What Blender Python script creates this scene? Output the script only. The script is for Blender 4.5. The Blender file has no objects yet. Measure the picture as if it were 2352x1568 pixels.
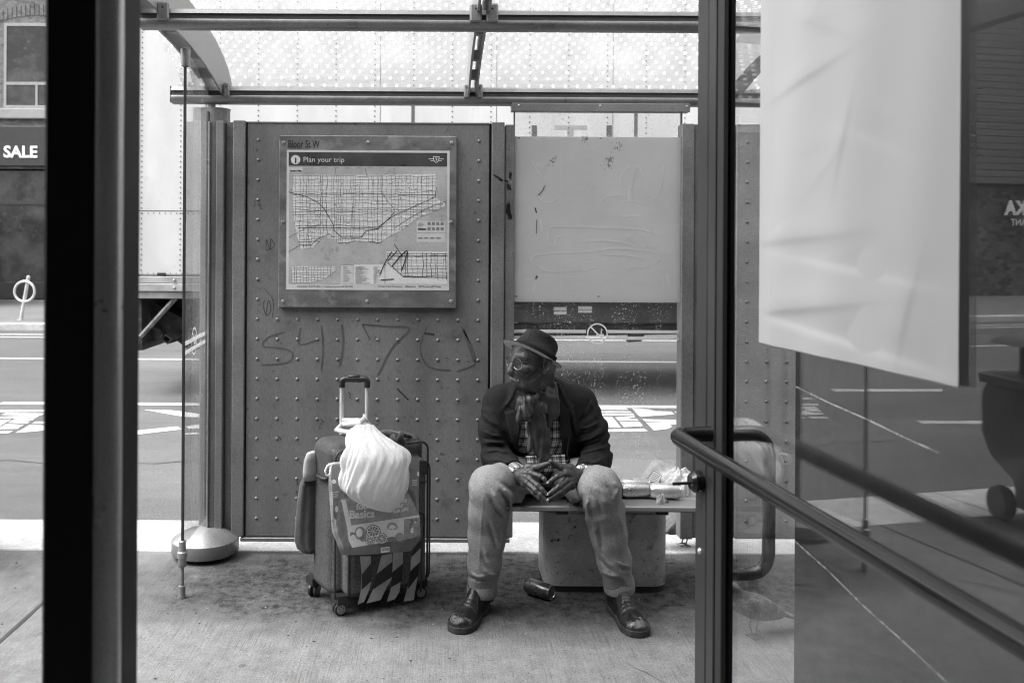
import bpy, math, random
import numpy as np
from mathutils import Vector, Matrix

# ---------------------------------------------------------------- camera, world, sun, exposure
SC = bpy.context.scene
COL = SC.collection
F, CX, HY, CH, K = 2090.0, 1006.0, 565.0, 1.47, 0.0055      # focal, principal point, eye height, roll
cam_d = bpy.data.cameras.new('camera')
cam_d.sensor_width = 36.0
cam_d.lens = 36.0 * F / 2352.0
cam_d.shift_x = (1176.0 - CX) / 2352.0
cam_d.shift_y = -(784.0 - HY) / 2352.0
cam_d.clip_start = 0.05
cam_d.clip_end = 1000.0
cam_d.dof.use_dof = True
cam_d.dof.focus_distance = 3.75
cam_d.dof.aperture_fstop = 5.6
cam = bpy.data.objects.new('camera', cam_d)
COL.objects.link(cam)
cam.matrix_world = Matrix.Translation((0, 0, CH)) @ Matrix.Rotation(-K, 4, 'Y') @ Matrix.Rotation(math.radians(90), 4, 'X')
SC.camera = cam

SUN_EL, SUN_AZ = math.radians(58), math.radians(-106)       # soft overcast light, high over the street to the left
W = bpy.data.worlds.new('World')
SC.world = W
W.use_nodes = True
nt = W.node_tree
for n in list(nt.nodes):
    nt.nodes.remove(n)
sky = nt.nodes.new('ShaderNodeTexSky')
sky.sky_type = 'NISHITA'
sky.sun_disc = False
sky.sun_elevation = SUN_EL
sky.sun_rotation = SUN_AZ
sky.air_density = 1.0
sky.dust_density = 4.0
sky.ozone_density = 1.0
bw = nt.nodes.new('ShaderNodeRGBToBW')
bg = nt.nodes.new('ShaderNodeBackground')
bg.inputs['Strength'].default_value = 0.15
wo = nt.nodes.new('ShaderNodeOutputWorld')
nt.links.new(sky.outputs[0], bw.inputs[0])
nt.links.new(bw.outputs[0], bg.inputs['Color'])
nt.links.new(bg.outputs[0], wo.inputs['Surface'])
sun_d = bpy.data.lights.new('sun', 'SUN')
sun_d.energy = 1.0
sun_d.angle = math.radians(70)
sun_d.color = (1, 1, 1)
sun = bpy.data.objects.new('sun', sun_d)
COL.objects.link(sun)
_d = Vector((math.sin(SUN_AZ) * math.cos(SUN_EL), math.cos(SUN_AZ) * math.cos(SUN_EL), math.sin(SUN_EL)))
sun.rotation_euler = _d.to_track_quat('Z', 'Y').to_euler()
SC.view_settings.view_transform = 'Standard'
SC.view_settings.look = 'None'
SC.view_settings.gamma = 1.0
SC.view_settings.exposure = 2.05
SC.render.engine = 'CYCLES'
SC.cycles.use_denoising = True
SC.cycles.use_adaptive_sampling = False
SC.cycles.filter_width = 1.15
SC.cycles.max_bounces = 7
SC.cycles.transparent_max_bounces = 24
SC.cycles.caustics_reflective = False
SC.cycles.caustics_refractive = False
SC.cycles.sample_clamp_indirect = 6.0
random.seed(7)
RNG = np.random.RandomState(11)

# ---------------------------------------------------------------- pixel <-> world helpers (photo units 2352 x 1568)
def P(px, py, Y):
    dx, dy = px - CX, py - HY
    x, y = dx + K * dy, dy - K * dx
    return Vector((x * Y / F, Y, CH - y * Y / F))

def G(px, py, z=0.0):
    dx, dy = px - CX, py - HY
    y = dy - K * dx
    return P(px, py, (CH - z) * F / y)

def ray(px, py):
    return (P(px, py, 1.0) - Vector((0, 0, CH)))

def hit(px, py, p0, n):
    d = ray(px, py)
    o = Vector((0, 0, CH))
    p0, n = Vector(p0), Vector(n)
    t = (p0 - o).dot(n) / d.dot(n)
    return o + d * t

DP0 = Vector((0.643, 2.17, 0)); DD = Vector((-0.1188, 0.9929, 0)); DN = Vector((0.9929, 0.1188, 0))
def refl(px, py, Yt=None, z=None):
    """where the line of sight through the door glass lands after reflecting, on plane Y=Yt or height z"""
    p = hit(px, py, DP0, DN)
    d = (p - Vector((0, 0, CH))).normalized()
    d = d - 2 * d.dot(DN) * DN
    t = (Yt - p.y) / d.y if Yt is not None else (z - p.z) / d.z
    return p + d * t

# ---------------------------------------------------------------- materials
MATS = {}
def new_mat(name):
    m = bpy.data.materials.new(name)
    m.use_nodes = True
    t = m.node_tree
    for n in list(t.nodes):
        t.nodes.remove(n)
    o = t.nodes.new('ShaderNodeOutputMaterial')
    return m, t, o

class NB:
    """tiny node-graph helper; values are sockets or floats"""
    def __init__(s, t):
        s.t = t
        s.tc = t.nodes.new('ShaderNodeTexCoord')
    def link(s, v, sock):
        if isinstance(v, (int, float)):
            sock.default_value = v
        elif isinstance(v, tuple):
            sock.default_value = v
        else:
            s.t.links.new(v, sock)
    def map(s, sc=(1, 1, 1), rot=(0, 0, 0), loc=(0, 0, 0), src='Object'):
        n = s.t.nodes.new('ShaderNodeMapping')
        n.inputs['Scale'].default_value = sc
        n.inputs['Rotation'].default_value = rot
        n.inputs['Location'].default_value = loc
        s.t.links.new(s.tc.outputs[src], n.inputs['Vector'])
        return n.outputs[0]
    def noise(s, scale, vec=None, detail=4, rough=.55, dist=0.0):
        n = s.t.nodes.new('ShaderNodeTexNoise')
        n.inputs['Scale'].default_value = scale
        n.inputs['Detail'].default_value = detail
        n.inputs['Roughness'].default_value = rough
        n.inputs['Distortion'].default_value = dist
        s.t.links.new(vec if vec is not None else s.tc.outputs['Object'], n.inputs['Vector'])
        return n.outputs[0]
    def voro(s, scale, vec=None, feature='F1'):
        n = s.t.nodes.new('ShaderNodeTexVoronoi')
        n.feature = feature
        n.inputs['Scale'].default_value = scale
        s.t.links.new(vec if vec is not None else s.tc.outputs['Object'], n.inputs['Vector'])
        return n.outputs['Distance']
    def math(s, op, a, b=0.0, c=None, clamp=False):
        n = s.t.nodes.new('ShaderNodeMath')
        n.operation = op
        n.use_clamp = clamp
        s.link(a, n.inputs[0]); s.link(b, n.inputs[1])
        if c is not None:
            s.link(c, n.inputs[2])
        return n.outputs[0]
    def rng(s, v, a, b, c, d):
        n = s.t.nodes.new('ShaderNodeMapRange')
        s.link(v, n.inputs[0])
        for i, q in enumerate((a, b, c, d)):
            s.link(q, n.inputs[i + 1])
        return n.outputs[0]
    def mixf(s, fac, a, b):
        n = s.t.nodes.new('ShaderNodeMix')
        n.data_type = 'FLOAT'
        s.link(fac, n.inputs[0]); s.link(a, n.inputs[2]); s.link(b, n.inputs[3])
        return n.outputs[0]
    def sep(s, v=None, src='Object'):
        n = s.t.nodes.new('ShaderNodeSeparateXYZ')
        s.t.links.new(v if v is not None else s.tc.outputs[src], n.inputs[0])
        return n.outputs
    def bump(s, h, strength=.3, dist=.01):
        n = s.t.nodes.new('ShaderNodeBump')
        n.inputs['Strength'].default_value = strength
        n.inputs['Distance'].default_value = dist
        s.link(h, n.inputs['Height'])
        return n.outputs[0]
    def princ(s, col, rough=.6, metal=0.0, normal=None, spec=.5, **kw):
        n = s.t.nodes.new('ShaderNodeBsdfPrincipled')
        if isinstance(col, (int, float)):
            n.inputs['Base Color'].default_value = (col, col, col, 1)
        else:
            s.t.links.new(col, n.inputs['Base Color'])
        s.link(rough, n.inputs['Roughness'])
        s.link(metal, n.inputs['Metallic'])
        n.inputs['Specular IOR Level'].default_value = spec
        if normal is not None:
            s.t.links.new(normal, n.inputs['Normal'])
        for k, v in kw.items():
            s.link(v, n.inputs[k.replace('_', ' ')])
        return n.outputs[0]

def mat(name, v, rough=.6, metal=0.0, var=.15, scale=6.0, fine=.08, fscale=150.0, bump=0.0, bscale=200.0,
        bdist=.002, spec=.5, stretch=(1, 1, 1), spots=None, sheen=0.0, rvar=.1):
    """grey painted/cloth/metal surface with broad mottling, fine grain, optional dark or light spots"""
    if name in MATS:
        return MATS[name]
    m, t, o = new_mat(name)
    b = NB(t)
    vec = b.map(stretch)
    n1 = b.noise(scale, vec, 5, .6)
    n2 = b.noise(fscale, vec, 2, .5)
    c = b.math('MULTIPLY', b.rng(n1, .3, .7, 1 - var, 1 + var), v)
    c = b.math('MULTIPLY', c, b.rng(n2, .3, .7, 1 - fine, 1 + fine))
    if spots:
        for (sc, lo, hi, val) in spots:
            k = b.rng(b.noise(sc, None, 6, .65), lo, hi, 0, 1)
            c = b.mixf(k, c, val)
    nm = None
    if bump:
        nm = b.bump(b.noise(bscale, vec, 3, .6), bump, bdist)
    r = b.rng(n1, .3, .7, max(rough - rvar, .02), min(rough + rvar, 1))
    kw = {}
    if sheen:
        kw['Sheen_Weight'] = sheen
    t.links.new(b.princ(c, r, metal, nm, spec, **kw), o.inputs['Surface'])
    MATS[name] = m
    return m

def glass_mat(name, tint=.97, f0=.045, dirt=0.0, dscale=120, haze=0.0, rough=0.0):
    m, t, o = new_mat(name)
    b = NB(t)
    tr = t.nodes.new('ShaderNodeBsdfTransparent')
    tr.inputs[0].default_value = (tint, tint, tint, 1)
    gl = t.nodes.new('ShaderNodeBsdfGlossy')
    gl.inputs['Color'].default_value = (1, 1, 1, 1)
    gl.inputs['Roughness'].default_value = rough
    geo = t.nodes.new('ShaderNodeNewGeometry')
    dp = t.nodes.new('ShaderNodeVectorMath'); dp.operation = 'DOT_PRODUCT'
    t.links.new(geo.outputs['Normal'], dp.inputs[0]); t.links.new(geo.outputs['Incoming'], dp.inputs[1])
    c = b.math('ABSOLUTE', dp.outputs['Value'])
    k = b.math('POWER', b.math('SUBTRACT', 1.0, c), 5.0)
    fr = b.math('ADD', b.math('MULTIPLY', k, 1 - f0), f0)
    mx = t.nodes.new('ShaderNodeMixShader')
    t.links.new(fr, mx.inputs[0]); t.links.new(tr.outputs[0], mx.inputs[1]); t.links.new(gl.outputs[0], mx.inputs[2])
    out = mx.outputs[0]
    if dirt or haze:
        df = t.nodes.new('ShaderNodeBsdfTranslucent'); df.inputs[0].default_value = (.85, .85, .85, 1)
        df2 = t.nodes.new('ShaderNodeBsdfDiffuse'); df2.inputs[0].default_value = (.8, .8, .8, 1)
        ds = t.nodes.new('ShaderNodeMixShader'); ds.inputs[0].default_value = .5
        t.links.new(df.outputs[0], ds.inputs[1]); t.links.new(df2.outputs[0], ds.inputs[2])
        n1 = b.noise(dscale, None, 5, .7)
        n2 = b.noise(5, b.map((1, 1, .3)), 4, .6)
        k2 = b.math('MULTIPLY', b.rng(n1, .585, .64, 0, dirt), b.rng(n2, .4, .62, .15, 1.2))
        k2 = b.math('ADD', k2, b.math('MULTIPLY', b.rng(n2, .3, .7, .2, 1), haze), clamp=True)
        mx2 = t.nodes.new('ShaderNodeMixShader')
        t.links.new(k2, mx2.inputs[0]); t.links.new(out, mx2.inputs[1]); t.links.new(ds.outputs[0], mx2.inputs[2])
        out = mx2.outputs[0]
    t.links.new(out, o.inputs['Surface'])
    MATS[name] = m
    return m

# ---------------------------------------------------------------- mesh builder
class MB:
    def __init__(s):
        s.v, s.f, s.m = [], [], []
    def add(s, vs, fs, mi=0):
        o = len(s.v)
        s.v.extend([tuple(p) for p in vs])
        s.f.extend([tuple(i + o for i in f) for f in fs])
        s.m.extend([mi] * len(fs))
        return s
    def box(s, a, b, mi=0, M=None):
        x0, x1 = sorted((a[0], b[0])); y0, y1 = sorted((a[1], b[1])); z0, z1 = sorted((a[2], b[2]))
        vs = [Vector(p) for p in ((x0, y0, z0), (x1, y0, z0), (x1, y1, z0), (x0, y1, z0), (x0, y0, z1), (x1, y0, z1), (x1, y1, z1), (x0, y1, z1))]
        if M is not None:
            vs = [M @ p for p in vs]
        return s.add(vs, [(0, 3, 2, 1), (4, 5, 6, 7), (0, 1, 5, 4), (1, 2, 6, 5), (2, 3, 7, 6), (3, 0, 4, 7)], mi)
    def bbox(s, a, b, r=.004, mi=0, M=None):
        """box with chamfered edges"""
        x0, x1 = sorted((a[0], b[0])); y0, y1 = sorted((a[1], b[1])); z0, z1 = sorted((a[2], b[2]))
        r = min(r, (x1 - x0) * .45, (y1 - y0) * .45, (z1 - z0) * .45)
        vs, idx = [], {}
        for i, (sx, X, ax) in enumerate([(0, 0, 0)]):
            pass
        for ix, (X, dx) in enumerate(((x0, 1), (x1, -1))):
            for iy, (Y, dy) in enumerate(((y0, 1), (y1, -1))):
                for iz, (Z, dz) in enumerate(((z0, 1), (z1, -1))):
                    for ax in range(3):
                        p = [X + dx * r, Y + dy * r, Z + dz * r]
                        p[ax] = (X, Y, Z)[ax]
                        idx[(ix, iy, iz, ax)] = len(vs)
                        vs.append(Vector(p))
        fs = []
        for ix in (0, 1):
            q = [idx[(ix, 0, 0, 0)], idx[(ix, 1, 0, 0)], idx[(ix, 1, 1, 0)], idx[(ix, 0, 1, 0)]]
            fs.append(q if ix else q[::-1])
            q = [idx[(0, ix, 0, 1)], idx[(1, ix, 0, 1)], idx[(1, ix, 1, 1)], idx[(0, ix, 1, 1)]]
            fs.append(q[::-1] if ix else q)
            q = [idx[(0, 0, ix, 2)], idx[(1, 0, ix, 2)], idx[(1, 1, ix, 2)], idx[(0, 1, ix, 2)]]
            fs.append(q if ix else q[::-1])
        for i in (0, 1):
            for j in (0, 1):
                f = (i + j) % 2
                q = [idx[(0, i, j, 1)], idx[(1, i, j, 1)], idx[(1, i, j, 2)], idx[(0, i, j, 2)]]
                fs.append(q[::-1] if f else q)
                q = [idx[(i, 0, j, 2)], idx[(i, 1, j, 2)], idx[(i, 1, j, 0)], idx[(i, 0, j, 0)]]
                fs.append(q[::-1] if f else q)
                q = [idx[(i, j, 0, 0)], idx[(i, j, 1, 0)], idx[(i, j, 1, 1)], idx[(i, j, 0, 1)]]
                fs.append(q[::-1] if f else q)
                for k in (0, 1):
                    q = [idx[(i, j, k, 0)], idx[(i, j, k, 1)], idx[(i, j, k, 2)]]
                    fs.append(q if (i + j + k) % 2 else q[::-1])
        if M is not None:
            vs = [M @ p for p in vs]
        return s.add(vs, fs, mi)
    def tube(s, pts, r, n=12, mi=0, caps=True, flat=None):
        pts = [Vector(p) for p in pts]
        rs = r if isinstance(r, (list, tuple)) else [r] * len(pts)
        N = len(pts)
        t0 = (pts[1] - pts[0]).normalized()
        up = Vector((0, 0, 1)) if abs(t0.z) < .9 else Vector((1, 0, 0))
        a = t0.cross(up).normalized()
        vs = []
        for i, p in enumerate(pts):
            if i == 0: t = pts[1] - p
            elif i == N - 1: t = p - pts[i - 1]
            else: t = (pts[i + 1] - p).normalized() + (p - pts[i - 1]).normalized()
            t.normalize()
            a = (a - t * a.dot(t)).normalized()
            b = t.cross(a)
            for k in range(n):
                w = 2 * math.pi * k / n
                vs.append(p + (a * math.cos(w) + b * math.sin(w) * (flat or 1)) * rs[i])
        fs = [(i * n + k, i * n + (k + 1) % n, (i + 1) * n + (k + 1) % n, (i + 1) * n + k) for i in range(N - 1) for k in range(n)]
        if caps:
            fs.append(tuple(range(n))[::-1]); fs.append(tuple(range((N - 1) * n, N * n)))
        return s.add(vs, fs, mi)
    def lathe(s, prof, c, axis=(0, 0, 1), n=24, mi=0, flat=1.0):
        ax = Vector(axis).normalized()
        up = Vector((0, 0, 1)) if abs(ax.z) < .9 else Vector((1, 0, 0))
        a = ax.cross(up).normalized(); b = ax.cross(a)
        c = Vector(c)
        vs = []
        for (r, h) in prof:
            for k in range(n):
                w = 2 * math.pi * k / n
                vs.append(c + ax * h + (a * math.cos(w) + b * math.sin(w) * flat) * max(r, 1e-5))
        N = len(prof)
        fs = [(i * n + k, (i + 1) * n + k, (i + 1) * n + (k + 1) % n, i * n + (k + 1) % n) for i in range(N - 1) for k in range(n)]
        fs.append(tuple(range(n))); fs.append(tuple(range((N - 1) * n, N * n))[::-1])
        return s.add(vs, fs, mi)
    def dome(s, c, nrm, r, h, n=8, mi=0):
        return s.lathe([(r, 0), (r * .85, h * .55), (r * .45, h * .92), (r * .05, h)], c, nrm, n, mi)
    def prism(s, pts, ext, mi=0):
        """extrude planar polygon (3d points) by vector ext"""
        e = Vector(ext); n = len(pts)
        vs = [Vector(p) for p in pts] + [Vector(p) + e for p in pts]
        fs = [tuple(range(n))[::-1], tuple(range(n, 2 * n))] + [(i, (i + 1) % n, n + (i + 1) % n, n + i) for i in range(n)]
        return s.add(vs, fs, mi)
    def poly(s, pts, mi=0):
        return s.add(pts, [tuple(range(len(pts)))], mi)
    def grid(s, fn, nu, nv, mi=0, cu=False, cv=False):
        vs = [fn(i / (nu if cu else nu - 1), j / (nv if cv else nv - 1)) for j in range(nv) for i in range(nu)]
        fs = []
        for j in range(nv if cv else nv - 1):
            for i in range(nu if cu else nu - 1):
                i2, j2 = (i + 1) % nu, (j + 1) % nv
                fs.append((j * nu + i, j * nu + i2, j2 * nu + i2, j2 * nu + i))
        return s.add(vs, fs, mi)
    def build(s, name, mats, parent=None, smooth=False, label=None, cat=None, group=None, kind=None, recalc=True):
        me = bpy.data.meshes.new(name)
        me.from_pydata([tuple(p) for p in s.v], [], s.f)
        for m in (mats if isinstance(mats, (list, tuple)) else [mats]):
            me.materials.append(m)
        me.polygons.foreach_set('material_index', s.m)
        if recalc and len(s.f) < 60000:
            import bmesh
            bm = bmesh.new(); bm.from_mesh(me)
            bmesh.ops.recalc_face_normals(bm, faces=bm.faces)
            bm.to_mesh(me); bm.free()
        o = bpy.data.objects.new(name, me)
        if smooth:
            me.polygons.foreach_set('use_smooth', [True] * len(me.polygons))
            if smooth != 'all':
                me.set_sharp_from_angle(angle=math.radians(38))
        me.update()
        COL.objects.link(o)
        put(o, parent, label, cat, group, kind)
        return o

def put(o, parent=None, label=None, cat=None, group=None, kind=None):
    if parent is not None:
        o.parent = parent
        o.matrix_parent_inverse = WORLD_OF[parent.name].inverted() if parent.name in WORLD_OF else Matrix.Identity(4)
    if label: o['label'] = label
    if cat: o['category'] = cat
    if group: o['group'] = group
    if kind: o['kind'] = kind
    return o
WORLD_OF = {}
def thing(name, label, cat, loc, group=None):
    o = bpy.data.objects.new(name, None)
    o.empty_display_size = .1
    COL.objects.link(o)
    o.location = loc
    WORLD_OF[o.name] = Matrix.Translation(loc)
    return put(o, None, label, cat, group)

def text_mb(mb, s, size, org, xd, yd, mi=0, sx=1.0, extrude=.0006, align='LEFT', bold=0.0, mirror=False, warp=None):
    """lettering as thin solid meshes laid on the plane (xd, yd) at org"""
    cu = bpy.data.curves.new('lettering', 'FONT')
    cu.body = s; cu.size = size; cu.extrude = extrude; cu.align_x = align; cu.offset = bold; cu.resolution_u = 3
    ob = bpy.data.objects.new('lettering', cu)
    me = bpy.data.meshes.new_from_object(ob)
    xd, yd = Vector(xd).normalized(), Vector(yd).normalized()
    zd = xd.cross(yd)
    vs = []
    for v in me.vertices:
        x, y = v.co.x * sx, v.co.y
        if warp: x, y = warp(x, y)
        vs.append(Vector(org) + xd * x + yd * y + zd * v.co.z)
    mb.add(vs, [tuple(p.vertices) for p in me.polygons], mi)
    bpy.data.meshes.remove(me); bpy.data.objects.remove(ob); bpy.data.curves.remove(cu)
    return mb
# ---------------------------------------------------------------- implicit surfaces (numpy) -> one continuous mesh
class Grid:
    def __init__(s, lo, hi, h):
        s.lo = np.array(lo, np.float32); s.h = h
        n = [int(math.ceil((hi[i] - lo[i]) / h)) + 1 for i in range(3)]
        ax = [s.lo[i] + h * np.arange(n[i], dtype=np.float32) for i in range(3)]
        s.X, s.Y, s.Z = np.meshgrid(*ax, indexing='ij', sparse=True)
        s.n = n
def ellip(g, c, r, M=None):
    x, y, z = g.X - c[0], g.Y - c[1], g.Z - c[2]
    if M is not None:       # rows of M are the local axes
        x, y, z = (M[0][0] * x + M[0][1] * y + M[0][2] * z, M[1][0] * x + M[1][1] * y + M[1][2] * z, M[2][0] * x + M[2][1] * y + M[2][2] * z)
    k = np.sqrt((x / r[0]) ** 2 + (y / r[1]) ** 2 + (z / r[2]) ** 2)
    return (k - 1) * min(r)
def cap(g, a, b, ra, rb=None):
    rb = ra if rb is None else rb
    a, b = np.array(a, np.float32), np.array(b, np.float32)
    d = b - a; L = float((d * d).sum()) or 1e-9
    px, py, pz = g.X - a[0], g.Y - a[1], g.Z - a[2]
    t = np.clip((px * d[0] + py * d[1] + pz * d[2]) / L, 0, 1)
    return np.sqrt((px - t * d[0]) ** 2 + (py - t * d[1]) ** 2 + (pz - t * d[2]) ** 2) - (ra + (rb - ra) * t)
def chain(g, pts, rs, k=.01):
    d = None
    for i in range(len(pts) - 1):
        c = cap(g, pts[i], pts[i + 1], rs[i], rs[i + 1])
        d = c if d is None else smin(d, c, k)
    return d
def rbox(g, c, hs, r, M=None):
    x, y, z = g.X - c[0], g.Y - c[1], g.Z - c[2]
    if M is not None:
        x, y, z = (M[0][0] * x + M[0][1] * y + M[0][2] * z, M[1][0] * x + M[1][1] * y + M[1][2] * z, M[2][0] * x + M[2][1] * y + M[2][2] * z)
    qx, qy, qz = np.abs(x) - hs[0] + r, np.abs(y) - hs[1] + r, np.abs(z) - hs[2] + r
    return np.sqrt(np.maximum(qx, 0) ** 2 + np.maximum(qy, 0) ** 2 + np.maximum(qz, 0) ** 2) + np.minimum(np.maximum(qx, np.maximum(qy, qz)), 0) - r
def smin(a, b, k):
    h = np.maximum(k - np.abs(a - b), 0) / k
    return np.minimum(a, b) - h * h * k * .25
def smax(a, b, k):
    return -smin(-a, -b, k)
def poly2(u, v, pts):
    """signed distance (negative inside) to polygon in the (u,v) plane"""
    d = None; inside = None
    n = len(pts)
    for i in range(n):
        ax, ay = pts[i]; bx, by = pts[(i + 1) % n]
        ex, ey = bx - ax, by - ay
        wx, wy = u - ax, v - ay
        t = np.clip((wx * ex + wy * ey) / (ex * ex + ey * ey + 1e-12), 0, 1)
        q = (wx - ex * t) ** 2 + (wy - ey * t) ** 2
        d = q if d is None else np.minimum(d, q)
        c = ((ay > v) != (by > v)) & (u < (bx - ax) * (v - ay) / (by - ay + 1e-12) + ax)
        inside = c if inside is None else inside ^ c
    return np.where(inside, -1, 1) * np.sqrt(d)
_LAT = RNG.rand(32, 32, 32).astype(np.float32)
def vnoise(x, y, z):
    """value noise in -1..1 on broadcastable arrays"""
    x, y, z = np.broadcast_arrays(x, y, z)
    xi, yi, zi = np.floor(x).astype(np.int32), np.floor(y).astype(np.int32), np.floor(z).astype(np.int32)
    fx, fy, fz = x - xi, y - yi, z - zi
    fx, fy, fz = fx * fx * (3 - 2 * fx), fy * fy * (3 - 2 * fy), fz * fz * (3 - 2 * fz)
    xi &= 31; yi &= 31; zi &= 31
    x1, y1, z1 = (xi + 1) & 31, (yi + 1) & 31, (zi + 1) & 31
    L = _LAT
    a = L[xi, yi, zi] * (1 - fx) + L[x1, yi, zi] * fx
    b = L[xi, y1, zi] * (1 - fx) + L[x1, y1, zi] * fx
    c = L[xi, yi, z1] * (1 - fx) + L[x1, yi, z1] * fx
    d = L[xi, y1, z1] * (1 - fx) + L[x1, y1, z1] * fx
    return ((a * (1 - fy) + b * fy) * (1 - fz) + (c * (1 - fy) + d * fy) * fz) * 2 - 1
def nets(g, D):
    """surface nets: returns verts, quads"""
    D = np.ascontiguousarray(np.broadcast_to(D, g.n)).astype(np.float32)
    S = D < 0
    nx, ny, nz = D.shape
    c = S[:-1, :-1, :-1].astype(np.int8)
    cnt = np.zeros((nx - 1, ny - 1, nz - 1), np.int8)
    for i in (0, 1):
        for j in (0, 1):
            for k in (0, 1):
                cnt += S[i:nx - 1 + i, j:ny - 1 + j, k:nz - 1 + k]
    act = (cnt > 0) & (cnt < 8)
    I, J, Kk = np.nonzero(act)
    ids = -np.ones(act.shape, np.int32)
    ids[I, J, Kk] = np.arange(len(I))
    acc = np.zeros((len(I), 3), np.float32); w = np.zeros(len(I), np.float32)
    corners = [(0, 0, 0), (1, 0, 0), (0, 1, 0), (1, 1, 0), (0, 0, 1), (1, 0, 1), (0, 1, 1), (1, 1, 1)]
    for a in corners:
        for ax in range(3):
            if a[ax]: continue
            b = list(a); b[ax] = 1
            va = D[I + a[0], J + a[1], Kk + a[2]]; vb = D[I + b[0], J + b[1], Kk + b[2]]
            m = (va < 0) != (vb < 0)
            t = np.where(m, va / np.where(m, va - vb, 1), 0)
            p = np.array(a, np.float32)[None, :].repeat(len(I), 0)
            p[:, ax] += t
            acc += p * m[:, None]; w += m
    V = (acc / w[:, None] + np.stack([I, J, Kk], 1)) * g.h + g.lo
    F_ = []
    for ax in range(3):
        sl0 = [slice(None)] * 3; sl1 = [slice(None)] * 3
        sl0[ax] = slice(0, -1); sl1[ax] = slice(1, None)
        ch = S[tuple(sl0)] != S[tuple(sl1)]
        i, j, k = np.nonzero(ch)
        q = [i, j, k]
        o1, o2 = [(1, 2), (2, 0), (0, 1)][ax]
        ok = (q[o1] > 0) & (q[o2] > 0) & (q[o1] < D.shape[o1] - 1) & (q[o2] < D.shape[o2] - 1)
        q = [x[ok] for x in q]
        ins = S[q[0], q[1], q[2]]
        def cid(d1, d2):
            r = [x.copy() for x in q]; r[o1] -= d1; r[o2] -= d2
            return ids[r[0], r[1], r[2]]
        a, b, c2, d = cid(1, 1), cid(0, 1), cid(0, 0), cid(1, 0)
        quad = np.stack([a, b, c2, d], 1)
        quad[~ins] = quad[~ins][:, ::-1]
        F_.append(quad)
    return V, np.concatenate(F_)
def sdf_obj(name, g, D, mats, parent=None, relax=1, matfn=None, **kw):
    V, Q = nets(g, D)
    for _ in range(relax):      # light laplacian relax
        s = np.zeros_like(V); n = np.zeros(len(V), np.float32)
        for i in range(4):
            a, b = Q[:, i], Q[:, (i + 1) % 4]
            np.add.at(s, a, V[b]); np.add.at(s, b, V[a]); np.add.at(n, a, 1); np.add.at(n, b, 1)
        V = V * .5 + s / np.maximum(n, 1)[:, None] * .5
    return raw_obj(name, [(V, Q)], mats, parent, matfn, **kw)
def raw_obj(name, pieces, mats, parent=None, matfn=None, label=None, cat=None, group=None, kind=None):
    Vs, Qs, o = [], [], 0
    for V, Q in pieces:
        Vs.append(V); Qs.append(Q + o); o += len(V)
    V = np.concatenate(Vs); Q = np.concatenate(Qs)
    me = bpy.data.meshes.new(name)
    me.vertices.add(len(V)); me.vertices.foreach_set('co', V.astype(np.float32).ravel())
    me.loops.add(len(Q) * 4); me.loops.foreach_set('vertex_index', Q.astype(np.int32).ravel())
    me.polygons.add(len(Q)); me.polygons.foreach_set('loop_start', np.arange(len(Q), dtype=np.int32) * 4)
    for m in (mats if isinstance(mats, (list, tuple)) else [mats]):
        me.materials.append(m)
    me.polygons.foreach_set('use_smooth', np.ones(len(Q), bool))
    if matfn is not None:
        C = V[Q].mean(1)
        me.polygons.foreach_set('material_index', matfn(C).astype(np.int32))
    me.update(calc_edges=True); me.validate()
    ob = bpy.data.objects.new(name, me)
    COL.objects.link(ob)
    put(ob, parent, label, cat, group, kind)
    return ob
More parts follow.
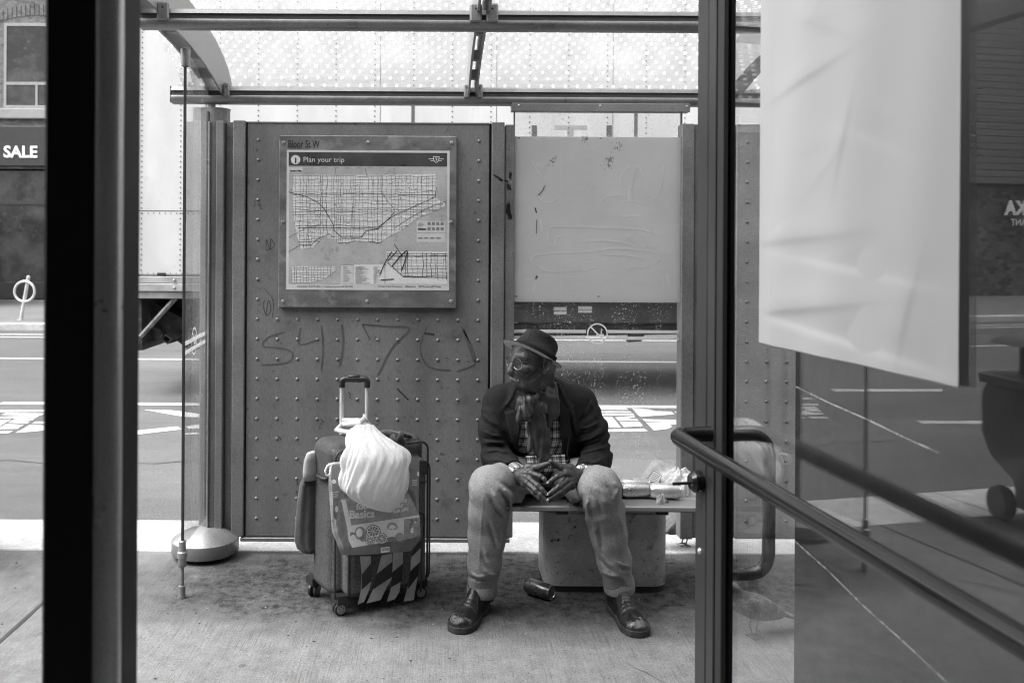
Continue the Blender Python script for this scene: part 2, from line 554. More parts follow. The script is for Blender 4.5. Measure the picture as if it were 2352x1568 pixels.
# ---------------------------------------------------------------- materials of the setting
def concrete_mat(name, v, broom=True, stain_shade=True):
    m, t, o = new_mat(name)
    b = NB(t)
    big = b.noise(1.1, None, 6, .62)
    mid = b.noise(11, None, 8, .78)
    fin = b.noise(130, None, 4, .75)
    c = b.math('MULTIPLY', b.rng(big, .3, .7, .86, 1.1), v)
    c = b.math('MULTIPLY', c, b.rng(mid, .3, .7, .70, 1.27))
    c = b.math('MULTIPLY', c, b.rng(fin, .32, .68, .62, 1.36))
    h = b.math('MULTIPLY', fin, .5)
    if broom:
        st = b.noise(1, b.map((230, 5, 1), (0, 0, .03)), 3, .6)
        gate = b.rng(b.noise(3.3, None, 4, .6), .36, .62, .25, 1)
        c = b.math('MULTIPLY', c, b.math('SUBTRACT', 1.0, b.math('MULTIPLY', b.rng(st, .47, .68, 0, .42), gate)))
        h = b.math('ADD', h, b.math('MULTIPLY', st, -1.2))
    if stain_shade:
        # grime and the soft shade under shelter and bench, both darkened into the colour
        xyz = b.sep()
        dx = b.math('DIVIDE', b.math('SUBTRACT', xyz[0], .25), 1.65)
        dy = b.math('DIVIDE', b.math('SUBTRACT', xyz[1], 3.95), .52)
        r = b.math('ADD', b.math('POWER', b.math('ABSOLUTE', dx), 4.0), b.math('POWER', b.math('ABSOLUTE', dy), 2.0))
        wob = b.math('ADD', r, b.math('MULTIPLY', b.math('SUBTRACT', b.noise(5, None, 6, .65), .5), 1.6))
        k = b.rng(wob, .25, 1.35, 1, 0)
        grime_shade = b.rng(b.noise(22, None, 6, .78), .34, .62, .34, .93)
        c = b.mixf(b.math('MULTIPLY', k, 1.0), c, b.math('MULTIPLY', c, b.math('SUBTRACT', 1.0, grime_shade)))
        sp = b.voro(3.1, b.map((1, 1, 1), (0, 0, .7), (3, 1, 0)))       # old gum spots
        sp = b.rng(sp, .035, .05, 1, 0)
        c = b.mixf(b.math('MULTIPLY', sp, .6), c, v * .35)
        sp = b.voro(17, b.map((1, 1, 1), (0, 0, .2), (1, 5, 0)))
        c = b.mixf(b.rng(sp, .05, .075, .75, 0), c, v * .25)
        c = b.mixf(b.rng(b.noise(75, None, 4, .7), .67, .72, 0, .7), c, v * .3)
        c = b.mixf(b.rng(b.noise(48, b.map(loc=(9, 2, 4)), 4, .7), .70, .74, 0, .6), c, v * 2.0)
    t.links.new(b.princ(c, .85, 0, b.bump(h, .35, .003), .25), o.inputs['Surface'])
    return m
def asphalt_mat(name, v):
    m, t, o = new_mat(name)
    b = NB(t)
    big = b.noise(.35, b.map((.5, 1.6, 1)), 5, .6)
    f1 = b.noise(70, None, 6, .8)
    f2 = b.voro(120)
    c = b.math('MULTIPLY', b.rng(big, .3, .7, .78, 1.2), v)
    c = b.math('MULTIPLY', c, b.rng(b.noise(3.1, b.map((.5, 2, 1)), 7, .75), .3, .7, .84, 1.15))
    c = b.math('MULTIPLY', c, b.rng(f1, .32, .68, .55, 1.45))
    c = b.math('MULTIPLY', c, b.rng(f2, 0, .8, 1.15, .85))
    c = b.mixf(b.rng(b.noise(42, None, 4, .7), .68, .74, 0, .7), c, v * .35)
    t.links.new(b.princ(c, .8, 0, b.bump(f1, .6, .006), .3), o.inputs['Surface'])
    return m
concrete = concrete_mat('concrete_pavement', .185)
concrete_plain = concrete_mat('concrete_curb', .52, False, False)
asphalt = asphalt_mat('asphalt', .115)
m_joint = mat('joint_dirt', .05, .9, var=.4)
m_paint = mat('road_paint', .48, .6, var=.12, scale=3, fine=.2, fscale=90, spots=[(14, .60, .68, .3)])

# ---------------------------------------------------------------- ground, road, pavements
RZ = -.13
mb = MB(); mb.box((-150, -60, -.6), (150, 200, -.25)); mb.build('ground', asphalt, kind='structure')
mb = MB()
YJ = 4.37; YC = 4.87
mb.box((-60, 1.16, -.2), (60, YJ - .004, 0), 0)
# grooves cut between slabs
for x in (-1.62, 2.9, -3.9, 5.2):
    mb.box((x, 1.17, 0), (x + .018, YJ - .004, .0016), 1)
for y in (1.9, 3.02):
    pass
mb.box((-60, 2.2, 0), (-1.62, 2.209, .0016), 1)
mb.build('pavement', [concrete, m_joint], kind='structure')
mb = MB(); mb.bbox((-60, YJ + .006, -.2), (60, YC, -.001), .012); mb.box((-60, YJ - .004, -.2), (60, YJ + .006, -.012), 1)
for x in (-2.4, -.62, 1.9, 3.8):
    mb.box((x, YJ + .02, 0), (x + .006, YC - .014, .0008), 1)
mb.build('kerb', [concrete_plain, m_joint], kind='structure')
mb = MB(); mb.box((-90, YC + .001, -.24), (90, 16.85, RZ)); mb.build('road', asphalt, kind='structure')
mb = MB(); mb.bbox((-90, 16.86, -.24), (90, 17.05, -.002), .02); mb.build('far_kerb', concrete_plain, kind='structure')
mb = MB(); mb.box((-90, 17.055, -.24), (90, 24.0, 0)); mb.build('far_pavement', concrete_mat('far_concrete', .17, False, False), kind='structure')

rs_ = np.random.RandomState(19); mb = MB()      # hairline cracks in the slabs
for (x, y, an, n_) in ((-.95, 2.75, .5, 16), (.9, 2.95, 2.4, 14), (-1.5, 3.4, 1.9, 9), (-.55, 4.42, .9, 7), (1.3, 3.3, 1.2, 12), (.1, 2.4, .1, 18)):
    p = Vector((x, y, 0))
    for j in range(n_):
        an += rs_.normal(0, .45); q = p + Vector((math.cos(an), math.sin(an), 0)) * rs_.uniform(.015, .035)
        if q.y > 4.34 and y < 4.3: break
        s_ = Vector((-math.sin(an), math.cos(an), 0)) * rs_.uniform(.0008, .0018)
        mb.add([(v.x, v.y, .0012) for v in (p - s_, q - s_, q + s_, p + s_)], [(0, 1, 2, 3)]); p = q
mb.build('pavement_cracks', m_joint, kind='structure', recalc=False)
zp = RZ + .004
mb = MB()
def line(y0, y1, x0, x1):
    mb.box((x0, y0, zp - .002), (x1, y1, zp))
line(9.05, 9.19, -4.38, 60); line(9.05, 9.19, -60, -8.5)
line(12.62, 12.74, -60, 60)
line(15.52, 15.64, -60, 60); line(15.98, 16.10, -60, 60)
def g1(X, Y): return G((X / 12.06) / 1.063, (960 + Y / 12.06) / 1.063, zp)
def g2(X, Y): return G((1440 + X / 9.046) / 1.063, (960 + Y / 9.046) / 1.063, zp)
def g5(X, Y): return G((X / 2.8) / 1.063, (560 + Y / 2.8) / 1.063, zp)
POLS1 = [[(-500, 490), (1400, 478), (1400, 540), (-500, 550)],
         [(40, 630), (170, 578), (1350, 585), (1200, 645)],
         [(-500, 690), (1150, 655), (1060, 722), (-500, 745)],
         [(-300, 775), (330, 765), (10, 950), (-300, 960)],
         [(240, 860), (420, 757), (1020, 735), (960, 785), (560, 800), (870, 820), (800, 885)],
         [(60, 965), (180, 895), (710, 925), (610, 970), (510, 1040), (-300, 1055), (-300, 1000)],
         [(-300, 1120), (385, 1100), (240, 1175), (-300, 1190)],
         [(940, 890), (1060, 825), (1500, 825), (1400, 892)],
         [(450, 1160), (700, 1030), (870, 925), (1500, 945), (1500, 1050), (1100, 1110)]]
POLS2 = [[(-500, 305), (800, 318), (860, 365), (-500, 350)], [(-500, 385), (890, 390), (930, 425), (-500, 430)],
         [(-500, 450), (960, 440), (985, 480), (-500, 505)], [(-500, 520), (500, 520), (690, 750), (-500, 745)],
         [(560, 525), (980, 490), (1005, 525), (800, 545), (1040, 560), (1085, 605), (640, 600)],
         [(655, 620), (1100, 625), (1180, 720), (755, 745)], [(-500, 810), (1200, 775), (1290, 830), (-500, 860)],
         [(930, 320), (1300, 350), (1450, 390), (1800, 400), (1870, 460), (1130, 515), (1060, 470)],
         [(1160, 565), (2400, 590), (2400, 655), (1760, 690), (1820, 730), (1740, 780), (1420, 815), (1240, 640), (1700, 630), (1230, 615)],
         [(1870, 400), (2400, 400), (2400, 640), (2040, 545)]]
POLS5 = [[(985, 1230), (1165, 1235), (1400, 1262), (1400, 1283), (1270, 1280)], [(800, 1390), (945, 1372), (1215, 1345), (1240, 1365), (945, 1400), (800, 1412)],
         [(1270, 1345), (1430, 1322), (1430, 1352), (1290, 1362)], [(1260, 1392), (1430, 1384), (1430, 1396), (1250, 1400)]]
for (x0, x1, y0, w) in ((1898, 2156, 893, 6), (2096, 2700, 966, 7)):      # lane dashes up the road, met in the door glass
    a, b2, c2, d2 = refl(x0, y0, z=zp), refl(x1, y0, z=zp), refl(x1, y0 + w, z=zp), refl(x0 + 12, y0 + w, z=zp)
    mb.prism([(v.x, v.y, zp - .002) for v in (a, b2, c2, d2)], (0, 0, .002))
for P_, g_ in ((POLS1, g1), (POLS2, g2), (POLS5, g5)):
    for p in P_:
        q = [g_(*a) for a in p]
        mb.prism([(v.x, v.y, zp - .002) for v in q], (0, 0, .002))
mb.build('road_markings', m_paint, kind='structure')

rs_ = np.random.RandomState(31); mb = MB()      # sealed cracks and a patch seam in the asphalt
for k in range(16):
    x, y = rs_.uniform(-14, 9), rs_.choice([5.6, 6.6, 7.6, 8.4, 10.9, 11.8, 13.6, 14.4])
    dx = rs_.choice([0, 1]); q = [Vector((x, y, 0))]
    for j in range(14):
        q.append(q[-1] + Vector((rs_.uniform(.1, .35) if dx else rs_.normal(0, .05), rs_.normal(0, .05) if dx else rs_.uniform(.04, .12), 0)))
    for a, b2 in zip(q, q[1:]):
        t_ = (b2 - a).normalized(); n_ = Vector((-t_.y, t_.x, 0)) * rs_.uniform(.006, .014)
        mb.add([(a + n_).to_tuple()[:2] + (RZ + .0016,), (a - n_).to_tuple()[:2] + (RZ + .0016,), (b2 - n_).to_tuple()[:2] + (RZ + .0016,), (b2 + n_).to_tuple()[:2] + (RZ + .0016,)], [(0, 1, 2, 3)])
mb.build('road_cracks', mat('tar_seal', .035, .6, var=.3), kind='structure', recalc=False)

# ---------------------------------------------------------------- sky is the world; far buildings
def brick_mat(name, c1, c2, mortar, sx=4.2, bump=.4):
    m, t, o = new_mat(name)
    b = NB(t)
    br = t.nodes.new('ShaderNodeTexBrick')
    xyz = b.sep()
    cx = t.nodes.new('ShaderNodeCombineXYZ')
    t.links.new(b.math('ADD', xyz[0], xyz[1]), cx.inputs[0]); t.links.new(xyz[2], cx.inputs[1])
    t.links.new(cx.outputs[0], br.inputs['Vector'])
    br.inputs['Scale'].default_value = sx
    br.inputs['Color1'].default_value = (c1, c1, c1, 1); br.inputs['Color2'].default_value = (c2, c2, c2, 1)
    br.inputs['Mortar'].default_value = (mortar, mortar, mortar, 1)
    br.inputs['Mortar Size'].default_value = .018
    bwn = t.nodes.new('ShaderNodeRGBToBW'); t.links.new(br.outputs[0], bwn.inputs[0])
    c = b.math('MULTIPLY', bwn.outputs[0], b.rng(b.noise(2.0, None, 5, .7), .3, .7, .75, 1.2))
    c = b.math('MULTIPLY', c, b.rng(b.noise(30, None, 3, .7), .3, .7, .8, 1.15))
    t.links.new(b.princ(c, .85, 0, b.bump(c, bump, .02), .25), o.inputs['Surface'])
    return m
m_brick = brick_mat('pale_brick', .23, .12, .19)
m_brick_d = brick_mat('dark_brick', .16, .08, .14)
m_stone_d = brick_mat('dark_stone', .17, .04, .1, 2.2)
m_win = mat('dark_window', .025, .22, var=.3, scale=1.2, spec=.4, spots=[(1.6, .45, .62, .07), (9, .58, .70, .12)])
m_trim = mat('pale_trim', .32, .6, var=.1)
m_sign = mat('sign_band', .035, .5, var=.2)
m_white = mat('white_paint', .8, .5, var=.05)
m_dark = mat('dark_frame', .03, .4, var=.2)
m_black = mat('black_metal', .012, .35, var=.2)

def facade(name, label, x0, x1, h, wall, bays, story, Y=24.0, depth=9.0, ground=None, sign=None):
    T = thing(name, label, 'building', ((x0 + x1) / 2, Y, 0))
    w = MB(); w.box((x0, Y, 3.45), (x1, Y + depth, h)); w.box((x0, Y + .5, 0), (x1, Y + depth, 3.44))
    nb = max(1, int(round((x1 - x0) / 4.0)))
    for i in range(nb + 1):
        x = x0 + (x1 - x0 - .45) * i / nb
        w.box((x, Y + .02, 0), (x + .45, Y + .49, 3.449))
    w.build('wall', wall, T)
    c = MB(); c.bbox((x0 - .1, Y - .25, h - .35), (x1 + .1, Y + .3, h + .05), .03); c.bbox((x0 - .05, Y - .14, 4.75), (x1 + .05, Y - .001, 5.02), .02)
    c.build('cornice', m_trim, T)
    for i in range(nb):     # shop windows and doors at street level
        a = x0 + (x1 - x0 - .45) * i / nb + .5; b_ = x0 + (x1 - x0 - .45) * (i + 1) / nb - .05
        f = MB(); f.bbox((a, Y + .06, .02), (a + .07, Y + .16, 3.4)); f.bbox((b_ - .07, Y + .06, .02), (b_, Y + .16, 3.4))
        f.bbox((a + .07, Y + .06, 2.5), (b_ - .07, Y + .16, 2.6)); f.bbox((a + .07, Y + .06, .02), (b_ - .07, Y + .16, .45))
        f.bbox(((a + b_) / 2 - .04, Y + .07, .45), ((a + b_) / 2 + .04, Y + .15, 2.5))
        fo = f.build('shop_window', m_dark, T)
        g = MB(); g.box((a + .07, Y + .12, .45), (b_ - .07, Y + .13, 3.4)); g.build('pane', m_win, fo)
    for s_ in range(story):
        z0 = 5.03 + s_ * 3.3
        for i in range(bays):
            cx = x0 + (x1 - x0) * (i + .5) / bays
            hw = min((x1 - x0) / bays * .36, 1.05)
            f = MB(); f.bbox((cx - hw, Y - .05, z0), (cx + hw, Y + .0, z0 + .08))
            f.box((cx - hw, Y - .03, z0 + .08), (cx - hw + .07, Y - .002, z0 + 2.25)); f.box((cx + hw - .07, Y - .03, z0 + .08), (cx + hw, Y - .002, z0 + 2.25))
            f.box((cx - hw + .07, Y - .03, z0 + .62), (cx + hw - .07, Y - .002, z0 + .7)); f.box((cx - hw + .07, Y - .03, z0 + 2.17), (cx + hw - .07, Y - .002, z0 + 2.25))
            f.box((cx - .03, Y - .03, z0 + .08), (cx + .03, Y - .002, z0 + .62))
            for k in range(17):        # soldier course arch over the window
                u = (k - 8) / 8.0
                zz = z0 + 2.3 + .16 * (1 - u * u)
                f.box((cx + u * (hw + .08) - .05, Y - .02, zz), (cx + u * (hw + .08) + .045, Y - .001, zz + .3), 1)
            fo = f.build('window', [m_trim, wall], T)
            g = MB(); g.box((cx - hw + .05, Y - .012, z0 + .08), (cx + hw - .05, Y - .002, z0 + 2.2)); g.build('pane', m_win, fo)
    sg = MB(); sg.bbox((x0 + .1, Y - .2, 3.5), (x1 - .1, Y - .002, 4.55), .02)
    so = sg.build('sign_board', m_sign, T)
    return T, so

T1, S1 = facade('brick_shop', 'pale brick shop with an arched upper window and a dark band reading SALE', -14.2, -4.6, 9.2, m_brick, 4, 1)
q = P(8, 361, 23.79)
mb = MB(); text_mb(mb, 'SALE', .42, (q.x, q.y, q.z), (1, 0, 0), (0, 0, 1), sx=1.0, extrude=.01, bold=.012)
mb.build('lettering', mat('sign_white', .85, .5, var=.03), S1)
# patio gap with trees, then the stone fronted restaurant reflected in the door
T2, S2 = facade('stone_restaurant', 'dark boarded restaurant with stone piers reflected in the glass door', -38, -18.6, 9.8, m_brick_d, 5, 1)
mb = MB(); mb.box((-38, 23.9, 0), (-18.6, 23.97, 3.44)); mb.build('stone_cladding', m_stone_d, T2)
m_board = mat('board_cladding', .10, .7, var=.5, scale=2, stretch=(.12, 1, 9), fine=.3, fscale=40)
mb = MB()
for k in range(30):
    z = 3.5 + k * .21
    mb.bbox((-38, 23.55, z), (-18.6, 23.66, z + .2), .012)
mb.build('board_cladding', m_board, T2)
a = refl(2268, 492, 23.52); b_ = refl(2420, 492, 23.52)
mb = MB()
text_mb(mb, "SHINKA", .62, (b_.x - .2, 23.54, a.z), (1, 0, 0), (0, 0, 1), extrude=.02, bold=.02, sx=.95)
text_mb(mb, "RESTAURANT", .3, (b_.x - .1, 23.54, a.z - .34), (1, 0, 0), (0, 0, 1), extrude=.01, sx=.95)
_m = MATS['sign_white']
mb.build('lettering', _m, S2)
T3, S3 = facade('corner_building', 'plain pale building beyond the stone restaurant', -62, -39, 8.5, m_brick, 6, 1)
T4, S4 = facade('grey_building', 'dark brick building hidden behind the white trailer', -4.4, 12, 9.5, m_brick_d, 6, 1)
T5, S5 = facade('east_building', 'pale brick building far beyond the trailer cab', 12.2, 40, 9.0, m_brick, 8, 1)

# ---------------------------------------------------------------- trees on the patio (reflected)
m_bark = mat('bark', .06, .9, var=.4, stretch=(1, 1, .3), bump=.4, bscale=20, bdist=.02)
m_leaf = mat('leaf', .07, .6, var=.5, scale=3, fine=.3, fscale=12)
def tree(x, y, h, label):
    T = thing('street_tree', label, 'tree', (x, y, 0), 'trees behind the patio')
    rs = np.random.RandomState(int(abs(x * 10)))
    t = MB(); t.tube([(x, y, 0), (x + .08, y, h * .25), (x - .05, y + .05, h * .5), (x, y, h * .8)], [.16, .13, .1, .03], 10)
    tips = []
    for k in range(9):
        a = k * 2.4; z = h * (.3 + .05 * k)
        e = Vector((x + math.cos(a) * h * .2, y + math.sin(a) * h * .2, z + h * .17))
        t.tube([(x, y, z), (Vector((x, y, z)) + e) / 2 + Vector((0, 0, .15)), e], [.06, .04, .015], 6); tips.append(e)
    t.build('trunk', m_bark, T, smooth=True)
    c = MB()
    for e in tips + [Vector((x, y, h * .8)), Vector((x, y, h * .62))]:
        for q_ in range(9):
            cc = e + Vector(rs.normal(0, h * .075, 3))
            for l in range(45):
                p = cc + Vector(rs.normal(0, .2, 3)); s_ = .06 + .06 * rs.rand()
                u = Vector(rs.normal(0, 1, 3)).normalized(); v = u.cross(Vector(rs.normal(0, 1, 3))).normalized()
                c.add([p - u * s_, p + v * s_ * .5, p + u * s_, p - v * s_ * .5], [(0, 1, 2, 3)])
    c.build('crown', m_leaf, T, recalc=False)
rs_ = np.random.RandomState(77); f = MB()      # grit swept into the gutter
for k in range(900):
    x = rs_.uniform(-3.2, 3.4); y = YC + .02 + abs(rs_.normal(0, .16)) ; r = rs_.uniform(.003, .009)
    a = rs_.uniform(0, 3)
    f.box((-r, -r * .7, 0), (r, r * .7, r * .8), int(rs_.rand() < .4), Matrix.Translation((x, y, RZ + .0005)) @ Matrix.Rotation(a, 4, 'Z'))
for k in range(420):
    x = rs_.uniform(-2.6, 2.6); y = rs_.uniform(1.7, 4.3); r = rs_.uniform(.0015, .004)
    if rs_.rand() < .5: y = 3.8 + rs_.normal(0, .25)
    f.box((-r, -r * .7, 0), (r, r * .7, r * .6), int(rs_.rand() < .4), Matrix.Translation((x, min(y, 4.33), .0005)) @ Matrix.Rotation(rs_.uniform(0, 3), 4, 'Z'))
f.build('grit', [mat('grit_dark', .03, .8), mat('grit_pale', .22, .8)], kind='stuff', recalc=False, label='loose grit along the gutter and on the pavement', cat='grit')
tree(-15.6, 22.6, 6.6, 'leafy tree behind the picket fence, beside the pale brick shop')
tree(-17.6, 23.2, 7.6, 'taller leafy tree behind the picket fence, beside the stone restaurant')
# picket fence in front
T = thing('picket_fence', 'white picket fence edging the patio across the road', 'fence', (-15.6, 21.2, 0))
for z in (.34, .8):
    f = MB(); f.bbox((-18.4, 21.25, z), (-12.8, 21.29, z + .1), .008); f.build('rail', m_white, T)
for k in range(29):
    x = -18.3 + k * .19
    f = MB(); f.prism([(x - .045, 21.22, .15), (x + .045, 21.22, .15), (x + .045, 21.22, .98), (x, 21.22, 1.1), (x - .045, 21.22, .98)], (0, .028, 0))
    f.build('picket', mat('grey_picket', .35, .6), T)
c0 = refl(1725, 530, 21.9)
T = thing('patio_parasol', 'pale square parasol above the picket fence', 'parasol', (c0.x, 22.0, 0))
f = MB(); f.lathe([(1.45, 2.02), (1.42, 2.14), (1.0, 2.38), (.5, 2.6), (.04, 2.74), (.03, 2.0)], (c0.x, 22.0, 0), n=8)
f.build('canopy', m_white, T)
f = MB(); f.tube([(c0.x, 22.0, .06), (c0.x, 22.0, 2.85)], .03, 10); f.build('pole', m_dark, T)
f = MB(); f.lathe([(.3, 0), (.3, .05), (.06, .1)], (c0.x, 22, 0)); f.build('base', m_dark, T)

# ---------------------------------------------------------------- ring and post bicycle stand
c0 = G(48, 735); s_ = F / c0.y
T = thing('bicycle_stand', 'leaning ring and post bicycle stand on the far pavement', 'bike stand', c0)
top = P(66, 633, c0.y)
m_galv = mat('galvanised', .55, .4, .3, var=.12)
f = MB(); f.tube([c0, (c0.lerp(top, .98)), top], [.034, .034, .02], 14); f.lathe([(.07, 0), (.07, .015)], c0); f.build('post', m_galv, T, smooth=True)
rc = P(58, 669, c0.y); f = MB()
ux = Vector((math.cos(.18), -.25, math.sin(.18))).normalized(); uz = Vector((-.18, 0, .98)).normalized()
f.tube([rc + ux * (.225 * math.cos(w)) + uz * (.195 * math.sin(w)) + Vector((0, -.03, 0)) for w in [2 * math.pi * k / 36 for k in range(37)]], .024, 10, caps=False)
f.build('ring', m_galv, T, smooth=True)

# ---------------------------------------------------------------- white trailer
YT = 9.6
XL = -3.32; XR = 11.4; ZB, ZT = .978, 4.12
m_tr = mat('trailer_white', .50, .35, var=.12, scale=2.2, fine=.02, bump=.12, bscale=3, bdist=.02, stretch=(1, 1, .5), spots=[(26, .68, .73, .3), (5, .60, .78, .34)])
m_trs = mat('trailer_scuffed', .46, .5, var=.15, scale=4, stretch=(.6, 1, 5), spots=[(9, .60, .64, .12), (30, .62, .66, .2)])
m_rail = mat('trailer_rail', .34, .4, .2, var=.2, stretch=(1, 1, 3))
m_under = mat('underframe', .035, .7, .2, var=.5, scale=9, spots=[(14, .58, .7, .1)])
m_rivet = mat('rivet_dark', .12, .5)
T = thing('box_trailer', 'long white riveted box trailer parked in the road behind the shelter', 'trailer', (XL, YT, RZ))
f = MB(); f.bbox((XL, YT, ZB + .16), (XR, YT + 2.55, ZT), .02); f.build('box', m_tr, T)
f = MB()
x = XL + .16 + .03
cols = [XL + .185]
n = 0
while x < XR:
    n += 1
    zz = 1.2
    if n == 1 or x > -3:
        while zz < ZT - .05:
            f.lathe([(.0085, 0), (.006, .006), (.001, .008)], (x, YT - .0005, zz), (0, -1, 0), 6)
            zz += .0545
    x += .409
for k in range(int((XR - XL) / .06)):
    f.lathe([(.007, 0), (.001, .007)], (XL + .2 + k * .06, YT - .0005, 1.80), (0, -1, 0), 6)
    f.lathe([(.007, 0), (.001, .007)], (XL + .2 + k * .06, YT - .0005, 1.165), (0, -1, 0), 6)
f.build('rivets', m_rivet, T, smooth=True)
f = MB(); f.bbox((XL - .02, YT - .03, ZB + .0), (XL + .13, YT + .12, ZT), .006); f.build('corner_post', m_trs, T)
f = MB(); f.box((XL + .135, YT - .006, ZB + .13), (XL + .15, YT - .0005, ZT)); f.box((XL + .15, YT - .003, 1.822), (XR, YT - .0005, 1.828))
for k in range(5):
    f.box((-.62 + k * 1.227, YT - .002, 1.2), (-.615 + k * 1.227, YT - .0005, ZT))
f.build('seam', m_under, T)
f = MB(); f.bbox((XL + .15, YT - .03, ZB + .085), (XR, YT + .05, ZB + .155), .004); f.bbox((XL + .15, YT - .035, ZB), (XR, YT + .05, ZB + .08), .004)
for k in range(35):
    for dz in (.04, .12):
        f.lathe([(.016, 0), (.016, .01), (.002, .016)], (XL + .55 + k * .42, YT - .034, ZB + dz), (0, -1, 0), 6)
f.build('side_rail', m_rail, T)
f = MB(); f.bbox((XL, YT - .01, ZB - .078), (XR, YT + 2.5, ZB - .002), .005); f.build('floor_beam', mat('floor_beam', .22, .6, .2, var=.35, scale=5), T)
q = P(371, 631, YT - .006); f = MB(); f.bbox((q.x - .046, YT - .012, q.z - .024), (q.x + .046, YT - .0005, q.z + .024), .01); f.build('marker_lamp', m_dark, T)
# painted marks near the middle of the side
f = MB()
def tmark(x0, y0, x1, y1, mi):
    a, b2 = P(x0, y0, YT), P(x1, y1, YT)
    f.box((a.x, YT - .002, b2.z), (b2.x, YT - .0004, a.z), mi)
tmark(1221, 288, 1233, 340, 0); tmark(1393, 288, 1405, 340, 0); tmark(1274, 288, 1348, 298, 1); tmark(1303, 298, 1317, 340, 1)
tmark(945, 205, 952, 340, 0); tmark(1457, 205, 1464, 340, 0)
f.build('painted_mark', [mat('mark_dark', .09, .5), mat('mark_grey', .3, .5)], T)
# underside at the rear
f = MB()
def q8(X, Y, y): return P((340 + X / 7.125) / 1.063, (680 + Y / 7.125) / 1.063, y)
f.tube([q8(20, 1010, YT + .04), q8(640, 330, YT + .04)], .028, 6); f.build('bumper_brace', mat('rusty_brace', .14, .7, .3, var=.6, scale=14), T)
f = MB()
f.prism([q8(-60, 360, YT + .05), q8(35, 360, YT + .05), q8(50, 1130, YT + .05), q8(-60, 1130, YT + .05)], (0, 2.3, 0)); 
f.build('rear_bumper', m_under, T)
f = MB(); f.prism([q8(-40, 1130, YT + .03), q8(50, 1130, YT + .03), q8(68, 1245, YT + .03), q8(-40, 1245, YT + .03)], (0, 2.35, 0)); f.build('bumper_pad', m_black, T)
f = MB()
f.prism([q8(40, 400, YT + .5), q8(160, 370, YT + .5), q8(900, 770, YT + .5), q8(900, 1280, YT + .5), q8(480, 930, YT + .5)], (0, .5, 0))
f.prism([q8(150, 360, YT + .9), q8(1200, 360, YT + .9), q8(1200, 1150, YT + .9), q8(800, 1100, YT + .9), q8(620, 700, YT + .9)], (0, .6, 0))
f.tube([q8(130, 500, YT + .3), q8(200, 800, YT + .3), q8(310, 950, YT + .3)], .02, 8)
f.build('tail_lift_arm', m_under, T)
f = MB(); f.lathe([(.008, 0), (.055, .002), (.058, .05), (.03, .055)], q8(322, 948, YT + .3), (0, -1, 0), 20); f.build('roller', m_black, T, smooth=True)
f = MB(); a = [q8(378, 1050, YT + .15), q8(455, 965, YT + .15), q8(560, 1060, YT + .15), q8(487, 1142, YT + .15)]
c_ = sum(a, Vector()) / 4
for i in range(4):
    p0, p1 = a[i], a[(i + 1) % 4]
    f.prism([p0, p1, p1.lerp(c_, .22), p0.lerp(c_, .22)], (.12, .5, .03))
f.build('tube_end', m_under, T)
def wheel(x, y, r=.5):
    w = MB(); w.lathe([(r * .55, .02), (r * .93, .0), (r, .04), (r, .24), (r * .93, .28), (r * .55, .26)], (x, y, RZ + r), (0, 1, 0), 32)
    o_ = w.build('wheel', m_black, T, smooth=True)
    w = MB(); w.lathe([(r * .54, .06), (r * .5, .03), (r * .3, .1), (r * .16, .02), (.01, .01)], (x, y, RZ + r), (0, 1, 0), 24); w.build('rim', m_rail, o_, smooth=True)
for x in (-1.45, -.2, 8.2, 9.4):
    wheel(x, YT + .08); wheel(x, YT + 2.2)
# spare box and landing leg seen under the frosted panel
a, b2 = P(1160, 690, YT + .2), P(1600, 742, YT + .2)
f = MB(); f.bbox((a.x, YT + .12, b2.z), (b2.x + .25, YT + 2.2, ZB - .08), .01)
ob = f.build('pallet_box', mat('pallet_box', .02, .5, var=.4, scale=3, spots=[(60, .68, .72, .4)]), T)
f = MB()
for (x0, x1, y0, y1) in ((1272, 1301, 705, 713), (1272, 1301, 715, 722), (1328, 1359, 703, 711), (1328, 1359, 712, 718)):
    a, b2 = P(x0, y0, YT + .12), P(x1, y1, YT + .12); f.box((a.x, YT + .112, b2.z), (b2.x, YT + .1195, a.z))
f.build('reflector', m_galv, ob)
f = MB()
for x0 in (1188, 1248):
    p = P(x0, 745, YT + .3)
    f.prism([p + Vector((-.06, 0, 0)), p + Vector((.10, 0, 0)), p + Vector((.05, 0, -.10)), p + Vector((-.0, 0, -.10))], (0, .2, 0))
p = P(1395, 766, YT + .5); f.tube([p + Vector((-1.2, 0, -.02)), p + Vector((1.8, 0, .03))], .018, 8)
p = P(1448, 750, YT + .3); f.prism([p, p + Vector((.13, 0, 0)), p + Vector((.17, 0, -.06)), p + Vector((.12, 0, -.16)), p + Vector((-.02, 0, -.17)), p + Vector((.0, 0, -.08))], (0, .12, 0))
f.box((1.0, YT + .5, .52), (6, YT + 2.1, .60))
f.build('landing_gear', m_under, T)
# tractor at the front
T = thing('truck_tractor', 'pale tractor cab coupled ahead of the white trailer', 'truck', (12.8, YT, RZ))
f = MB(); f.prism([(11.6, YT + .1, .7), (15.2, YT + .1, .7), (15.3, YT + .1, 1.6), (14.0, YT + .1, 1.95), (13.5, YT + .1, 3.2), (11.6, YT + .1, 3.4)], (0, 2.3, 0)); f.build('cab', m_tr, T)
f = MB(); f.prism([(12.7, YT + .08, 2.0), (13.8, YT + .08, 2.0), (13.4, YT + .08, 2.9), (12.7, YT + .08, 2.9)], (0, .015, 0)); f.build('side_window', m_win, T)
for x in (12.1, 14.4):
    wheel(x, YT + .12); wheel(x, YT + 2.0)
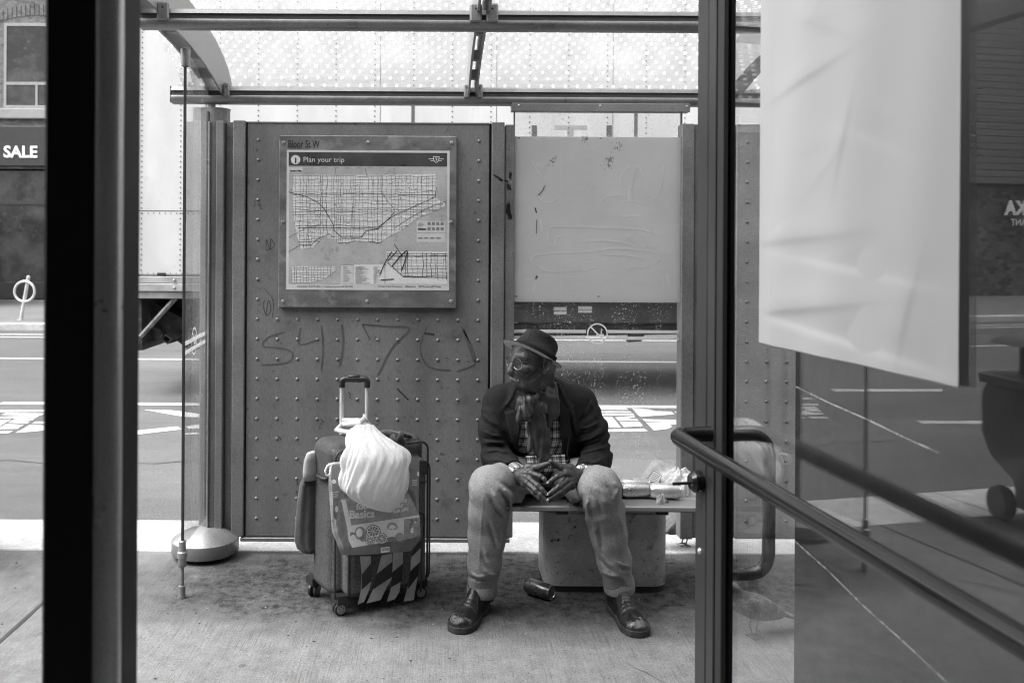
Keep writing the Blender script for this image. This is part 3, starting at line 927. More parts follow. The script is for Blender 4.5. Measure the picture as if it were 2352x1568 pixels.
# ---------------------------------------------------------------- bus shelter
YP = 4.33
def X3(px): return P(px, 750, YP).x
def Z3(py): return P(900, py, YP).z
m_steel = mat('shelter_steel', .215, .42, .35, var=.2, scale=4, fine=.16, fscale=130, bump=.06, bscale=90, spots=[(45, .70, .73, .04), (4, .62, .75, .12)])
m_panel = mat('panel_steel', .20, .45, .3, var=.24, scale=3.6, fine=.12, fscale=130, bump=.05, bscale=60, stretch=(1, 1, .35), spots=[(60, .69, .73, .04), (6, .58, .74, .11), (19, .64, .70, .085), (33, .66, .72, .30)])
m_alu = mat('beam_aluminium', .27, .35, .4, var=.16, scale=6, fine=.14, spots=[(40, .70, .73, .08)])
m_alu_d = mat('beam_groove', .10, .45, .3, var=.1)
m_paint_d = mat('dark_gap', .012, .7, var=.1)
m_screw = mat('screw', .5, .3, .6)
SH = thing('bus_shelter', 'grey steel bus shelter with a riveted wall, trip map and dotted glass roof', 'bus shelter', (X3(900), YP, 0))
ztop, zbot = Z3(281), Z3(1233)

def riveted(x0, x1, name='riveted_panel', full_from=9, m_panel=m_panel):
    f = MB(); f.bbox((x0, YP, zbot), (x1, YP + .06, ztop), .003)
    f.bbox((x0, YP - .004, ztop - .008), (x1, YP - .0005, ztop - .001), .001)
    o_ = f.build(name, m_panel, SH)
    r = MB()
    nx = 12; xs = [X3(591) + (X3(1098) - X3(591)) * i / 11 + (x0 - X3(566)) for i in range(nx)]
    for j in range(20):
        z = Z3(323 + 45.7 * j)
        for i, x in enumerate(xs):
            if j < full_from and 0 < i < nx - 1: continue
            r.dome((x, YP - .0002, z), (0, -1, 0), .0086, .0055, 10)
    r.build('rivet_heads', mat('rivet_steel', .24, .4, .3), o_, smooth='all')
    return o_
main_panel = riveted(X3(566), X3(1122))
riveted(X3(1690), X3(1690) + 1.15, full_from=0, m_panel=mat('panel_steel_reflection', .42, .4, .3, var=.2, scale=3, fine=.15, fscale=130))  # panel steel paled to carry the white reflection in the door glass
# frames round the panels
def frame_bar(name, px0, px1, dy0, dy1, z0, z1, m=None, r=.004):
    f = MB(); f.bbox((X3(px0), YP + dy0, z0), (X3(px1), YP + dy1, z1), r); return f.build(name, m or m_steel, SH)
frame_bar('panel_frame', 534, 562.5, -.012, .08, zbot - .0, ztop + .004)
frame_bar('panel_frame', 1127, 1156.5, -.012, .08, zbot - .01, ztop + .002)
frame_bar('panel_gap', 562.5, 566, .012, .06, zbot, ztop, m_paint_d)
frame_bar('panel_gap', 1122, 1127, .012, .06, zbot, ztop, m_paint_d)
frame_bar('channel', 513, 534, .03, .08, zbot, ztop)
frame_bar('channel', 495, 513, -.008, .06, zbot, ztop + .002)
frame_bar('channel', 481.5, 494.5, .015, .08, .18, ztop - .03)
frame_bar('channel', 472, 477, .0, .03, .18, ztop + .05, m_paint_d)
f = MB(); f.bbox((X3(477), YP - .006, .12), (X3(481), YP + .02, ztop), .002); f.build('edge_strip', m_alu, SH)
frame_bar('side_channel', 1158.5, 1180, -.002, .10, zbot, ztop - .008)
f = MB(); f.bbox((X3(555), YP - .01, zbot - .022), (X3(1173), YP + .06, zbot - .003), .003); f.build('bottom_rail', m_steel, SH)
frame_bar('window_post', 1563, 1592, -.01, .07, zbot, Z3(281))
frame_bar('window_post', 1594, 1690, .01, .07, zbot, ztop)
# spray marks on the channel beside the window
f = MB(); rs = np.random.RandomState(5)
def blot(px, py, w, h, ang, Y, n=26):
    c = P(px, py, Y)
    pts = []
    for k in range(n):
        a = 2 * math.pi * k / n; rr = 1 + rs.uniform(-.35, .35)
        u, v = math.cos(a) * w * rr, math.sin(a) * h * rr
        pts.append((c.x + (u * math.cos(ang) - v * math.sin(ang)) / 483, Y, c.z + (u * math.sin(ang) + v * math.cos(ang)) / 483))
    f.prism(pts, (0, -.0006, 0))
blot(1169, 430, 5, 8, .6, YP - .0025); blot(1163, 416, 5, 2.2, -.6, YP - .0025); blot(1170, 492, 6, 14, .2, YP - .0025); blot(1172, 403, 3, 9, 0, YP - .0025); blot(1168, 473, 4, 7, 0, YP - .0025)
blot(1143, 407, 10, 2.6, -.5, YP - .0125); blot(1151, 414, 6, 3, -.4, YP - .0125)
for k in range(70): blot(1168 + rs.normal(0, 4), 345 + rs.normal(0, 26), .6, .7, 0, YP - .0025, 6)
f.build('paint_splash', m_black, SH)
# graffiti pen lines on the riveted panel
m_tag = mat('graffiti_pen', .03, .6, var=.3); m_tag2 = mat('graffiti_faint', .088, .6, var=.3)
f = MB()
def pen(pts, w, Y=YP - .0015, mi=0, sub=6):
    q = []
    n = len(pts)
    for i in range(n - 1):
        p0, p1, p2, p3 = [Vector((*pts[max(0, min(n - 1, k))], 0)) for k in (i - 1, i, i + 1, i + 2)]
        for t_ in range(sub):
            t = t_ / sub
            q.append(.5 * ((2 * p1) + (-p0 + p2) * t + (2 * p0 - 5 * p1 + 4 * p2 - p3) * t * t + (-p0 + 3 * p1 - 3 * p2 + p3) * t ** 3))
    q.append(Vector((*pts[-1], 0)))
    L, R = [], []
    for i, p in enumerate(q):
        d = (q[min(i + 1, len(q) - 1)] - q[max(i - 1, 0)]);
        if d.length < 1e-6: d = Vector((1, 0, 0))
        d.normalize(); nn = Vector((-d.y, d.x, 0)) * w * .5
        L.append(P(p.x + nn.x, p.y + nn.y, Y)); R.append(P(p.x - nn.x, p.y - nn.y, Y))
    vs = L + R; k = len(L)
    f.add(vs, [(i, i + 1, k + i + 1, k + i) for i in range(k - 1)], mi)
pen([(655, 762), (615, 775), (605, 795), (650, 800), (672, 812), (660, 832), (600, 838)], 3.2, mi=1)
pen([(690, 752), (688, 790), (730, 780)], 3, mi=1); pen([(738, 748), (742, 800), (738, 848)], 3.4, mi=1)
pen([(785, 745), (788, 790), (780, 842)], 4.5, mi=1)
pen([(832, 745), (895, 750), (940, 755), (900, 800), (868, 862)], 4, mi=1); pen([(832, 745), (850, 780)], 3, mi=1)
pen([(980, 750), (965, 800), (985, 842), (1035, 850)], 3, mi=1); pen([(1060, 750), (1085, 800), (1090, 835), (1050, 852)], 3.4, mi=1)
pen([(1064, 757), (1076, 790), (1090, 830)], 7, mi=1); pen([(975, 765), (998, 768)], 5)
pen([(611, 575), (612, 550), (620, 572), (622, 548), (630, 566), (611, 575)], 1.3); pen([(608, 690), (604, 700), (612, 725), (622, 710), (616, 690), (611, 722)], 1.3)
pen([(606, 662), (622, 680), (628, 700), (625, 730)], 1); pen([(912, 892), (938, 918)], 3.5)
for (a_, b2) in ((640, 1002), (738, 962), (800, 900), (905, 985)):
    pen([(a_, b2), (a_ + 6, b2 + 8)], 2)
pen([(1066, 612), (1078, 598), (1090, 616)], 1.6, mi=2)
for k in range(120):
    x, y = rs.uniform(570, 1118), rs.uniform(290, 1225)
    if 630 < x < 1056 and 305 < y < 712: continue
    a = rs.uniform(0, 6.3); l = rs.uniform(1, 5)
    pen([(x, y), (x + math.cos(a) * l, y + math.sin(a) * l)], rs.uniform(.8, 1.7), mi=int(rs.rand() < .35), sub=2)
f.build('graffiti', [m_tag, m_tag2, m_alu], main_panel, recalc=False)

# main column with its base disc
pc = G(477, 1274); pcx = X3(484)
f = MB(); f.tube([(pcx, YP + .075, .10), (pcx, YP + .075, Z3(251))], .0690, 32); f.lathe([(.071, 0), (.071, .006), (.02, .012)], (pcx, YP + .075, Z3(251)))
f.build('column', m_steel, SH, smooth=True)
f = MB(); f.tube([(X3(479), YP + .04, Z3(255)), (X3(479), YP + .04, Z3(215))], .018, 12); f.build('neck', m_steel, SH, smooth=True)
f = MB(); f.lathe([(.10, .012), (.152, .022), (.156, .028), (.156, .083), (.150, .089), (.085, .122), (.072, .124), (.068, .126)], (X3(477), YP - .02, 0), n=48); f.build('base_disc', m_alu, SH, smooth=True)
f = MB(); f.lathe([(.09, 0), (.09, .02)], (X3(477), YP - .02, 0)); f.build('base_foot', m_paint_d, SH)

# beams
YF = 3.33
def beam(name, Y, yt, ym, yb, x0, x1, cl):
    z1, z2, z3 = P(1000, yt, Y).z, P(1000, ym, Y).z, P(1000, yb, Y).z
    H_ = z1 - z3
    f = MB()
    prof = [(0, z1), (-.5, z1 - .03 * H_), (-.85, z1 - .12 * H_), (-1, z1 - .3 * H_), (-.72, z1 - .31 * H_), (-.72, z1 - .56 * H_), (-.97, z1 - .57 * H_),
            (-1.02, z1 - .62 * H_), (-1.0, z1 - .78 * H_), (-.8, z1 - .92 * H_), (-.45, z3 + .002), (0, z3)]
    hw = H_ * .5
    pts = [(y * hw, z) for y, z in prof] + [(-y * hw, z) for y, z in prof[::-1][1:-1]]
    n = len(pts)
    vs = [(x0, Y + hw + y, z) for y, z in pts] + [(x1, Y + hw + y, z) for y, z in pts]
    f.add(vs, [(i, (i + 1) % n, n + (i + 1) % n, n + i) for i in range(n)])
    f.add(vs[:n], [tuple(range(n))]); f.add(vs[n:], [tuple(range(n))[::-1]])
    o_ = f.build(name, [m_alu], SH, smooth=True)
    g = MB(); g.box((x0 + .01, Y + hw * .26, z1 - .55 * H_), (x1 - .01, Y + hw * .275, z1 - .32 * H_)); g.build('groove', m_alu_d, o_)
    g = MB(); g.bbox((x0 - .006, Y + .0, z3 + .004), (x0 - .0005, Y + 2 * hw, z1 - .004), .002); g.build('end_cap', m_alu, o_)
    return o_
beam('rear_beam', YP, 198, 213, 240, P(392, 220, YP).x, X3(1690) + .3, None)
beam('front_beam', YF, 19, 32, 67, P(318, 40, YF).x, 1.75, None)
# ribs and roof
RIBY = [YP + .02, 4.14, 3.88, 3.61, 3.33, 3.0, 2.65, 2.35]
RIBZ = [2.205, 2.256, 2.30, 2.326, 2.345, 2.352, 2.345, 2.33]
def rib_z(y):
    return float(np.interp(y, RIBY[::-1], RIBZ[::-1]))
RX = [P(483, 205, YP).x, P(1087, 205, YP).x, P(1694, 205, YP).x]
m_rib = mat('rib_paint', .36, .45, .2, var=.12, scale=6, spots=[(50, .70, .73, .08)])
for i, x in enumerate(RX):
    f = MB()
    offs = [(-.021, .005), (.016, .005)] if i == 1 else [(-.012, .004), (.055, .004)] if i == 0 else [(-.06, .004), (.012, .004)]
    prof = [(4.36, 2.18), (4.14, 2.236), (4.01, 2.262), (3.88, 2.28), (3.75, 2.296), (3.61, 2.306), (3.33, 2.325), (3.0, 2.34), (2.35, 2.33), (2.35, 2.49), (3.0, 2.50), (3.33, 2.495), (3.6, 2.485), (3.8, 2.470), (3.95, 2.452), (4.09, 2.43),
            (4.17, 2.418), (4.25, 2.398), (4.34, 2.37), (4.42, 2.34), (4.48, 2.305), (4.52, 2.27), (4.55, 2.2)]
    for (dx, w) in offs:
        f.prism([(x + dx - w, a, b2) for a, b2 in prof], (2 * w, 0, 0))
    lo, hi = min(o_[0] for o_ in offs), max(o_[0] for o_ in offs)
    for y in (4.2, 3.98, 3.66, 3.05, 2.7):
        f.box((x + lo, y - .02, rib_z(y) - .002), (x + hi, y + .02, rib_z(y) + .04))
    ro = f.build('roof_rib', m_rib, SH)
    for (Y, py) in ((YP, 213), (YF, 30)):
        zt = P(1000, py - 16, Y).z
        for sx in ((-1, 1) if i == 1 else ((1,) if i == 0 else (-1,))):
            cx = x + (.030 if i == 1 else .078) * sx + (0 if i == 1 else 0)
            hw = .0145 if Y == YP else .022
            g = MB()
            g.bbox((cx - hw, Y - .012, zt - .06), (cx + hw, Y + .07, zt + .008), .006)
            g.dome((cx, Y - .012, zt - .012), (0, -1, 0), .004, .002, 8, 1)
            g.build('clamp', [m_alu, m_paint_d], ro)

# dotted glass roof
def roof_mat():
    m, t, o = new_mat('dotted_roof_glass')
    b = NB(t)
    uv = b.sep(src='UV')
    def lattice(ou, ov):
        fu = b.math('SUBTRACT', b.math('FRACT', b.math('ADD', b.math('DIVIDE', uv[0], .060), ou)), .5)
        fv = b.math('SUBTRACT', b.math('FRACT', b.math('ADD', b.math('DIVIDE', uv[1], .084), ov)), .5)
        du = b.math('MULTIPLY', fu, .060); dv = b.math('MULTIPLY', fv, .084)
        return b.math('SQRT', b.math('ADD', b.math('MULTIPLY', du, du), b.math('MULTIPLY', dv, dv)))
    d = b.math('MINIMUM', lattice(0.0, 0.0), lattice(.5, .5))
    dot = b.rng(d, .0062, .0082, 1, 0)
    n = b.noise(9, b.map((1, .3, 1)), 5, .65)
    dirt = b.rng(b.noise(150, None, 4, .7), .64, .70, 0, 1)
    band = b.rng(b.math('ABSOLUTE', b.math('SUBTRACT', uv[1], .42)), .01, .085, 1, 0)
    bandx = b.rng(b.noise(2.2, None, 3, .6), .40, .6, 0, 1)
    dirt = b.math('MULTIPLY', dirt, b.math('ADD', b.math('MULTIPLY', band, bandx), .02))
    tr = t.nodes.new('ShaderNodeBsdfTransparent'); tr.inputs[0].default_value = (.86, .86, .86, 1)
    tl = t.nodes.new('ShaderNodeBsdfTranslucent'); tl.inputs[0].default_value = (.9, .9, .9, 1)
    df = t.nodes.new('ShaderNodeBsdfDiffuse'); df.inputs[0].default_value = (.8, .8, .8, 1)
    dk = t.nodes.new('ShaderNodeBsdfDiffuse'); dk.inputs[0].default_value = (.04, .04, .04, 1)
    a1 = t.nodes.new('ShaderNodeMixShader'); a1.inputs[0].default_value = .2
    t.links.new(tl.outputs[0], a1.inputs[1]); t.links.new(df.outputs[0], a1.inputs[2])
    a2 = t.nodes.new('ShaderNodeMixShader')
    t.links.new(b.mixf(dot, b.rng(n, .3, .7, .05, .13), .9), a2.inputs[0])
    t.links.new(tr.outputs[0], a2.inputs[1]); t.links.new(a1.outputs[0], a2.inputs[2])
    a3 = t.nodes.new('ShaderNodeMixShader'); t.links.new(b.math('MULTIPLY', dirt, .9), a3.inputs[0])
    t.links.new(a2.outputs[0], a3.inputs[1]); t.links.new(dk.outputs[0], a3.inputs[2])
    gl = t.nodes.new('ShaderNodeBsdfGlossy'); gl.inputs['Roughness'].default_value = .05
    a4 = t.nodes.new('ShaderNodeMixShader'); a4.inputs[0].default_value = .05
    t.links.new(a3.outputs[0], a4.inputs[1]); t.links.new(gl.outputs[0], a4.inputs[2])
    t.links.new(a4.outputs[0], o.inputs['Surface'])
    return m
m_roof = roof_mat()
RR = [(4.56, 2.23), (4.53, 2.285), (4.49, 2.32), (4.42, 2.357), (4.34, 2.388), (4.25, 2.415), (4.17, 2.436), (4.09, 2.448), (3.95, 2.470), (3.8, 2.488), (3.6, 2.503), (3.33, 2.513), (3.0, 2.518), (2.6, 2.515), (2.35, 2.508)]
ysr = [a for a, b2 in RR]
for (x0, x1) in ((RX[0] - .2, RX[1] - .004), (RX[1] + .004, RX[2] + .2)):
    vs, uvs = [], []
    v = 0; py_ = None
    for y in ysr:
        z = dict(RR)[y] + .004
        if py_ is not None: v += math.hypot(y - py_[0], z - py_[1])
        py_ = (y, z)
        for (x) in (x0, x1):
            vs.append((x, y, z)); uvs.append((x, v))
    n = len(ysr)
    fs = [(2 * i, 2 * i + 1, 2 * i + 3, 2 * i + 2) for i in range(n - 1)]
    me = bpy.data.meshes.new('roof_pane'); me.from_pydata(vs, [], fs)
    ul = me.uv_layers.new(name='UVMap')
    for l in me.loops: ul.data[l.index].uv = uvs[l.vertex_index]
    me.materials.append(m_roof)
    me.polygons.foreach_set('use_smooth', [True] * len(me.polygons))
    ob = bpy.data.objects.new('roof_pane', me); COL.objects.link(ob); put(ob, SH)
    sm = ob.modifiers.new('thickness', 'SOLIDIFY'); sm.thickness = .008; sm.offset = 1

# end glass with its edge rod
glass_c = glass_mat('clean_glass', .95, .045, .25, 60, .03)
xr, yr = G(418, 1372).x, G(418, 1372).y
zb_g, zt_g = .2, None
f = MB()
pts = []
for k in range(7):
    y = YP - .01 + (yr - YP + .01) * k / 6
    pts.append((xr + (X3(474) - xr) * (1 - k / 6), y, rib_z(y) - .03))
bot = [(xr, yr, .215), (X3(474), YP - .01, .12 + .06)]
f.prism(pts + bot, (.008, 0, 0)); f.build('end_glass', glass_c, SH)
f = MB(); f.bbox((xr - .004, yr - .006, .2), (xr + .007, yr + .004, rib_z(yr) - .04), .001); f.build('glass_edge', m_dark, SH)
f = MB(); f.tube([(xr, yr, 0), (xr, yr, .21)], .008, 12); f.lathe([(.018, 0), (.018, .006), (.014, .012), (.014, .05), (.009, .052)], (xr, yr, 0)); f.build('foot_rod', m_steel, SH, smooth=True)
f = MB(); f.lathe([(.014, .13), (.017, .135), (.017, .165), (.021, .167), (.021, .19), (.016, .195), (.014, .235), (.009, .24)], (xr, yr, 0)); f.build('glass_clamp', m_alu, SH, smooth=True)
zt = P(431, 130, yr).z
f = MB(); f.lathe([(.010, -.045), (.017, -.04), (.02, .0), (.021, .03), (.012, .035)], (xr + .002, yr, zt)); f.build('top_clamp', m_alu, SH, smooth=True)

def backlit(name, v, tr, var=.04):
    """sheet that lets light through from behind"""
    m, t, o = new_mat(name); b = NB(t)
    c = b.math('MULTIPLY', b.rng(b.noise(3, None, 4, .6), .3, .7, 1 - var, 1 + var), v)
    c = b.math('MULTIPLY', c, b.rng(b.noise(400, None, 2, .6), .3, .7, .97, 1.03))
    pr = b.princ(c, .55)
    tl = t.nodes.new('ShaderNodeBsdfTranslucent'); t.links.new(c, tl.inputs[0])
    mx = t.nodes.new('ShaderNodeMixShader'); mx.inputs[0].default_value = tr
    t.links.new(pr, mx.inputs[1]); t.links.new(tl.outputs[0], mx.inputs[2]); t.links.new(mx.outputs[0], o.inputs['Surface'])
    return m
def decal_ring(f, c, u, v, r, w, n=40, off=Vector((0, 0, 0))):
    vs = []
    for k in range(n):
        a = 2 * math.pi * k / n
        for rr in (r, r - w):
            vs.append(c + u * (math.cos(a) * rr) + v * (math.sin(a) * rr) + off)
    f.add(vs, [(2 * k, 2 * k + 1, (2 * k + 3) % (2 * n), (2 * k + 2) % (2 * n)) for k in range(n)])
def bar3(f, c, u, v, x0, y0, x1, y1, w, off=Vector((0, 0, 0)), mi=0):
    a = c + u * x0 + v * y0; b2 = c + u * x1 + v * y1
    d = (b2 - a).normalized(); nrm = u.cross(v).normalized(); s_ = d.cross(nrm) * w * .5
    f.add([a - s_ + off, b2 - s_ + off, b2 + s_ + off, a + s_ + off], [(0, 1, 2, 3)], mi)
def nosmoke(f, c, u, v, r, off):
    decal_ring(f, c, u, v, r, r * .13, off=off)
    bar3(f, c, u, v, -r * .62, r * .62, r * .62, -r * .62, r * .13, off)
    bar3(f, c, u, v, -r * .1, -r * .12, r * .62, -r * .12, r * .16, off * 1.3)
    for k in range(3):
        bar3(f, c, u, v, r * .42 + k * .03 * r, -r * .0 + k * r * .16, r * .30 + k * .03 * r, r * .14 + k * r * .16, r * .09, off * 1.3)
m_decal = backlit('white_decal', .8, .75)
m_roof_edge = None
# lines and symbol on the end glass
f = MB()
u = Vector((X3(474) - xr, YP - .01 - yr, 0)).normalized(); v = Vector((0, 0, 1))
for py in (786, 806):
    a = hit(424, py, (xr, yr, 0), u.cross(v)); b2 = hit(470, py - 16, (xr, yr, 0), u.cross(v))
    z = (a.z + b2.z) / 2
    f.add([Vector((xr - .002, yr, z - .009)), Vector((xr - .002, yr, z + .009)), Vector((X3(474) - .002, YP - .012, z + .009)), Vector((X3(474) - .002, YP - .012, z - .009))], [(0, 1, 2, 3)])
nosmoke(f, hit(447, 783, (xr - .002, yr, 0), u.cross(v)), u, v, .062, Vector((-.0015, 0, 0)))
f.build('white_decal', m_decal, SH, recalc=False)

# window with frosted board
gx0, gx1 = X3(1180), X3(1566)
f = MB(); f.box((gx0, YP + .03, .45), (gx1, YP + .038, Z3(250))); wg = f.build('window_glass', glass_mat('dirty_glass', .95, .045, .62, 95, .03), SH)
f = MB(); f.bbox((X3(1172), YP - .014, Z3(255)), (X3(1581), YP - .002, Z3(236)), .002); f.bbox((X3(1172), YP - .004, Z3(254)), (X3(1581), YP + .05, Z3(237)), .002)
for px in (1188, 1375, 1573): f.dome((X3(px), YP - .014, Z3(242)), (0, -1, 0), .006, .003, 8, 1)
f.build('window_head', [m_steel, m_screw], SH)
m_fb = backlit('frosted_board', .70, .68, var=.05)
f = MB(); f.bbox((X3(1181), YP + .012, Z3(692)), (X3(1569.5), YP + .022, Z3(311)), .002)
fb = f.build('grey_board', m_fb, SH)
f = MB()
m_smear = backlit('smear', .80, .62); 
def zb6(X, Y): return ((1220 + X / 3.136) / 1.063, (300 + Y / 3.136) / 1.063)
def smear(pts, w, mi=0): pen([zb6(*p) for p in pts], w, YP + .0105, mi)
smear([(250, 290), (285, 360), (340, 430), (350, 480), (305, 545), (325, 595), (390, 605), (465, 560)], 3)
smear([(280, 320), (345, 330)], 12); smear([(385, 940), (370, 860), (385, 800), (470, 793), (800, 800), (1090, 815), (1150, 840)], 4)
smear([(420, 940), (435, 870), (470, 870)], 4); smear([(240, 1060), (260, 1020), (400, 995), (700, 985), (850, 960), (1050, 970), (1180, 990), (1225, 1040), (1180, 1070)], 4)
smear([(650, 905), (860, 905), (1040, 945)], 4); smear([(820, 1010), (960, 1010), (1100, 1040)], 4); smear([(960, 860), (1020, 880), (1110, 960)], 10)
smear([(290, 1090), (380, 1135), (620, 1130), (740, 1105)], 2.5); smear([(970, 1110), (1040, 1095), (1120, 1108)], 5)
smear([(930, 480), (930, 400), (990, 330)], 3.5); smear([(1005, 510), (1035, 350), (1075, 350), (1170, 565), (1230, 500), (1255, 330)], 3.5)
smear([(760, 610), (830, 560), (970, 550)], 3); smear([(930, 600), (1040, 600), (1120, 625)], 4); smear([(1000, 520), (1000, 590)], 10)
smear([(940, 715), (1065, 710)], 4); smear([(200, 1200), (270, 1190), (285, 1170)], 4); smear([(285, 1170), (255, 1290)], 4); smear([(1240, 1130), (1255, 1260)], 5); smear([(1270, 1150), (1305, 1240)], 5)
smear([(310, 740), (320, 830), (280, 855)], 4)
for y in (190, 258, 318, 380, 450, 520, 580, 640, 700, 750, 885, 945, 1065, 1180, 1240, 1305):
    smear([(475, y), (745, y)], .5)
smear([(470, 120), (468, 1350)], .7)
for (X, Y, w) in ((405, 290, 5), (820, 315, 7), (655, 110, 4), (915, 170, 7), (850, 280, 5)):
    for k in range(26):
        px, py = zb6(X + rs.normal(0, w * 3), Y + rs.normal(0, w * 4)); l = rs.uniform(1, 4)
        pen([(px, py), (px + rs.normal(0, 1), py + l)], .9, YP + .0105, 1, 2)
smear([(345, 480), (330, 515), (297, 555)], 1.8, 1); smear([(272, 650), (282, 690)], 3, 1); smear([(285, 740), (280, 850)], 1.6, 1)
f.build('smears', [m_smear, m_tag], fb, recalc=False)
f = MB()
for (X, Y) in ((148, 112), (772, 117), (1388, 728), (128, 1324), (757, 1325), (1382, 1323), (1395, 125)):
    px, py = zb6(X, Y); p = P(px, py, YP + .0118); f.dome(p, (0, -1, 0), .006, .003, 8); f.dome(p + Vector((0, -.003, 0)), (0, -1, 0), .0025, .0012, 6, 1)
f.build('screw', [m_screw, m_paint_d], fb)
f = MB()
for py in (758, 773):
    zc = Z3(py + 2)
    for (xa, xb) in ((gx0 + .002, X3(1348)), (X3(1396), gx1 - .002)):
        f.box((xa, YP + .027, zc - .0075), (xb, YP + .0295, zc + .0075))
c = P(1372, 766, YP + .0275); nosmoke(f, c, Vector((1, 0, 0)), Vector((0, 0, 1)), .05, Vector((0, -.0012, 0)))
f.build('white_decal', m_decal, wg, recalc=False)
f = MB(); f.bbox((gx0 - .004, YP + .022, .45), (gx0 + .003, YP + .045, Z3(255)), .001); f.bbox((gx1 - .003, YP + .022, .45), (gx1 + .004, YP + .045, Z3(255)), .001); f.build('glazing_bead', m_alu, wg)

# ---------------------------------------------------------------- trip map board
YM = YP - .03
def M3(px, py, dy=0): return P(px, py, YM - dy)
m_board2 = mat('map_board', .19, .4, .35, var=.3, scale=7, fine=.2, fscale=130, stretch=(1, 1, 2.2), spots=[(9, .54, .66, .30), (30, .66, .70, .07)])
m_print = mat('map_print', .60, .35, 0, var=.06, scale=5, fine=.05)
m_p2 = mat('map_land', .72, .4, var=.05); m_p3 = mat('map_water', .43, .4, var=.15, scale=9, spots=[(12, .6, .7, .28)]); m_ink = mat('map_ink', .02, .5, var=.3); m_ink2 = mat('map_line', .22, .5, var=.3)
m_hdr = mat('map_header', .065, .35, var=.25, scale=8); m_wht = mat('map_white', .65, .4)
f = MB(); a, b2 = M3(639, 706), M3(1049, 313)
f.bbox((a.x, YM, a.z), (b2.x, YP - .0006, b2.z), .003); mbd = f.build('map_board', m_board2, SH)
def mrect(f, x0, y0, x1, y1, d, mi=0):
    a, b2 = M3(x0, y1, d), M3(x1, y0, d)
    f.box((a.x, YM - d, a.z), (b2.x, YM - d + .0004, b2.z), mi)
f = MB(); mrect(f, 657, 346.5, 1033, 665, .0012, 0); mrect(f, 663, 384, 1027, 608, .002, 2)
mrect(f, 663, 608, 781, 651, .0021, 2); mrect(f, 785, 608, 811, 652, .002, 0); mrect(f, 813, 608, 882, 652, .0021, 1); mrect(f, 887, 578, 1028, 652, .0022, 1)
land = [(675, 402), (873, 402), (1000, 400), (1004, 425), (1000, 440), (1003, 455), (1026, 470), (1012, 478), (985, 490), (960, 500), (920, 530), (890, 545), (870, 558), (815, 552), (790, 562), (750, 545), (735, 550), (720, 568), (692, 572), (682, 540), (675, 500), (672, 440)]
f.prism([M3(x, y, .0022) for x, y in land], (0, -.0004, 0), 1)
land2 = [(670, 612), (770, 612), (772, 620), (745, 640), (715, 648), (672, 648)]
f.prism([M3(x, y, .0023) for x, y in land2], (0, -.0004, 0), 1)
mrect(f, 957, 508, 1023, 534, .0026, 0); mrect(f, 957, 536, 1023, 556, .0026, 0); mrect(f, 663, 385, 695, 397, .0024, 0)
f.build('map_print', [m_print, m_p2, m_p3], mbd)
f = MB(); mrect(f, 663, 351.5, 1027, 381, .0018); f.build('map_header', m_hdr, mbd)
f = MB()
c = M3(679, 367, .0024)
pts = [(c.x + .022 * math.cos(w), c.y, c.z + .022 * math.sin(w)) for w in [2 * math.pi * k / 28 for k in range(28)]]
f.prism(pts, (0, -.0004, 0), 1)
text_mb(f, 'Plan your trip', .034, M3(696, 372, .0026), (1, 0, 0), (0, 0, 1), 1, sx=1.04, extrude=.0003)
# winged shield emblem
e = M3(1002, 367, .0024)
for (x0, x1, y) in ((-17, -5, -2), (-13, -4, 2), (5, 17, -2), (4, 13, 2)):
    f.box((e.x + x0 / 483, e.y - .0003, e.z + (-y - 1) / 483), (e.x + x1 / 483, e.y, e.z + (-y + .4) / 483), 1)
sh = [(-7, -7), (7, -7), (5, 3), (0, 7), (-5, 3)]
for i in range(5):
    (ax, ay), (bx, by) = sh[i], sh[(i + 1) % 5]
    bar3(f, e, Vector((1, 0, 0)), Vector((0, 0, 1)), ax / 483, -ay / 483, bx / 483, -by / 483, .0030, Vector((0, -.0006, 0)), 1)
bar3(f, e, Vector((1, 0, 0)), Vector((0, 0, 1)), -.006, .007, .006, .007, .003, Vector((0, -.0006, 0)), 1); bar3(f, e, Vector((1, 0, 0)), Vector((0, 0, 1)), 0, .007, 0, -.006, .003, Vector((0, -.0006, 0)), 1)
bar3(f, e, Vector((1, 0, 0)), Vector((0, 0, 1)), .002, .002, .005, -.003, .002, Vector((0, -.0006, 0)), 1)
text_mb(f, 'i', .036, M3(679, 374, .0034), (1, 0, 0), (0, 0, 1), 0, sx=1.0, extrude=.0003, align='CENTER', bold=.0016)
text_mb(f, 'Bloor St W', .050, M3(661, 339, .0008), (1, 0, 0), (0, 0, 1), 0, sx=.64, extrude=.0003, bold=.0006)
text_mb(f, 'System Map', .0115, M3(666, 394, .003), (1, 0, 0), (0, 0, 1), 0, extrude=.0002, bold=.0004)
text_mb(f, 'Information  416 393 4636   |   Customer Service  416 393 3030', .0105, M3(683, 659, .0016), (1, 0, 0), (0, 0, 1), 0, extrude=.0002, sx=.95)
text_mb(f, 'Toronto Transit Commission     @takethettc     @TTCnotices @TTChelps', .0105, M3(868, 659, .0016), (1, 0, 0), (0, 0, 1), 0, extrude=.0002, sx=.92)
f.build('lettering', [m_ink, m_wht], mbd, recalc=False)
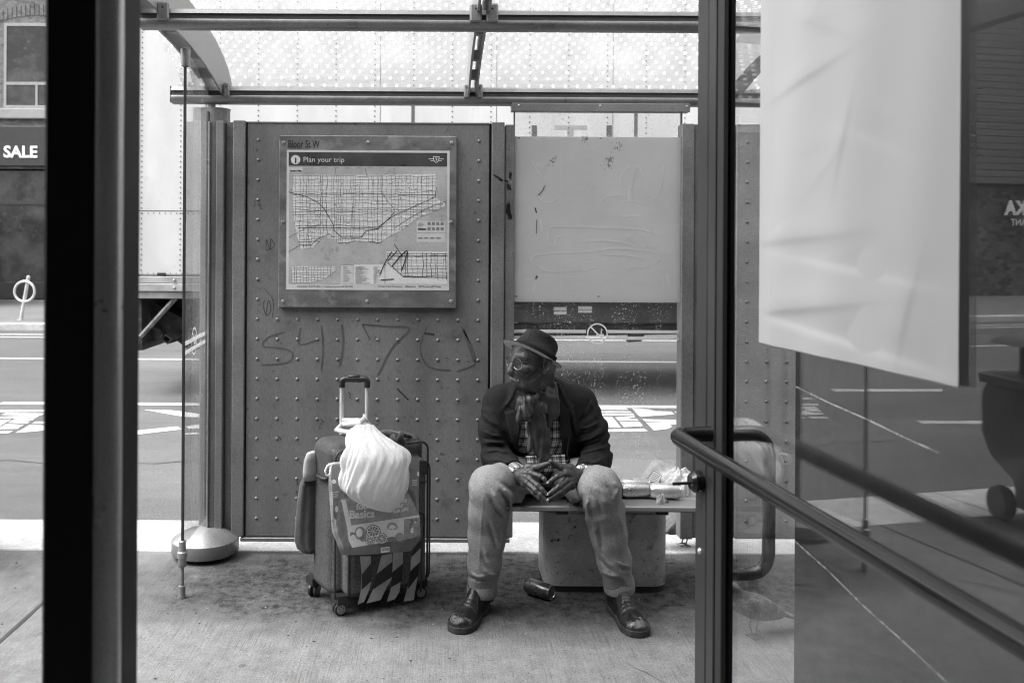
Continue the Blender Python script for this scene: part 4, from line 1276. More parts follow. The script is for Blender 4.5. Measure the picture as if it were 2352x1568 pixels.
# route lines
f = MB()
def ml(x0, y0, x1, y1, w, mi=0, d=.0034):
    a, b2 = M3(x0, y0, d), M3(x1, y1, d)
    dd = (b2 - a)
    if dd.length < 1e-6: return
    dd.normalize(); s_ = Vector((-dd.z, 0, dd.x)) * (w * .78 / 483 / 2)
    f.add([a - s_, b2 - s_, b2 + s_, a + s_], [(0, 1, 2, 3)], mi)
_lx = [p[0] for p in land]; 
def inland(x, y, pl=land):
    c_ = False
    for i in range(len(pl)):
        (ax, ay), (bx, by) = pl[i], pl[(i + 1) % len(pl)]
        if (ay > y) != (by > y) and x < (bx - ax) * (y - ay) / (by - ay) + ax: c_ = not c_
    return c_
rr = np.random.RandomState(3)
def wig(vertical, c, lo, hi, w, mi, pl):
    step = 7; t = lo; off = 0
    while t < hi:
        t2 = min(t + step, hi)
        o2 = off + (rr.choice([0, 0, 0, 0, -1.3, 1.3]))
        x0, y0, x1, y1 = (c + off, t, c + o2, t2) if vertical else (t, c + off, t2, c + o2)
        if inland((x0 + x1) / 2, (y0 + y1) / 2, pl): ml(x0, y0, x1, y1, w, mi)
        t = t2; off = o2 * .8
x = 678
while x < 1024:
    wig(True, x, 402, 575, rr.choice([.7, .8, 1.1, 1.5]), int(rr.rand() < .7), land); x += rr.choice([5, 7, 9, 11])
for y in (404, 412, 419, 427, 436, 441, 447, 453, 460, 468, 476, 481, 486, 493, 499, 506, 511, 519, 528, 536, 541, 549, 556, 564):
    wig(False, y, 672, 1026, rr.choice([.7, .9, 1.2, 1.6]), int(rr.rand() < .65), land)
for k in range(420):
    x, y = rr.uniform(674, 1020), rr.uniform(404, 570)
    if inland(x, y):
        if rr.rand() < .6: ml(x, y, x + rr.uniform(1.5, 5), y + rr.choice([0, 0, 2, -2]), rr.uniform(.8, 1.5), 1)
        else: ml(x, y, x + rr.choice([0, 2]), y + rr.uniform(2, 6), .8, 1)
for (p_, w) in (([(663, 441), (705, 452), (730, 465), (745, 480), (765, 515), (768, 530), (785, 545), (830, 545), (840, 530), (870, 525)], 1.8), ([(683, 523), (870, 524), (895, 500), (905, 488)], 1.7),
                ([(663, 578), (690, 562), (715, 562), (730, 548), (755, 537), (768, 545)], 1.2), ([(870, 520), (905, 495), (960, 470), (1000, 452), (1000, 440)], 1.3), ([(905, 524), (950, 495), (1000, 470), (1026, 462)], 1.1),
                ([(663, 545), (700, 525), (735, 515)], .9), ([(875, 402), (875, 440), (905, 480)], 1.0)):
    for i in range(len(p_) - 1): ml(*p_[i], *p_[i + 1], w, 0, .0036)
for x in (670, 676, 682, 690, 697, 703, 709, 716, 722, 729, 737, 744, 752, 760): wig(True, x, 612, 648, 1.0, int(rr.rand() < .5), land2)
for y in (615, 620, 626, 631, 637, 643): wig(False, y, 670, 772, 1.0, int(rr.rand() < .5), land2)
box_ = [(888, 580), (1027, 580), (1027, 640), (930, 638), (905, 620), (888, 600)]
x = 890
while x < 1026: wig(True, x, 580, 645, rr.choice([.8, 1.4]), int(rr.rand() < .6), box_); x += rr.choice([7, 9, 12])
for y in (582, 588, 596, 603, 611, 618, 626, 633): wig(False, y, 888, 1027, rr.choice([.8, 1.3]), int(rr.rand() < .6), box_)
ml(888, 588, 1027, 588, 1.6); ml(890, 603, 925, 634, 1.8); ml(925, 636, 1027, 637, 1.8)
for k in range(22):
    ml(816, 612 + k * 1.8, 816 + rr.uniform(12, 34), 612 + k * 1.8, .8, 1); ml(858, 612 + k * 1.8, 858 + rr.uniform(6, 22), 612 + k * 1.8, .8, 1)
for k in range(8): ml(788, 613 + k * 4.5, 788 + rr.uniform(8, 20), 613 + k * 4.5, 1.2, 1)
for i in range(4):
    for j in range(2):
        mrect(f, 982 + i * 10, 510 + j * 12, 989 + i * 10, 517 + j * 12, .0032, 1)
    mrect(f, 960 + i * 14, 545, 970 + i * 14, 548, .0032, 1)
for k in range(6): ml(960, 511 + k * 2.6, 960 + rr.uniform(9, 18), 511 + k * 2.6, .8, 1)
mrect(f, 960, 525, 979, 528, .0032, 0)
for k in range(6): ml(740 + k * 26, 385, 752 + k * 26, 385, .9, 1)
ml(770, 385, 770, 402, .8); ml(905, 385, 905, 402, .8); ml(838, 386, 843, 402, .8)
# pen scribble over the lower right of the map
for (p_, w) in (([(872, 632), (886, 600), (900, 578)], 2.2), ([(890, 600), (912, 576)], 2.2), ([(900, 612), (918, 590), (935, 576), (930, 600), (922, 622)], 2.4), ([(905, 560), (925, 590)], 1.6), ([(875, 643), (905, 641)], 2.4)):
    pen(p_, w, YM - .0042, 0)
f.build('map_lines', [m_ink, m_ink2], mbd, recalc=False)
f = MB()
for (px, py) in ((652, 328), (845, 327), (1037, 328), (650, 510), (1036, 510), (650, 692), (843, 692), (1036, 692)):
    p = M3(px, py, .0); f.lathe([(.008, 0), (.0085, .002), (.0065, .005), (.003, .0058)], p, (0, -1, 0), 14); f.lathe([(.0025, 0), (.0005, .0007)], p + Vector((0, -.0058, 0)), (0, -1, 0), 6, 1)
f.build('screw', [m_screw, m_paint_d], mbd, smooth=True)

# ---------------------------------------------------------------- bench
m_bench = mat('bench_steel', .28, .35, .4, var=.12, scale=5, fine=.08)
m_ped = mat('pedestal_steel', .33, .5, .3, var=.32, scale=5, fine=.12, fscale=120, spots=[(38, .60, .66, .02), (9, .6, .7, .09)])
BX0, BX1 = .235, P(1625, 1160, 3.75).x
BN = thing('bench', 'grey metal slatted bench on a boxy steel pedestal under the shelter window', 'bench', ((BX0 + BX1) / 2, 3.95, 0))
BZ = .402
for (y0, y1) in ((3.75, 3.865), (3.877, 3.992), (4.004, 4.12), (4.132, 4.22)):
    f = MB(); f.bbox((BX0, y0, BZ - .024), (BX1, y1, BZ), .005); f.build('slat', m_bench, BN)
f = MB()
for x in (.5, .92): f.bbox((x, 3.80, BZ - .05), (x + .05, 4.2, BZ - .0245), .003)
f.build('bearer', m_paint_d, BN)
px0, px1 = P(1251, 1300, 3.87).x, P(1537, 1300, 3.87).x
def rrect(x0, x1, y0, y1, r, z, n=8):
    pts = []
    for (cx, cy, a0) in ((x1 - r, y1 - r, 0), (x0 + r, y1 - r, 90), (x0 + r, y0 + r, 180), (x1 - r, y0 + r, 270)):
        for k in range(n + 1):
            a = math.radians(a0 + 90 * k / n); pts.append((cx + r * math.cos(a), cy + r * math.sin(a), z))
    return pts
def stack(f, rings, mi=0):
    n = len(rings[0]); o = []
    for r in rings: o += r
    f.add(o, [(i * n + k, i * n + (k + 1) % n, (i + 1) * n + (k + 1) % n, (i + 1) * n + k) for i in range(len(rings) - 1) for k in range(n)] + [tuple(range(n))[::-1], tuple(range((len(rings) - 1) * n, len(rings) * n))], mi)
f = MB(); stack(f, [rrect(px0, px1, 3.87, 4.17, .07, z) for z in (.028, .335)]); f.build('pedestal', m_ped, BN, smooth=True)
f = MB(); stack(f, [rrect(px0 + .006, px1 - .006, 3.876, 4.164, .066, z) for z in (.3352, .345)]); stack(f, [rrect(px0 - .002, px1 + .002, 3.868, 4.172, .07, z) for z in (.3452, .353)]); f.build('pedestal_lid', m_ped, BN, smooth=True)
f = MB(); stack(f, [rrect(px0 + .004, px1 - .002, 3.876, 4.165, .07, z) for z in (0, .0275)]); f.build('pedestal_foot', m_paint_d, BN, smooth=True)

# ---------------------------------------------------------------- cans
m_can = mat('can_shell', .6, .28, .7, var=.25, scale=16); m_can2 = mat('can_dark', .12, .28, .6, var=.5, scale=18); m_lid = mat('can_lid', .6, .25, .8)
m_prt = mat('can_print', .7, .4)
def can(c, ax, shell, label, text=None, r=.033, L=.122):
    ax = Vector(ax).normalized(); c = Vector(c)
    T = thing('drink_can', label, 'can', c + Vector((0, 0, -r)), 'drink cans left round the bench')
    prof = [(r * .72, 0), (r * .80, -.001), (r * .86, .004), (r, .013), (r, L - .016), (r * .84, L - .002), (r * .84, L)]
    f = MB(); f.lathe(prof, c - ax * L / 2, ax, 32); o_ = f.build('shell', shell, T, smooth=True)
    f = MB(); f.lathe([(r * .80, L - .0015), (r * .84, L + .001), (r * .82, L + .0022), (r * .76, L - .002), (r * .1, L - .0025)], c - ax * L / 2, ax, 32)
    side = ax.cross(Vector((0, 0, 1))).normalized(); up2 = side.cross(ax)
    f.build('lid', m_lid, T, smooth=True)
    f = MB(); q = c + ax * (L / 2 - .0012)
    f.prism([q + side * (.009 * math.cos(w)) + up2 * (.012 * math.sin(w) + .008) for w in [k * math.pi / 8 for k in range(16)]], ax * .001); f.build('pull_tab', m_black, T)
    if text:
        f = MB()
        nrm = Vector((0, -.75, .66)); up3 = nrm.cross(ax) if nrm.cross(ax).z > 0 else -nrm.cross(ax)
        xd = up3.cross(nrm) ; 
        if xd.dot(ax) < 0 and False: xd = -xd
        def wp(x, y): return x, y
        base = c + nrm.normalized() * (r + .0006)
        text_mb(f, text, .024, base - xd.normalized() * .05 - up3.normalized() * .008, xd, up3, extrude=.0004, sx=1.1, bold=.0004)
        for i, p in enumerate(f.v):      # wrap the lettering round the shell
            w_ = Vector(p) - c; a = w_.dot(ax); h_ = w_.dot(up3.normalized()) / r
            rad = r + .0006 + (w_.dot(nrm.normalized()) - r - .0006)
            f.v[i] = tuple(c + ax * a + up3.normalized() * (math.sin(h_) * rad) + nrm.normalized() * (math.cos(h_) * rad))
        f.build('lettering', m_prt, o_, recalc=False)
    return T
zc = BZ + .033
c1 = P(1460, 1123, 3.885); can((c1.x, 3.885, zc), (1, .10, 0), m_can, 'crushed silver can lying on the bench beside the man', 'by Lulu')
c1 = P(1522, 1124, 3.885); can((c1.x + .005, 3.87, zc), (1, -.06, 0), m_can, 'grey drink can lying on the bench next to the clear food box', 'only')
c1 = P(1457, 1115, 3.95); can((c1.x, 3.955, zc), (1, .02, 0), m_can, 'pale can lying on the bench behind the crushed silver can')
c1 = G(1238, 1352, .033); can((c1.x, c1.y, .033), (.66, -.62, 0), m_can2, 'dark empty beer can lying on the ground against the bench pedestal')

# ---------------------------------------------------------------- food box, wrapper bag, crumpled tissue
def clear_mat(name, v, k, rough=.15):
    m, t, o = new_mat(name); b = NB(t)
    tr = t.nodes.new('ShaderNodeBsdfTransparent')
    pr = b.princ(v, rough, 0, b.bump(b.noise(40, None, 4, .7), .6, .01), .8)
    mx = t.nodes.new('ShaderNodeMixShader'); t.links.new(b.rng(b.noise(22, None, 4, .7), .35, .65, max(k - .25, 0), min(k + .25, 1)), mx.inputs[0])
    t.links.new(tr.outputs[0], mx.inputs[1]); t.links.new(pr, mx.inputs[2]); t.links.new(mx.outputs[0], o.inputs['Surface'])
    return m
YB = 4.0
T = thing('food_box', 'clear plastic food box with a printed label tipped on the bench', 'food box', (P(1510, 1110, YB).x, YB, BZ))
q4 = [P(1476, 1104, YB), P(1508, 1056, YB + .05), P(1552, 1074, YB + .06), P(1530, 1112, YB)]
f = MB(); nrm = (q4[1] - q4[0]).cross(q4[3] - q4[0]).normalized()
if nrm.y > 0: nrm = -nrm
f.prism(q4, nrm * .012); f.prism([q4[i].lerp(sum(q4, Vector()) / 4, .12) + nrm * .0125 for i in range(4)], nrm * .02)
q5 = [p + Vector((0, .055, -.005)) for p in q4]; f.prism(q5, nrm * -.01)
f.build('shell', clear_mat('clear_plastic', .75, .5), T)
f = MB(); l4 = [P(1482, 1104, 1), P(1499, 1080, 1), P(1522, 1092, 1), P(1513, 1108, 1)]
l4 = [hit(px, py, q4[0] + nrm * .034, nrm) for (px, py) in ((1484, 1104), (1501, 1080), (1521, 1092), (1512, 1110))]
f.prism(l4, nrm * .001, 0); l5 = [p.lerp(sum(l4, Vector()) / 4, .1) + nrm * .0012 for p in l4]; f.prism(l5, nrm * .0004, 1)
for k in range(5):
    a, b2 = l5[0].lerp(l5[1], .15 + k * .17), l5[3].lerp(l5[2], .15 + k * .17)
    a, b2 = a.lerp(b2, .1), a.lerp(b2, .85); s_ = (l5[1] - l5[0]).normalized() * .0012
    f.add([a - s_ + nrm * .0008, b2 - s_ + nrm * .0008, b2 + s_ + nrm * .0008, a + s_ + nrm * .0008], [(0, 1, 2, 3)], 0)
f.build('label', [m_dark, m_white], T)

def hill(name, label, cat, cx, cy, z0, rx, ry, h, m, seed, crump=.35, nu=64, nv=20, tilt=0):
    """crumpled sheet of plastic or paper heaped on a surface"""
    rs2 = np.random.RandomState(seed); ph = rs2.uniform(0, 6.28, 12)
    f = MB()
    def fn(u, v):
        a = u * 2 * math.pi; t = v
        prof = math.cos(t * math.pi / 2) ** .8
        fold = 1 + crump * (.3 * math.sin(3 * a + ph[0] + 2 * t) + .25 * math.sin(7 * a + ph[1] - 3 * t) + .2 * math.sin(13 * a + ph[2] + 5 * t) + .15 * math.sin(23 * a + ph[3]))
        fz = 1 + crump * (.35 * math.sin(5 * a + ph[4] + 4 * t) + .25 * math.sin(11 * a + ph[5]) * math.sin(9 * t))
        r = (.04 + .96 * math.sin(t * math.pi / 2)) * fold
        return Vector((cx + rx * r * math.cos(a) + tilt * prof * h, cy + ry * r * math.sin(a), z0 + max(0.0005, h * prof * fz)))
    f.grid(fn, nu, nv, cu=True)
    o_ = f.build(name, m, None, smooth='all', label=label, cat=cat)
    return o_
c1 = P(1563, 1125, 3.95)
hill('plastic_bag', 'crumpled clear plastic bag lying on the end of the bench', 'plastic bag', c1.x, 3.96, BZ, .085, .06, .085, clear_mat('film', .85, .7, .25), 4, .55)
c1 = P(1518, 1150, 3.80)
hill('tissue', 'small crumpled tissue by the front edge of the bench', 'tissue', c1.x, 3.80, BZ, .02, .012, .028, mat('tissue_paper', .35, .8, var=.4, scale=60), 9, .9, 40, 12)
# ---------------------------------------------------------------- shop front the camera looks out of
m_jamb = mat('black_jamb', .008, .6, var=.2, fine=.3, fscale=500)
m_jtrim = mat('jamb_trim', .9, .32, .6, var=.05, fine=.15, fscale=500)
m_room = mat('shop_wall', .6, .8)
SB = thing('shop_building', 'dark shop front with black jambs and an open glass door, seen from its doorway', 'shop', (0, 1.0, 0))
def PXY(px, Y): return P(px, 784, Y).x
f = MB()
xa, xb = PXY(97, 1.0), PXY(321, 1.14)
f.bbox((xa, 1.0, 0), (xb, 1.14, 2.45), .004)
f.build('door_jamb', m_jamb, SB)
f = MB(); c0 = PXY(247, 1.0)
f.tube([(c0, 1.002, 0), (c0, 1.002, 2.45)], .0150, 24); f.build('jamb_trim', m_jtrim, SB, smooth=True)
f = MB()
f.box((-20, 1.0, 2.46), (20, 1.15, 3.5)); f.box((-20, 1.0, 0), (-1.6, 1.15, 2.459)); f.box((1.95, 1.0, 0), (20, 1.15, 2.459))
f.build('wall', m_brick, SB)
f = MB(); f.box((-3, -4, -.1), (3, 1.16, -.002)); f.build('shop_floor', m_room, SB)
f = MB(); f.box((-3, -4, 2.7), (3, .99, 2.8)); f.box((-3.1, -4, 0), (-3, .99, 2.8)); f.box((3, -4, 0), (3.1, .99, 2.8)); f.box((-3, -4.1, 0), (3, -4, 2.8)); f.build('inner_wall', m_room, SB)
f = MB(); f.bbox((xa - 1.02, 1.03, .1), (xa - .001, 1.09, .16), .003); f.bbox((xa - 1.09, 1.02, 0), (xa - 1.02, 1.12, 2.45), .003); f.bbox((xa - 1.02, 1.03, 2.38), (xa - .001, 1.09, 2.45), .003)
so = f.build('side_light', m_jamb, SB)
f = MB(); f.box((xa - 1.02, 1.055, .16), (xa - .001, 1.061, 2.38)); f.build('pane', glass_mat('side_glass', .97), so)
# pier on the far side of the open door
pxc = (1826 - CX) / F * 2.75
f = MB(); f.bbox((pxc, .93, 0), (1.95, 2.75, 2.455), .01); f.build('pier', mat('dark_pier', .010, .5, var=.3), SB)
f = MB(); f.box((.80, .79, 0), (1.95, .92, 2.459)); f.build('door_jamb', m_jamb, SB)

# the open door
EX, EY = .643 + .1196 * (2.17 - 2.235), 2.235
def D3(s, t, z): return Vector((EX, EY, 0)) - DD * s + DN * t + Vector((0, 0, z))
DM = Matrix(((-DD.x, DN.x, 0, EX), (-DD.y, DN.y, 0, EY), (0, 0, 1, 0), (0, 0, 0, 1)))
m_stile = mat('door_stile', .045, .4, .4, var=.22, scale=4, fine=.15, fscale=400, stretch=(1, 1, .4))
f = MB()
f.bbox((0, 0, .01), (.062, .045, 2.3), .003, M=DM); f.bbox((.065, .001, .01), (.104, .044, 2.3), .002, M=DM)
f.bbox((1.20, 0, .01), (1.29, .045, 2.3), .003, M=DM)
f.bbox((.105, .0, .01), (1.199, .045, .22), .003, M=DM); f.bbox((.105, 0, 2.2), (1.199, .045, 2.3), .003, M=DM)
DR = f.build('glass_door', m_stile, SB)
f = MB(); f.box((.062, .006, .01), (.065, .04, 2.3), M=DM); f.bbox((.1042, .005, .22), (.137, .018, 2.2), .002, M=DM); f.bbox((.1042, .029, .22), (.125, .041, 2.2), .002, M=DM)
f.bbox((1.175, .006, .22), (1.1998, .04, 2.2), .002, M=DM); f.build('gasket', m_paint_d, DR)
gd = glass_mat('door_glass', .95, .075)
f = MB(); f.box((.12, .020, .21), (1.19, .026, 2.21), M=DM); f.build('pane', gd, DR)
f = MB()      # long scratches in the pane
for q_ in ([(1827, 887), (1905, 925), (1990, 962), (2075, 1003), (2157, 1040)], [(1821, 1238), (1900, 1308), (1985, 1392), (2080, 1477), (2176, 1567)]):
    for a_, b2 in zip(q_, q_[1:]):
        a3, b3 = hit(*a_, D3(0, .0194, 0), DN), hit(*b2, D3(0, .0194, 0), DN)
        n_ = (b3 - a3).normalized().cross(DN) * .0011
        f.add([a3 - n_, b3 - n_, b3 + n_, a3 + n_], [(0, 1, 2, 3)])
_ms, _t, _o = new_mat('glass_scratch'); _b = NB(_t); _tr = _t.nodes.new('ShaderNodeBsdfTransparent'); _mx = _t.nodes.new('ShaderNodeMixShader')
_t.links.new(_b.rng(_b.noise(30, None, 3, .6), .35, .65, .12, .45), _mx.inputs[0]); _t.links.new(_tr.outputs[0], _mx.inputs[1]); _t.links.new(_b.princ(.8, .6), _mx.inputs[2]); _t.links.new(_mx.outputs[0], _o.inputs['Surface'])
f.build('scratch', _ms, DR, recalc=False)
def rounded_path(pts, r, n=8):
    out = [Vector(pts[0])]
    for i in range(1, len(pts) - 1):
        p0, p1, p2 = Vector(pts[i - 1]), Vector(pts[i]), Vector(pts[i + 1])
        a, b2 = (p0 - p1).normalized(), (p2 - p1).normalized()
        rr_ = min(r, (p0 - p1).length * .49, (p2 - p1).length * .49)
        s0, s1 = p1 + a * rr_, p1 + b2 * rr_
        for k in range(n + 1):
            t = k / n
            out.append((1 - t) ** 2 * s0 + 2 * t * (1 - t) * p1 + t * t * s1)
    out.append(Vector(pts[-1])); return out
m_bar = mat('push_bar_black', .016, .17, .5, var=.1, spec=.8)
f = MB(); f.tube(rounded_path([D3(.085, 0, 1.03), D3(.085, -.09, 1.03), D3(1.225, -.085, 1.008), D3(1.225, 0, 1.008)], .06, 12), .0185, 20)
f.build('push_bar', m_bar, DR, smooth=True)
f = MB(); f.tube(rounded_path([D3(.06, .045, 1.02), D3(.06, .16, 1.02), D3(.06, .16, .685), D3(.06, .045, .685)], .07, 12), .0155, 20)
f.build('pull_handle', mat('pull_handle_steel', .22, .3, .6), DR, smooth=True)
f = MB(); c0 = D3(.035, 0, .905)
f.lathe([(.026, 0), (.027, .006), (.022, .008), (.022, .013), (.026, .015), (.026, .019), (.018, .028), (.004, .030)], c0, -DN, 24)
f.tube([D3(.035, -.02, .902), D3(.032, -.07, .900)], .004, 8); f.build('lock', m_bar, DR, smooth=True)
f = MB(); f.dome(D3(.03, 0, .735), -DN, .008, .006, 12); f.build('screw', m_screw, DR, smooth=True)

# paper sheet taped on the glass
def paper_mat():
    m, t, o = new_mat('paper_sheet'); b = NB(t)
    df = b.princ(.42, .75, 0, None, .3)
    tl = t.nodes.new('ShaderNodeBsdfTranslucent'); tl.inputs[0].default_value = (.8, .8, .8, 1)
    mx = t.nodes.new('ShaderNodeMixShader'); mx.inputs[0].default_value = .25
    t.links.new(df, mx.inputs[1]); t.links.new(tl.outputs[0], mx.inputs[2]); t.links.new(mx.outputs[0], o.inputs['Surface'])
    return m
def sY(px):
    return (EY - .9025 / ((px - CX) / F + .1196)) / .9929
def s_at(px, t_):      # where along the door a sheet edge has to sit
    lo_, hi_ = .05, 1.15
    for _ in range(40):
        m_ = (lo_ + hi_) / 2; q_ = D3(m_, t_, 1.6)
        if CX + q_.x * F / q_.y < px: lo_ = m_
        else: hi_ = m_
    return lo_
s0_, s1_ = s_at(1744, .0125), s_at(2204, .0125)
rp = np.random.RandomState(21)
creases = [(rp.uniform(.1, .9), rp.uniform(0, 1), rp.uniform(-.9, .9), rp.uniform(.04, .12), rp.uniform(-.6, .6)) for _ in range(14)]
creases += [(.25, .10, .12, .22, 1.4), (.45, .055, -.08, .3, -1.5), (.8, .12, 1.2, .08, 1.3), (.22, .26, .05, .2, 1), (.55, .2, -.1, .25, -1), (.5, .45, 1.2, .08, 1.2), (.3, .62, .15, .14, 1)]
f = MB()
def pf(u, v):
    s = s0_ + (s1_ - s0_) * u; z = 1.268 + .86 * v
    d = 0
    for (cu, cv, an, ln, am) in creases:
        du, dv = (u - cu) * .61, (v - cv) * .86
        al = du * math.cos(an) + dv * math.sin(an); pe = -du * math.sin(an) + dv * math.cos(an)
        d += am * .0019 * math.exp(-(al / ln) ** 2) * (math.exp(-(pe / .012) ** 2) if pe < 0 else math.exp(-(pe / .035) ** 2))
    d += .0035 * math.sin(u * 7 + v * 2) * math.sin(v * 5 + 1) + .002 * math.sin(u * 19 - v * 6)
    edge = min(u, 1 - u) * 8
    return D3(s, .0125 - max(-.005, min(.012, d)) * min(1, .3 + edge), z)
f.grid(pf, 240, 320)
ob = f.build('paper_sheet', paper_mat(), None, smooth='all', label='large creased white paper sheet taped on the glass door', cat='paper')
sm = ob.modifiers.new('thickness', 'SOLIDIFY'); sm.thickness = .0006

# wheeled bin on the pavement, seen reflected in the door
def mirror(p):
    p = Vector(p); d = (p - DP0).dot(DN); return p - DN * (2 * d)
cv = mirror((3.33, 4.84, 0)); ax = Vector((-.972, -.236, 0)).normalized(); ay = Vector((0, 0, 1)).cross(ax)
BM = Matrix(((ax.x, ay.x, 0, cv.x), (ax.y, ay.y, 0, cv.y), (0, 0, 1, 0), (0, 0, 0, 1)))
T = thing('wheeled_bin', 'dark wheeled refuse bin on the pavement, reflected at the right of the glass door', 'bin', (cv.x, cv.y, 0))
m_bin = mat('bin_plastic', .10, .4, var=.25)
f = MB()
def xf(pts): return [BM @ Vector(p) for p in pts]
stack(f, [xf(rrect(-a, a, -a * .9, a * .9, .06, z)) for a, z in ((.20, .06), (.21, .20), (.29, .32), (.325, .45), (.325, .66), (.31, .72))]); f.build('body', m_bin, T, smooth=True)
f = MB(); stack(f, [xf(rrect(-a, a, -a * .9, a * .9, .05, z)) for a, z in ((.30, .721), (.335, .73), (.335, .775), (.32, .785))]); f.build('rim', m_bin, T, smooth=True)
f = MB(); stack(f, [xf(rrect(-a, a, -a * .9, a * .9, .05, z)) for a, z in ((.19, .786), (.19, .95), (.30, .952), (.27, .985), (.15, 1.02))]); f.build('hood', m_bin, T, smooth=True)
for sx in (-1, 1):
    f = MB(); cc = BM @ Vector((sx * .29, -.12, .09)); axw = BM.to_3x3() @ Vector((sx, 0, 0))
    f.lathe([(.05, -.03), (.085, -.03), (.09, -.015), (.09, .02), (.085, .035), (.05, .035)], cc, axw, 24)
    for k in range(22):
        a = 2 * math.pi * k / 22; q = cc + Vector((0, 0, 1)) * math.cos(a) * .089 + axw.cross(Vector((0, 0, 1))) * math.sin(a) * .089
        f.box(q - Vector((.004, .012, .004)), q + Vector((.004, .012, .004)))
    f.lathe([(.05, -.01), (.02, .01), (.01, .02)], cc, axw, 16)
    f.build('wheel', m_bin, T, smooth=True)

# ---------------------------------------------------------------- suitcase
A0 = Vector((-.400, 3.585, 0)); U = Vector((.868, .497, 0)).normalized(); V = Vector((-.497, .868, 0)).normalized(); ZU = Vector((0, 0, 1))
SCW, SCD = .43, .25
def S3(u, v, z): return A0 + U * u + V * v + ZU * z
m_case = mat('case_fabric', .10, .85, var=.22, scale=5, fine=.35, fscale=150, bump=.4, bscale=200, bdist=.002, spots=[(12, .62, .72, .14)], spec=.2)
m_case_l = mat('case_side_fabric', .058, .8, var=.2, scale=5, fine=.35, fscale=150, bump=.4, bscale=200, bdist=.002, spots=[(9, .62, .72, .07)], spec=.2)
m_pipe = mat('case_piping', .02, .5); m_rub = mat('caster_black', .02, .4, var=.1); m_hub = mat('caster_hub', .3, .4, .1)
SU = thing('suitcase', 'worn grey fabric suitcase with hazard tape and its handle pulled up', 'suitcase', S3(SCW / 2, SCD / 2, 0))
RM = ((U.x, U.y, 0), (V.x, V.y, 0), (0, 0, 1))
lo = [min(S3(u, v, 0)[i] for u in (-.05, SCW + .05) for v in (-.06, SCD + .05)) for i in (0, 1)]; hi = [max(S3(u, v, 0)[i] for u in (-.05, SCW + .05) for v in (-.06, SCD + .05)) for i in (0, 1)]
g = Grid((lo[0], lo[1], .04), (hi[0], hi[1], .72), .004)
lu = (g.X - A0.x) * U.x + (g.Y - A0.y) * U.y; lv = (g.X - A0.x) * V.x + (g.Y - A0.y) * V.y
c = S3(SCW / 2, SCD / 2 + .02, .365)
d = rbox(g, c, (SCW / 2, SCD / 2 - .02, .305), .045, RM)
d = d + .004 * vnoise(g.X * 9, g.Y * 9, g.Z * 9) + .006 * np.sin(np.clip(lu / SCW, 0, 1) * math.pi) * -1
pk = rbox(g, S3(SCW / 2 + .015, .02, .33), (SCW / 2 - .035, .035, .262), .03, RM)
d = smin(d, pk + .003 * vnoise(g.X * 14, g.Y * 14, g.Z * 14), .012)
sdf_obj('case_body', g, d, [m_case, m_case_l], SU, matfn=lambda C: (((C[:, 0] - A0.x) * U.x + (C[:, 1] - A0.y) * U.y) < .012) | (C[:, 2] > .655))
# piping along the edges
f = MB()
def loop(pts, r): f.tube(rounded_path(pts + [pts[0]], .04, 6), r, 8, caps=False)
loop([S3(.006, .012, .075), S3(SCW - .006, .012, .075), S3(SCW - .006, .012, .655), S3(.006, .012, .655)], .0045)
loop([S3(.055, -.010, .085), S3(SCW + .002 - .01, -.010, .085), S3(SCW - .008, -.010, .58), S3(.055, -.010, .58)], .004)
f.build('piping', m_pipe, SU, smooth='all')
f = MB(); f.tube([S3(-.002, .07, .535), S3(-.012, .09, .533), S3(-.012, .15, .531), S3(-.002, .17, .53)], .008, 8); f.build('side_handle', m_pipe, SU, smooth='all')
f = MB(); f.tube([S3(.10, .03, .672), S3(.2, .02, .70), S3(.30, .03, .69), S3(.37, .06, .67)], [.004, .012, .012, .004], 8); f.build('top_handle', m_pipe, SU, smooth='all')
# casters
for (u, v) in ((.035, -.0), (.02, SCD - .02), (SCW - .03, .0), (SCW - .03, SCD - .02)):
    f = MB(); c0 = S3(u, v + .03, .0)
    f.prism([c0 + U * a + V * b2 + ZU * .052 for a, b2 in ((-.02, -.03), (.02, -.03), (.025, .03), (-.025, .03))], (0, 0, .03))
    co = f.build('caster', m_rub, SU)
    w = MB()
    axw = Vector((math.cos(.2 + u * 3), -math.sin(.35), 0)).normalized() if u < .03 else Vector((.45, -.89, 0)).normalized()
    if u > .3: axw = Vector((.3, -.95, 0)).normalized()
    for s_ in (-.018, .006):
        w.lathe([(.012, 0), (.024, .0), (.0265, .003), (.0265, .010), (.024, .013), (.012, .013)], c0 + ZU * .0265 + axw * s_, axw, 24)
    wo = w.build('wheel', m_rub, co, smooth=True)
    w = MB(); w.lathe([(.018, 0), (.018, .0012), (.002, .0016)], c0 + ZU * .0265 + axw * .019, axw, 20)
    for k in range(5):
        a = k * 2 * math.pi / 5; q = c0 + ZU * .0265 + axw * .0206 + (ZU * math.cos(a) + axw.cross(ZU) * math.sin(a)) * .011
        w.lathe([(.0022, 0), (.0022, .0004)], q, axw, 8, 1)
    w.build('hub', [m_hub, m_paint_d], wo)
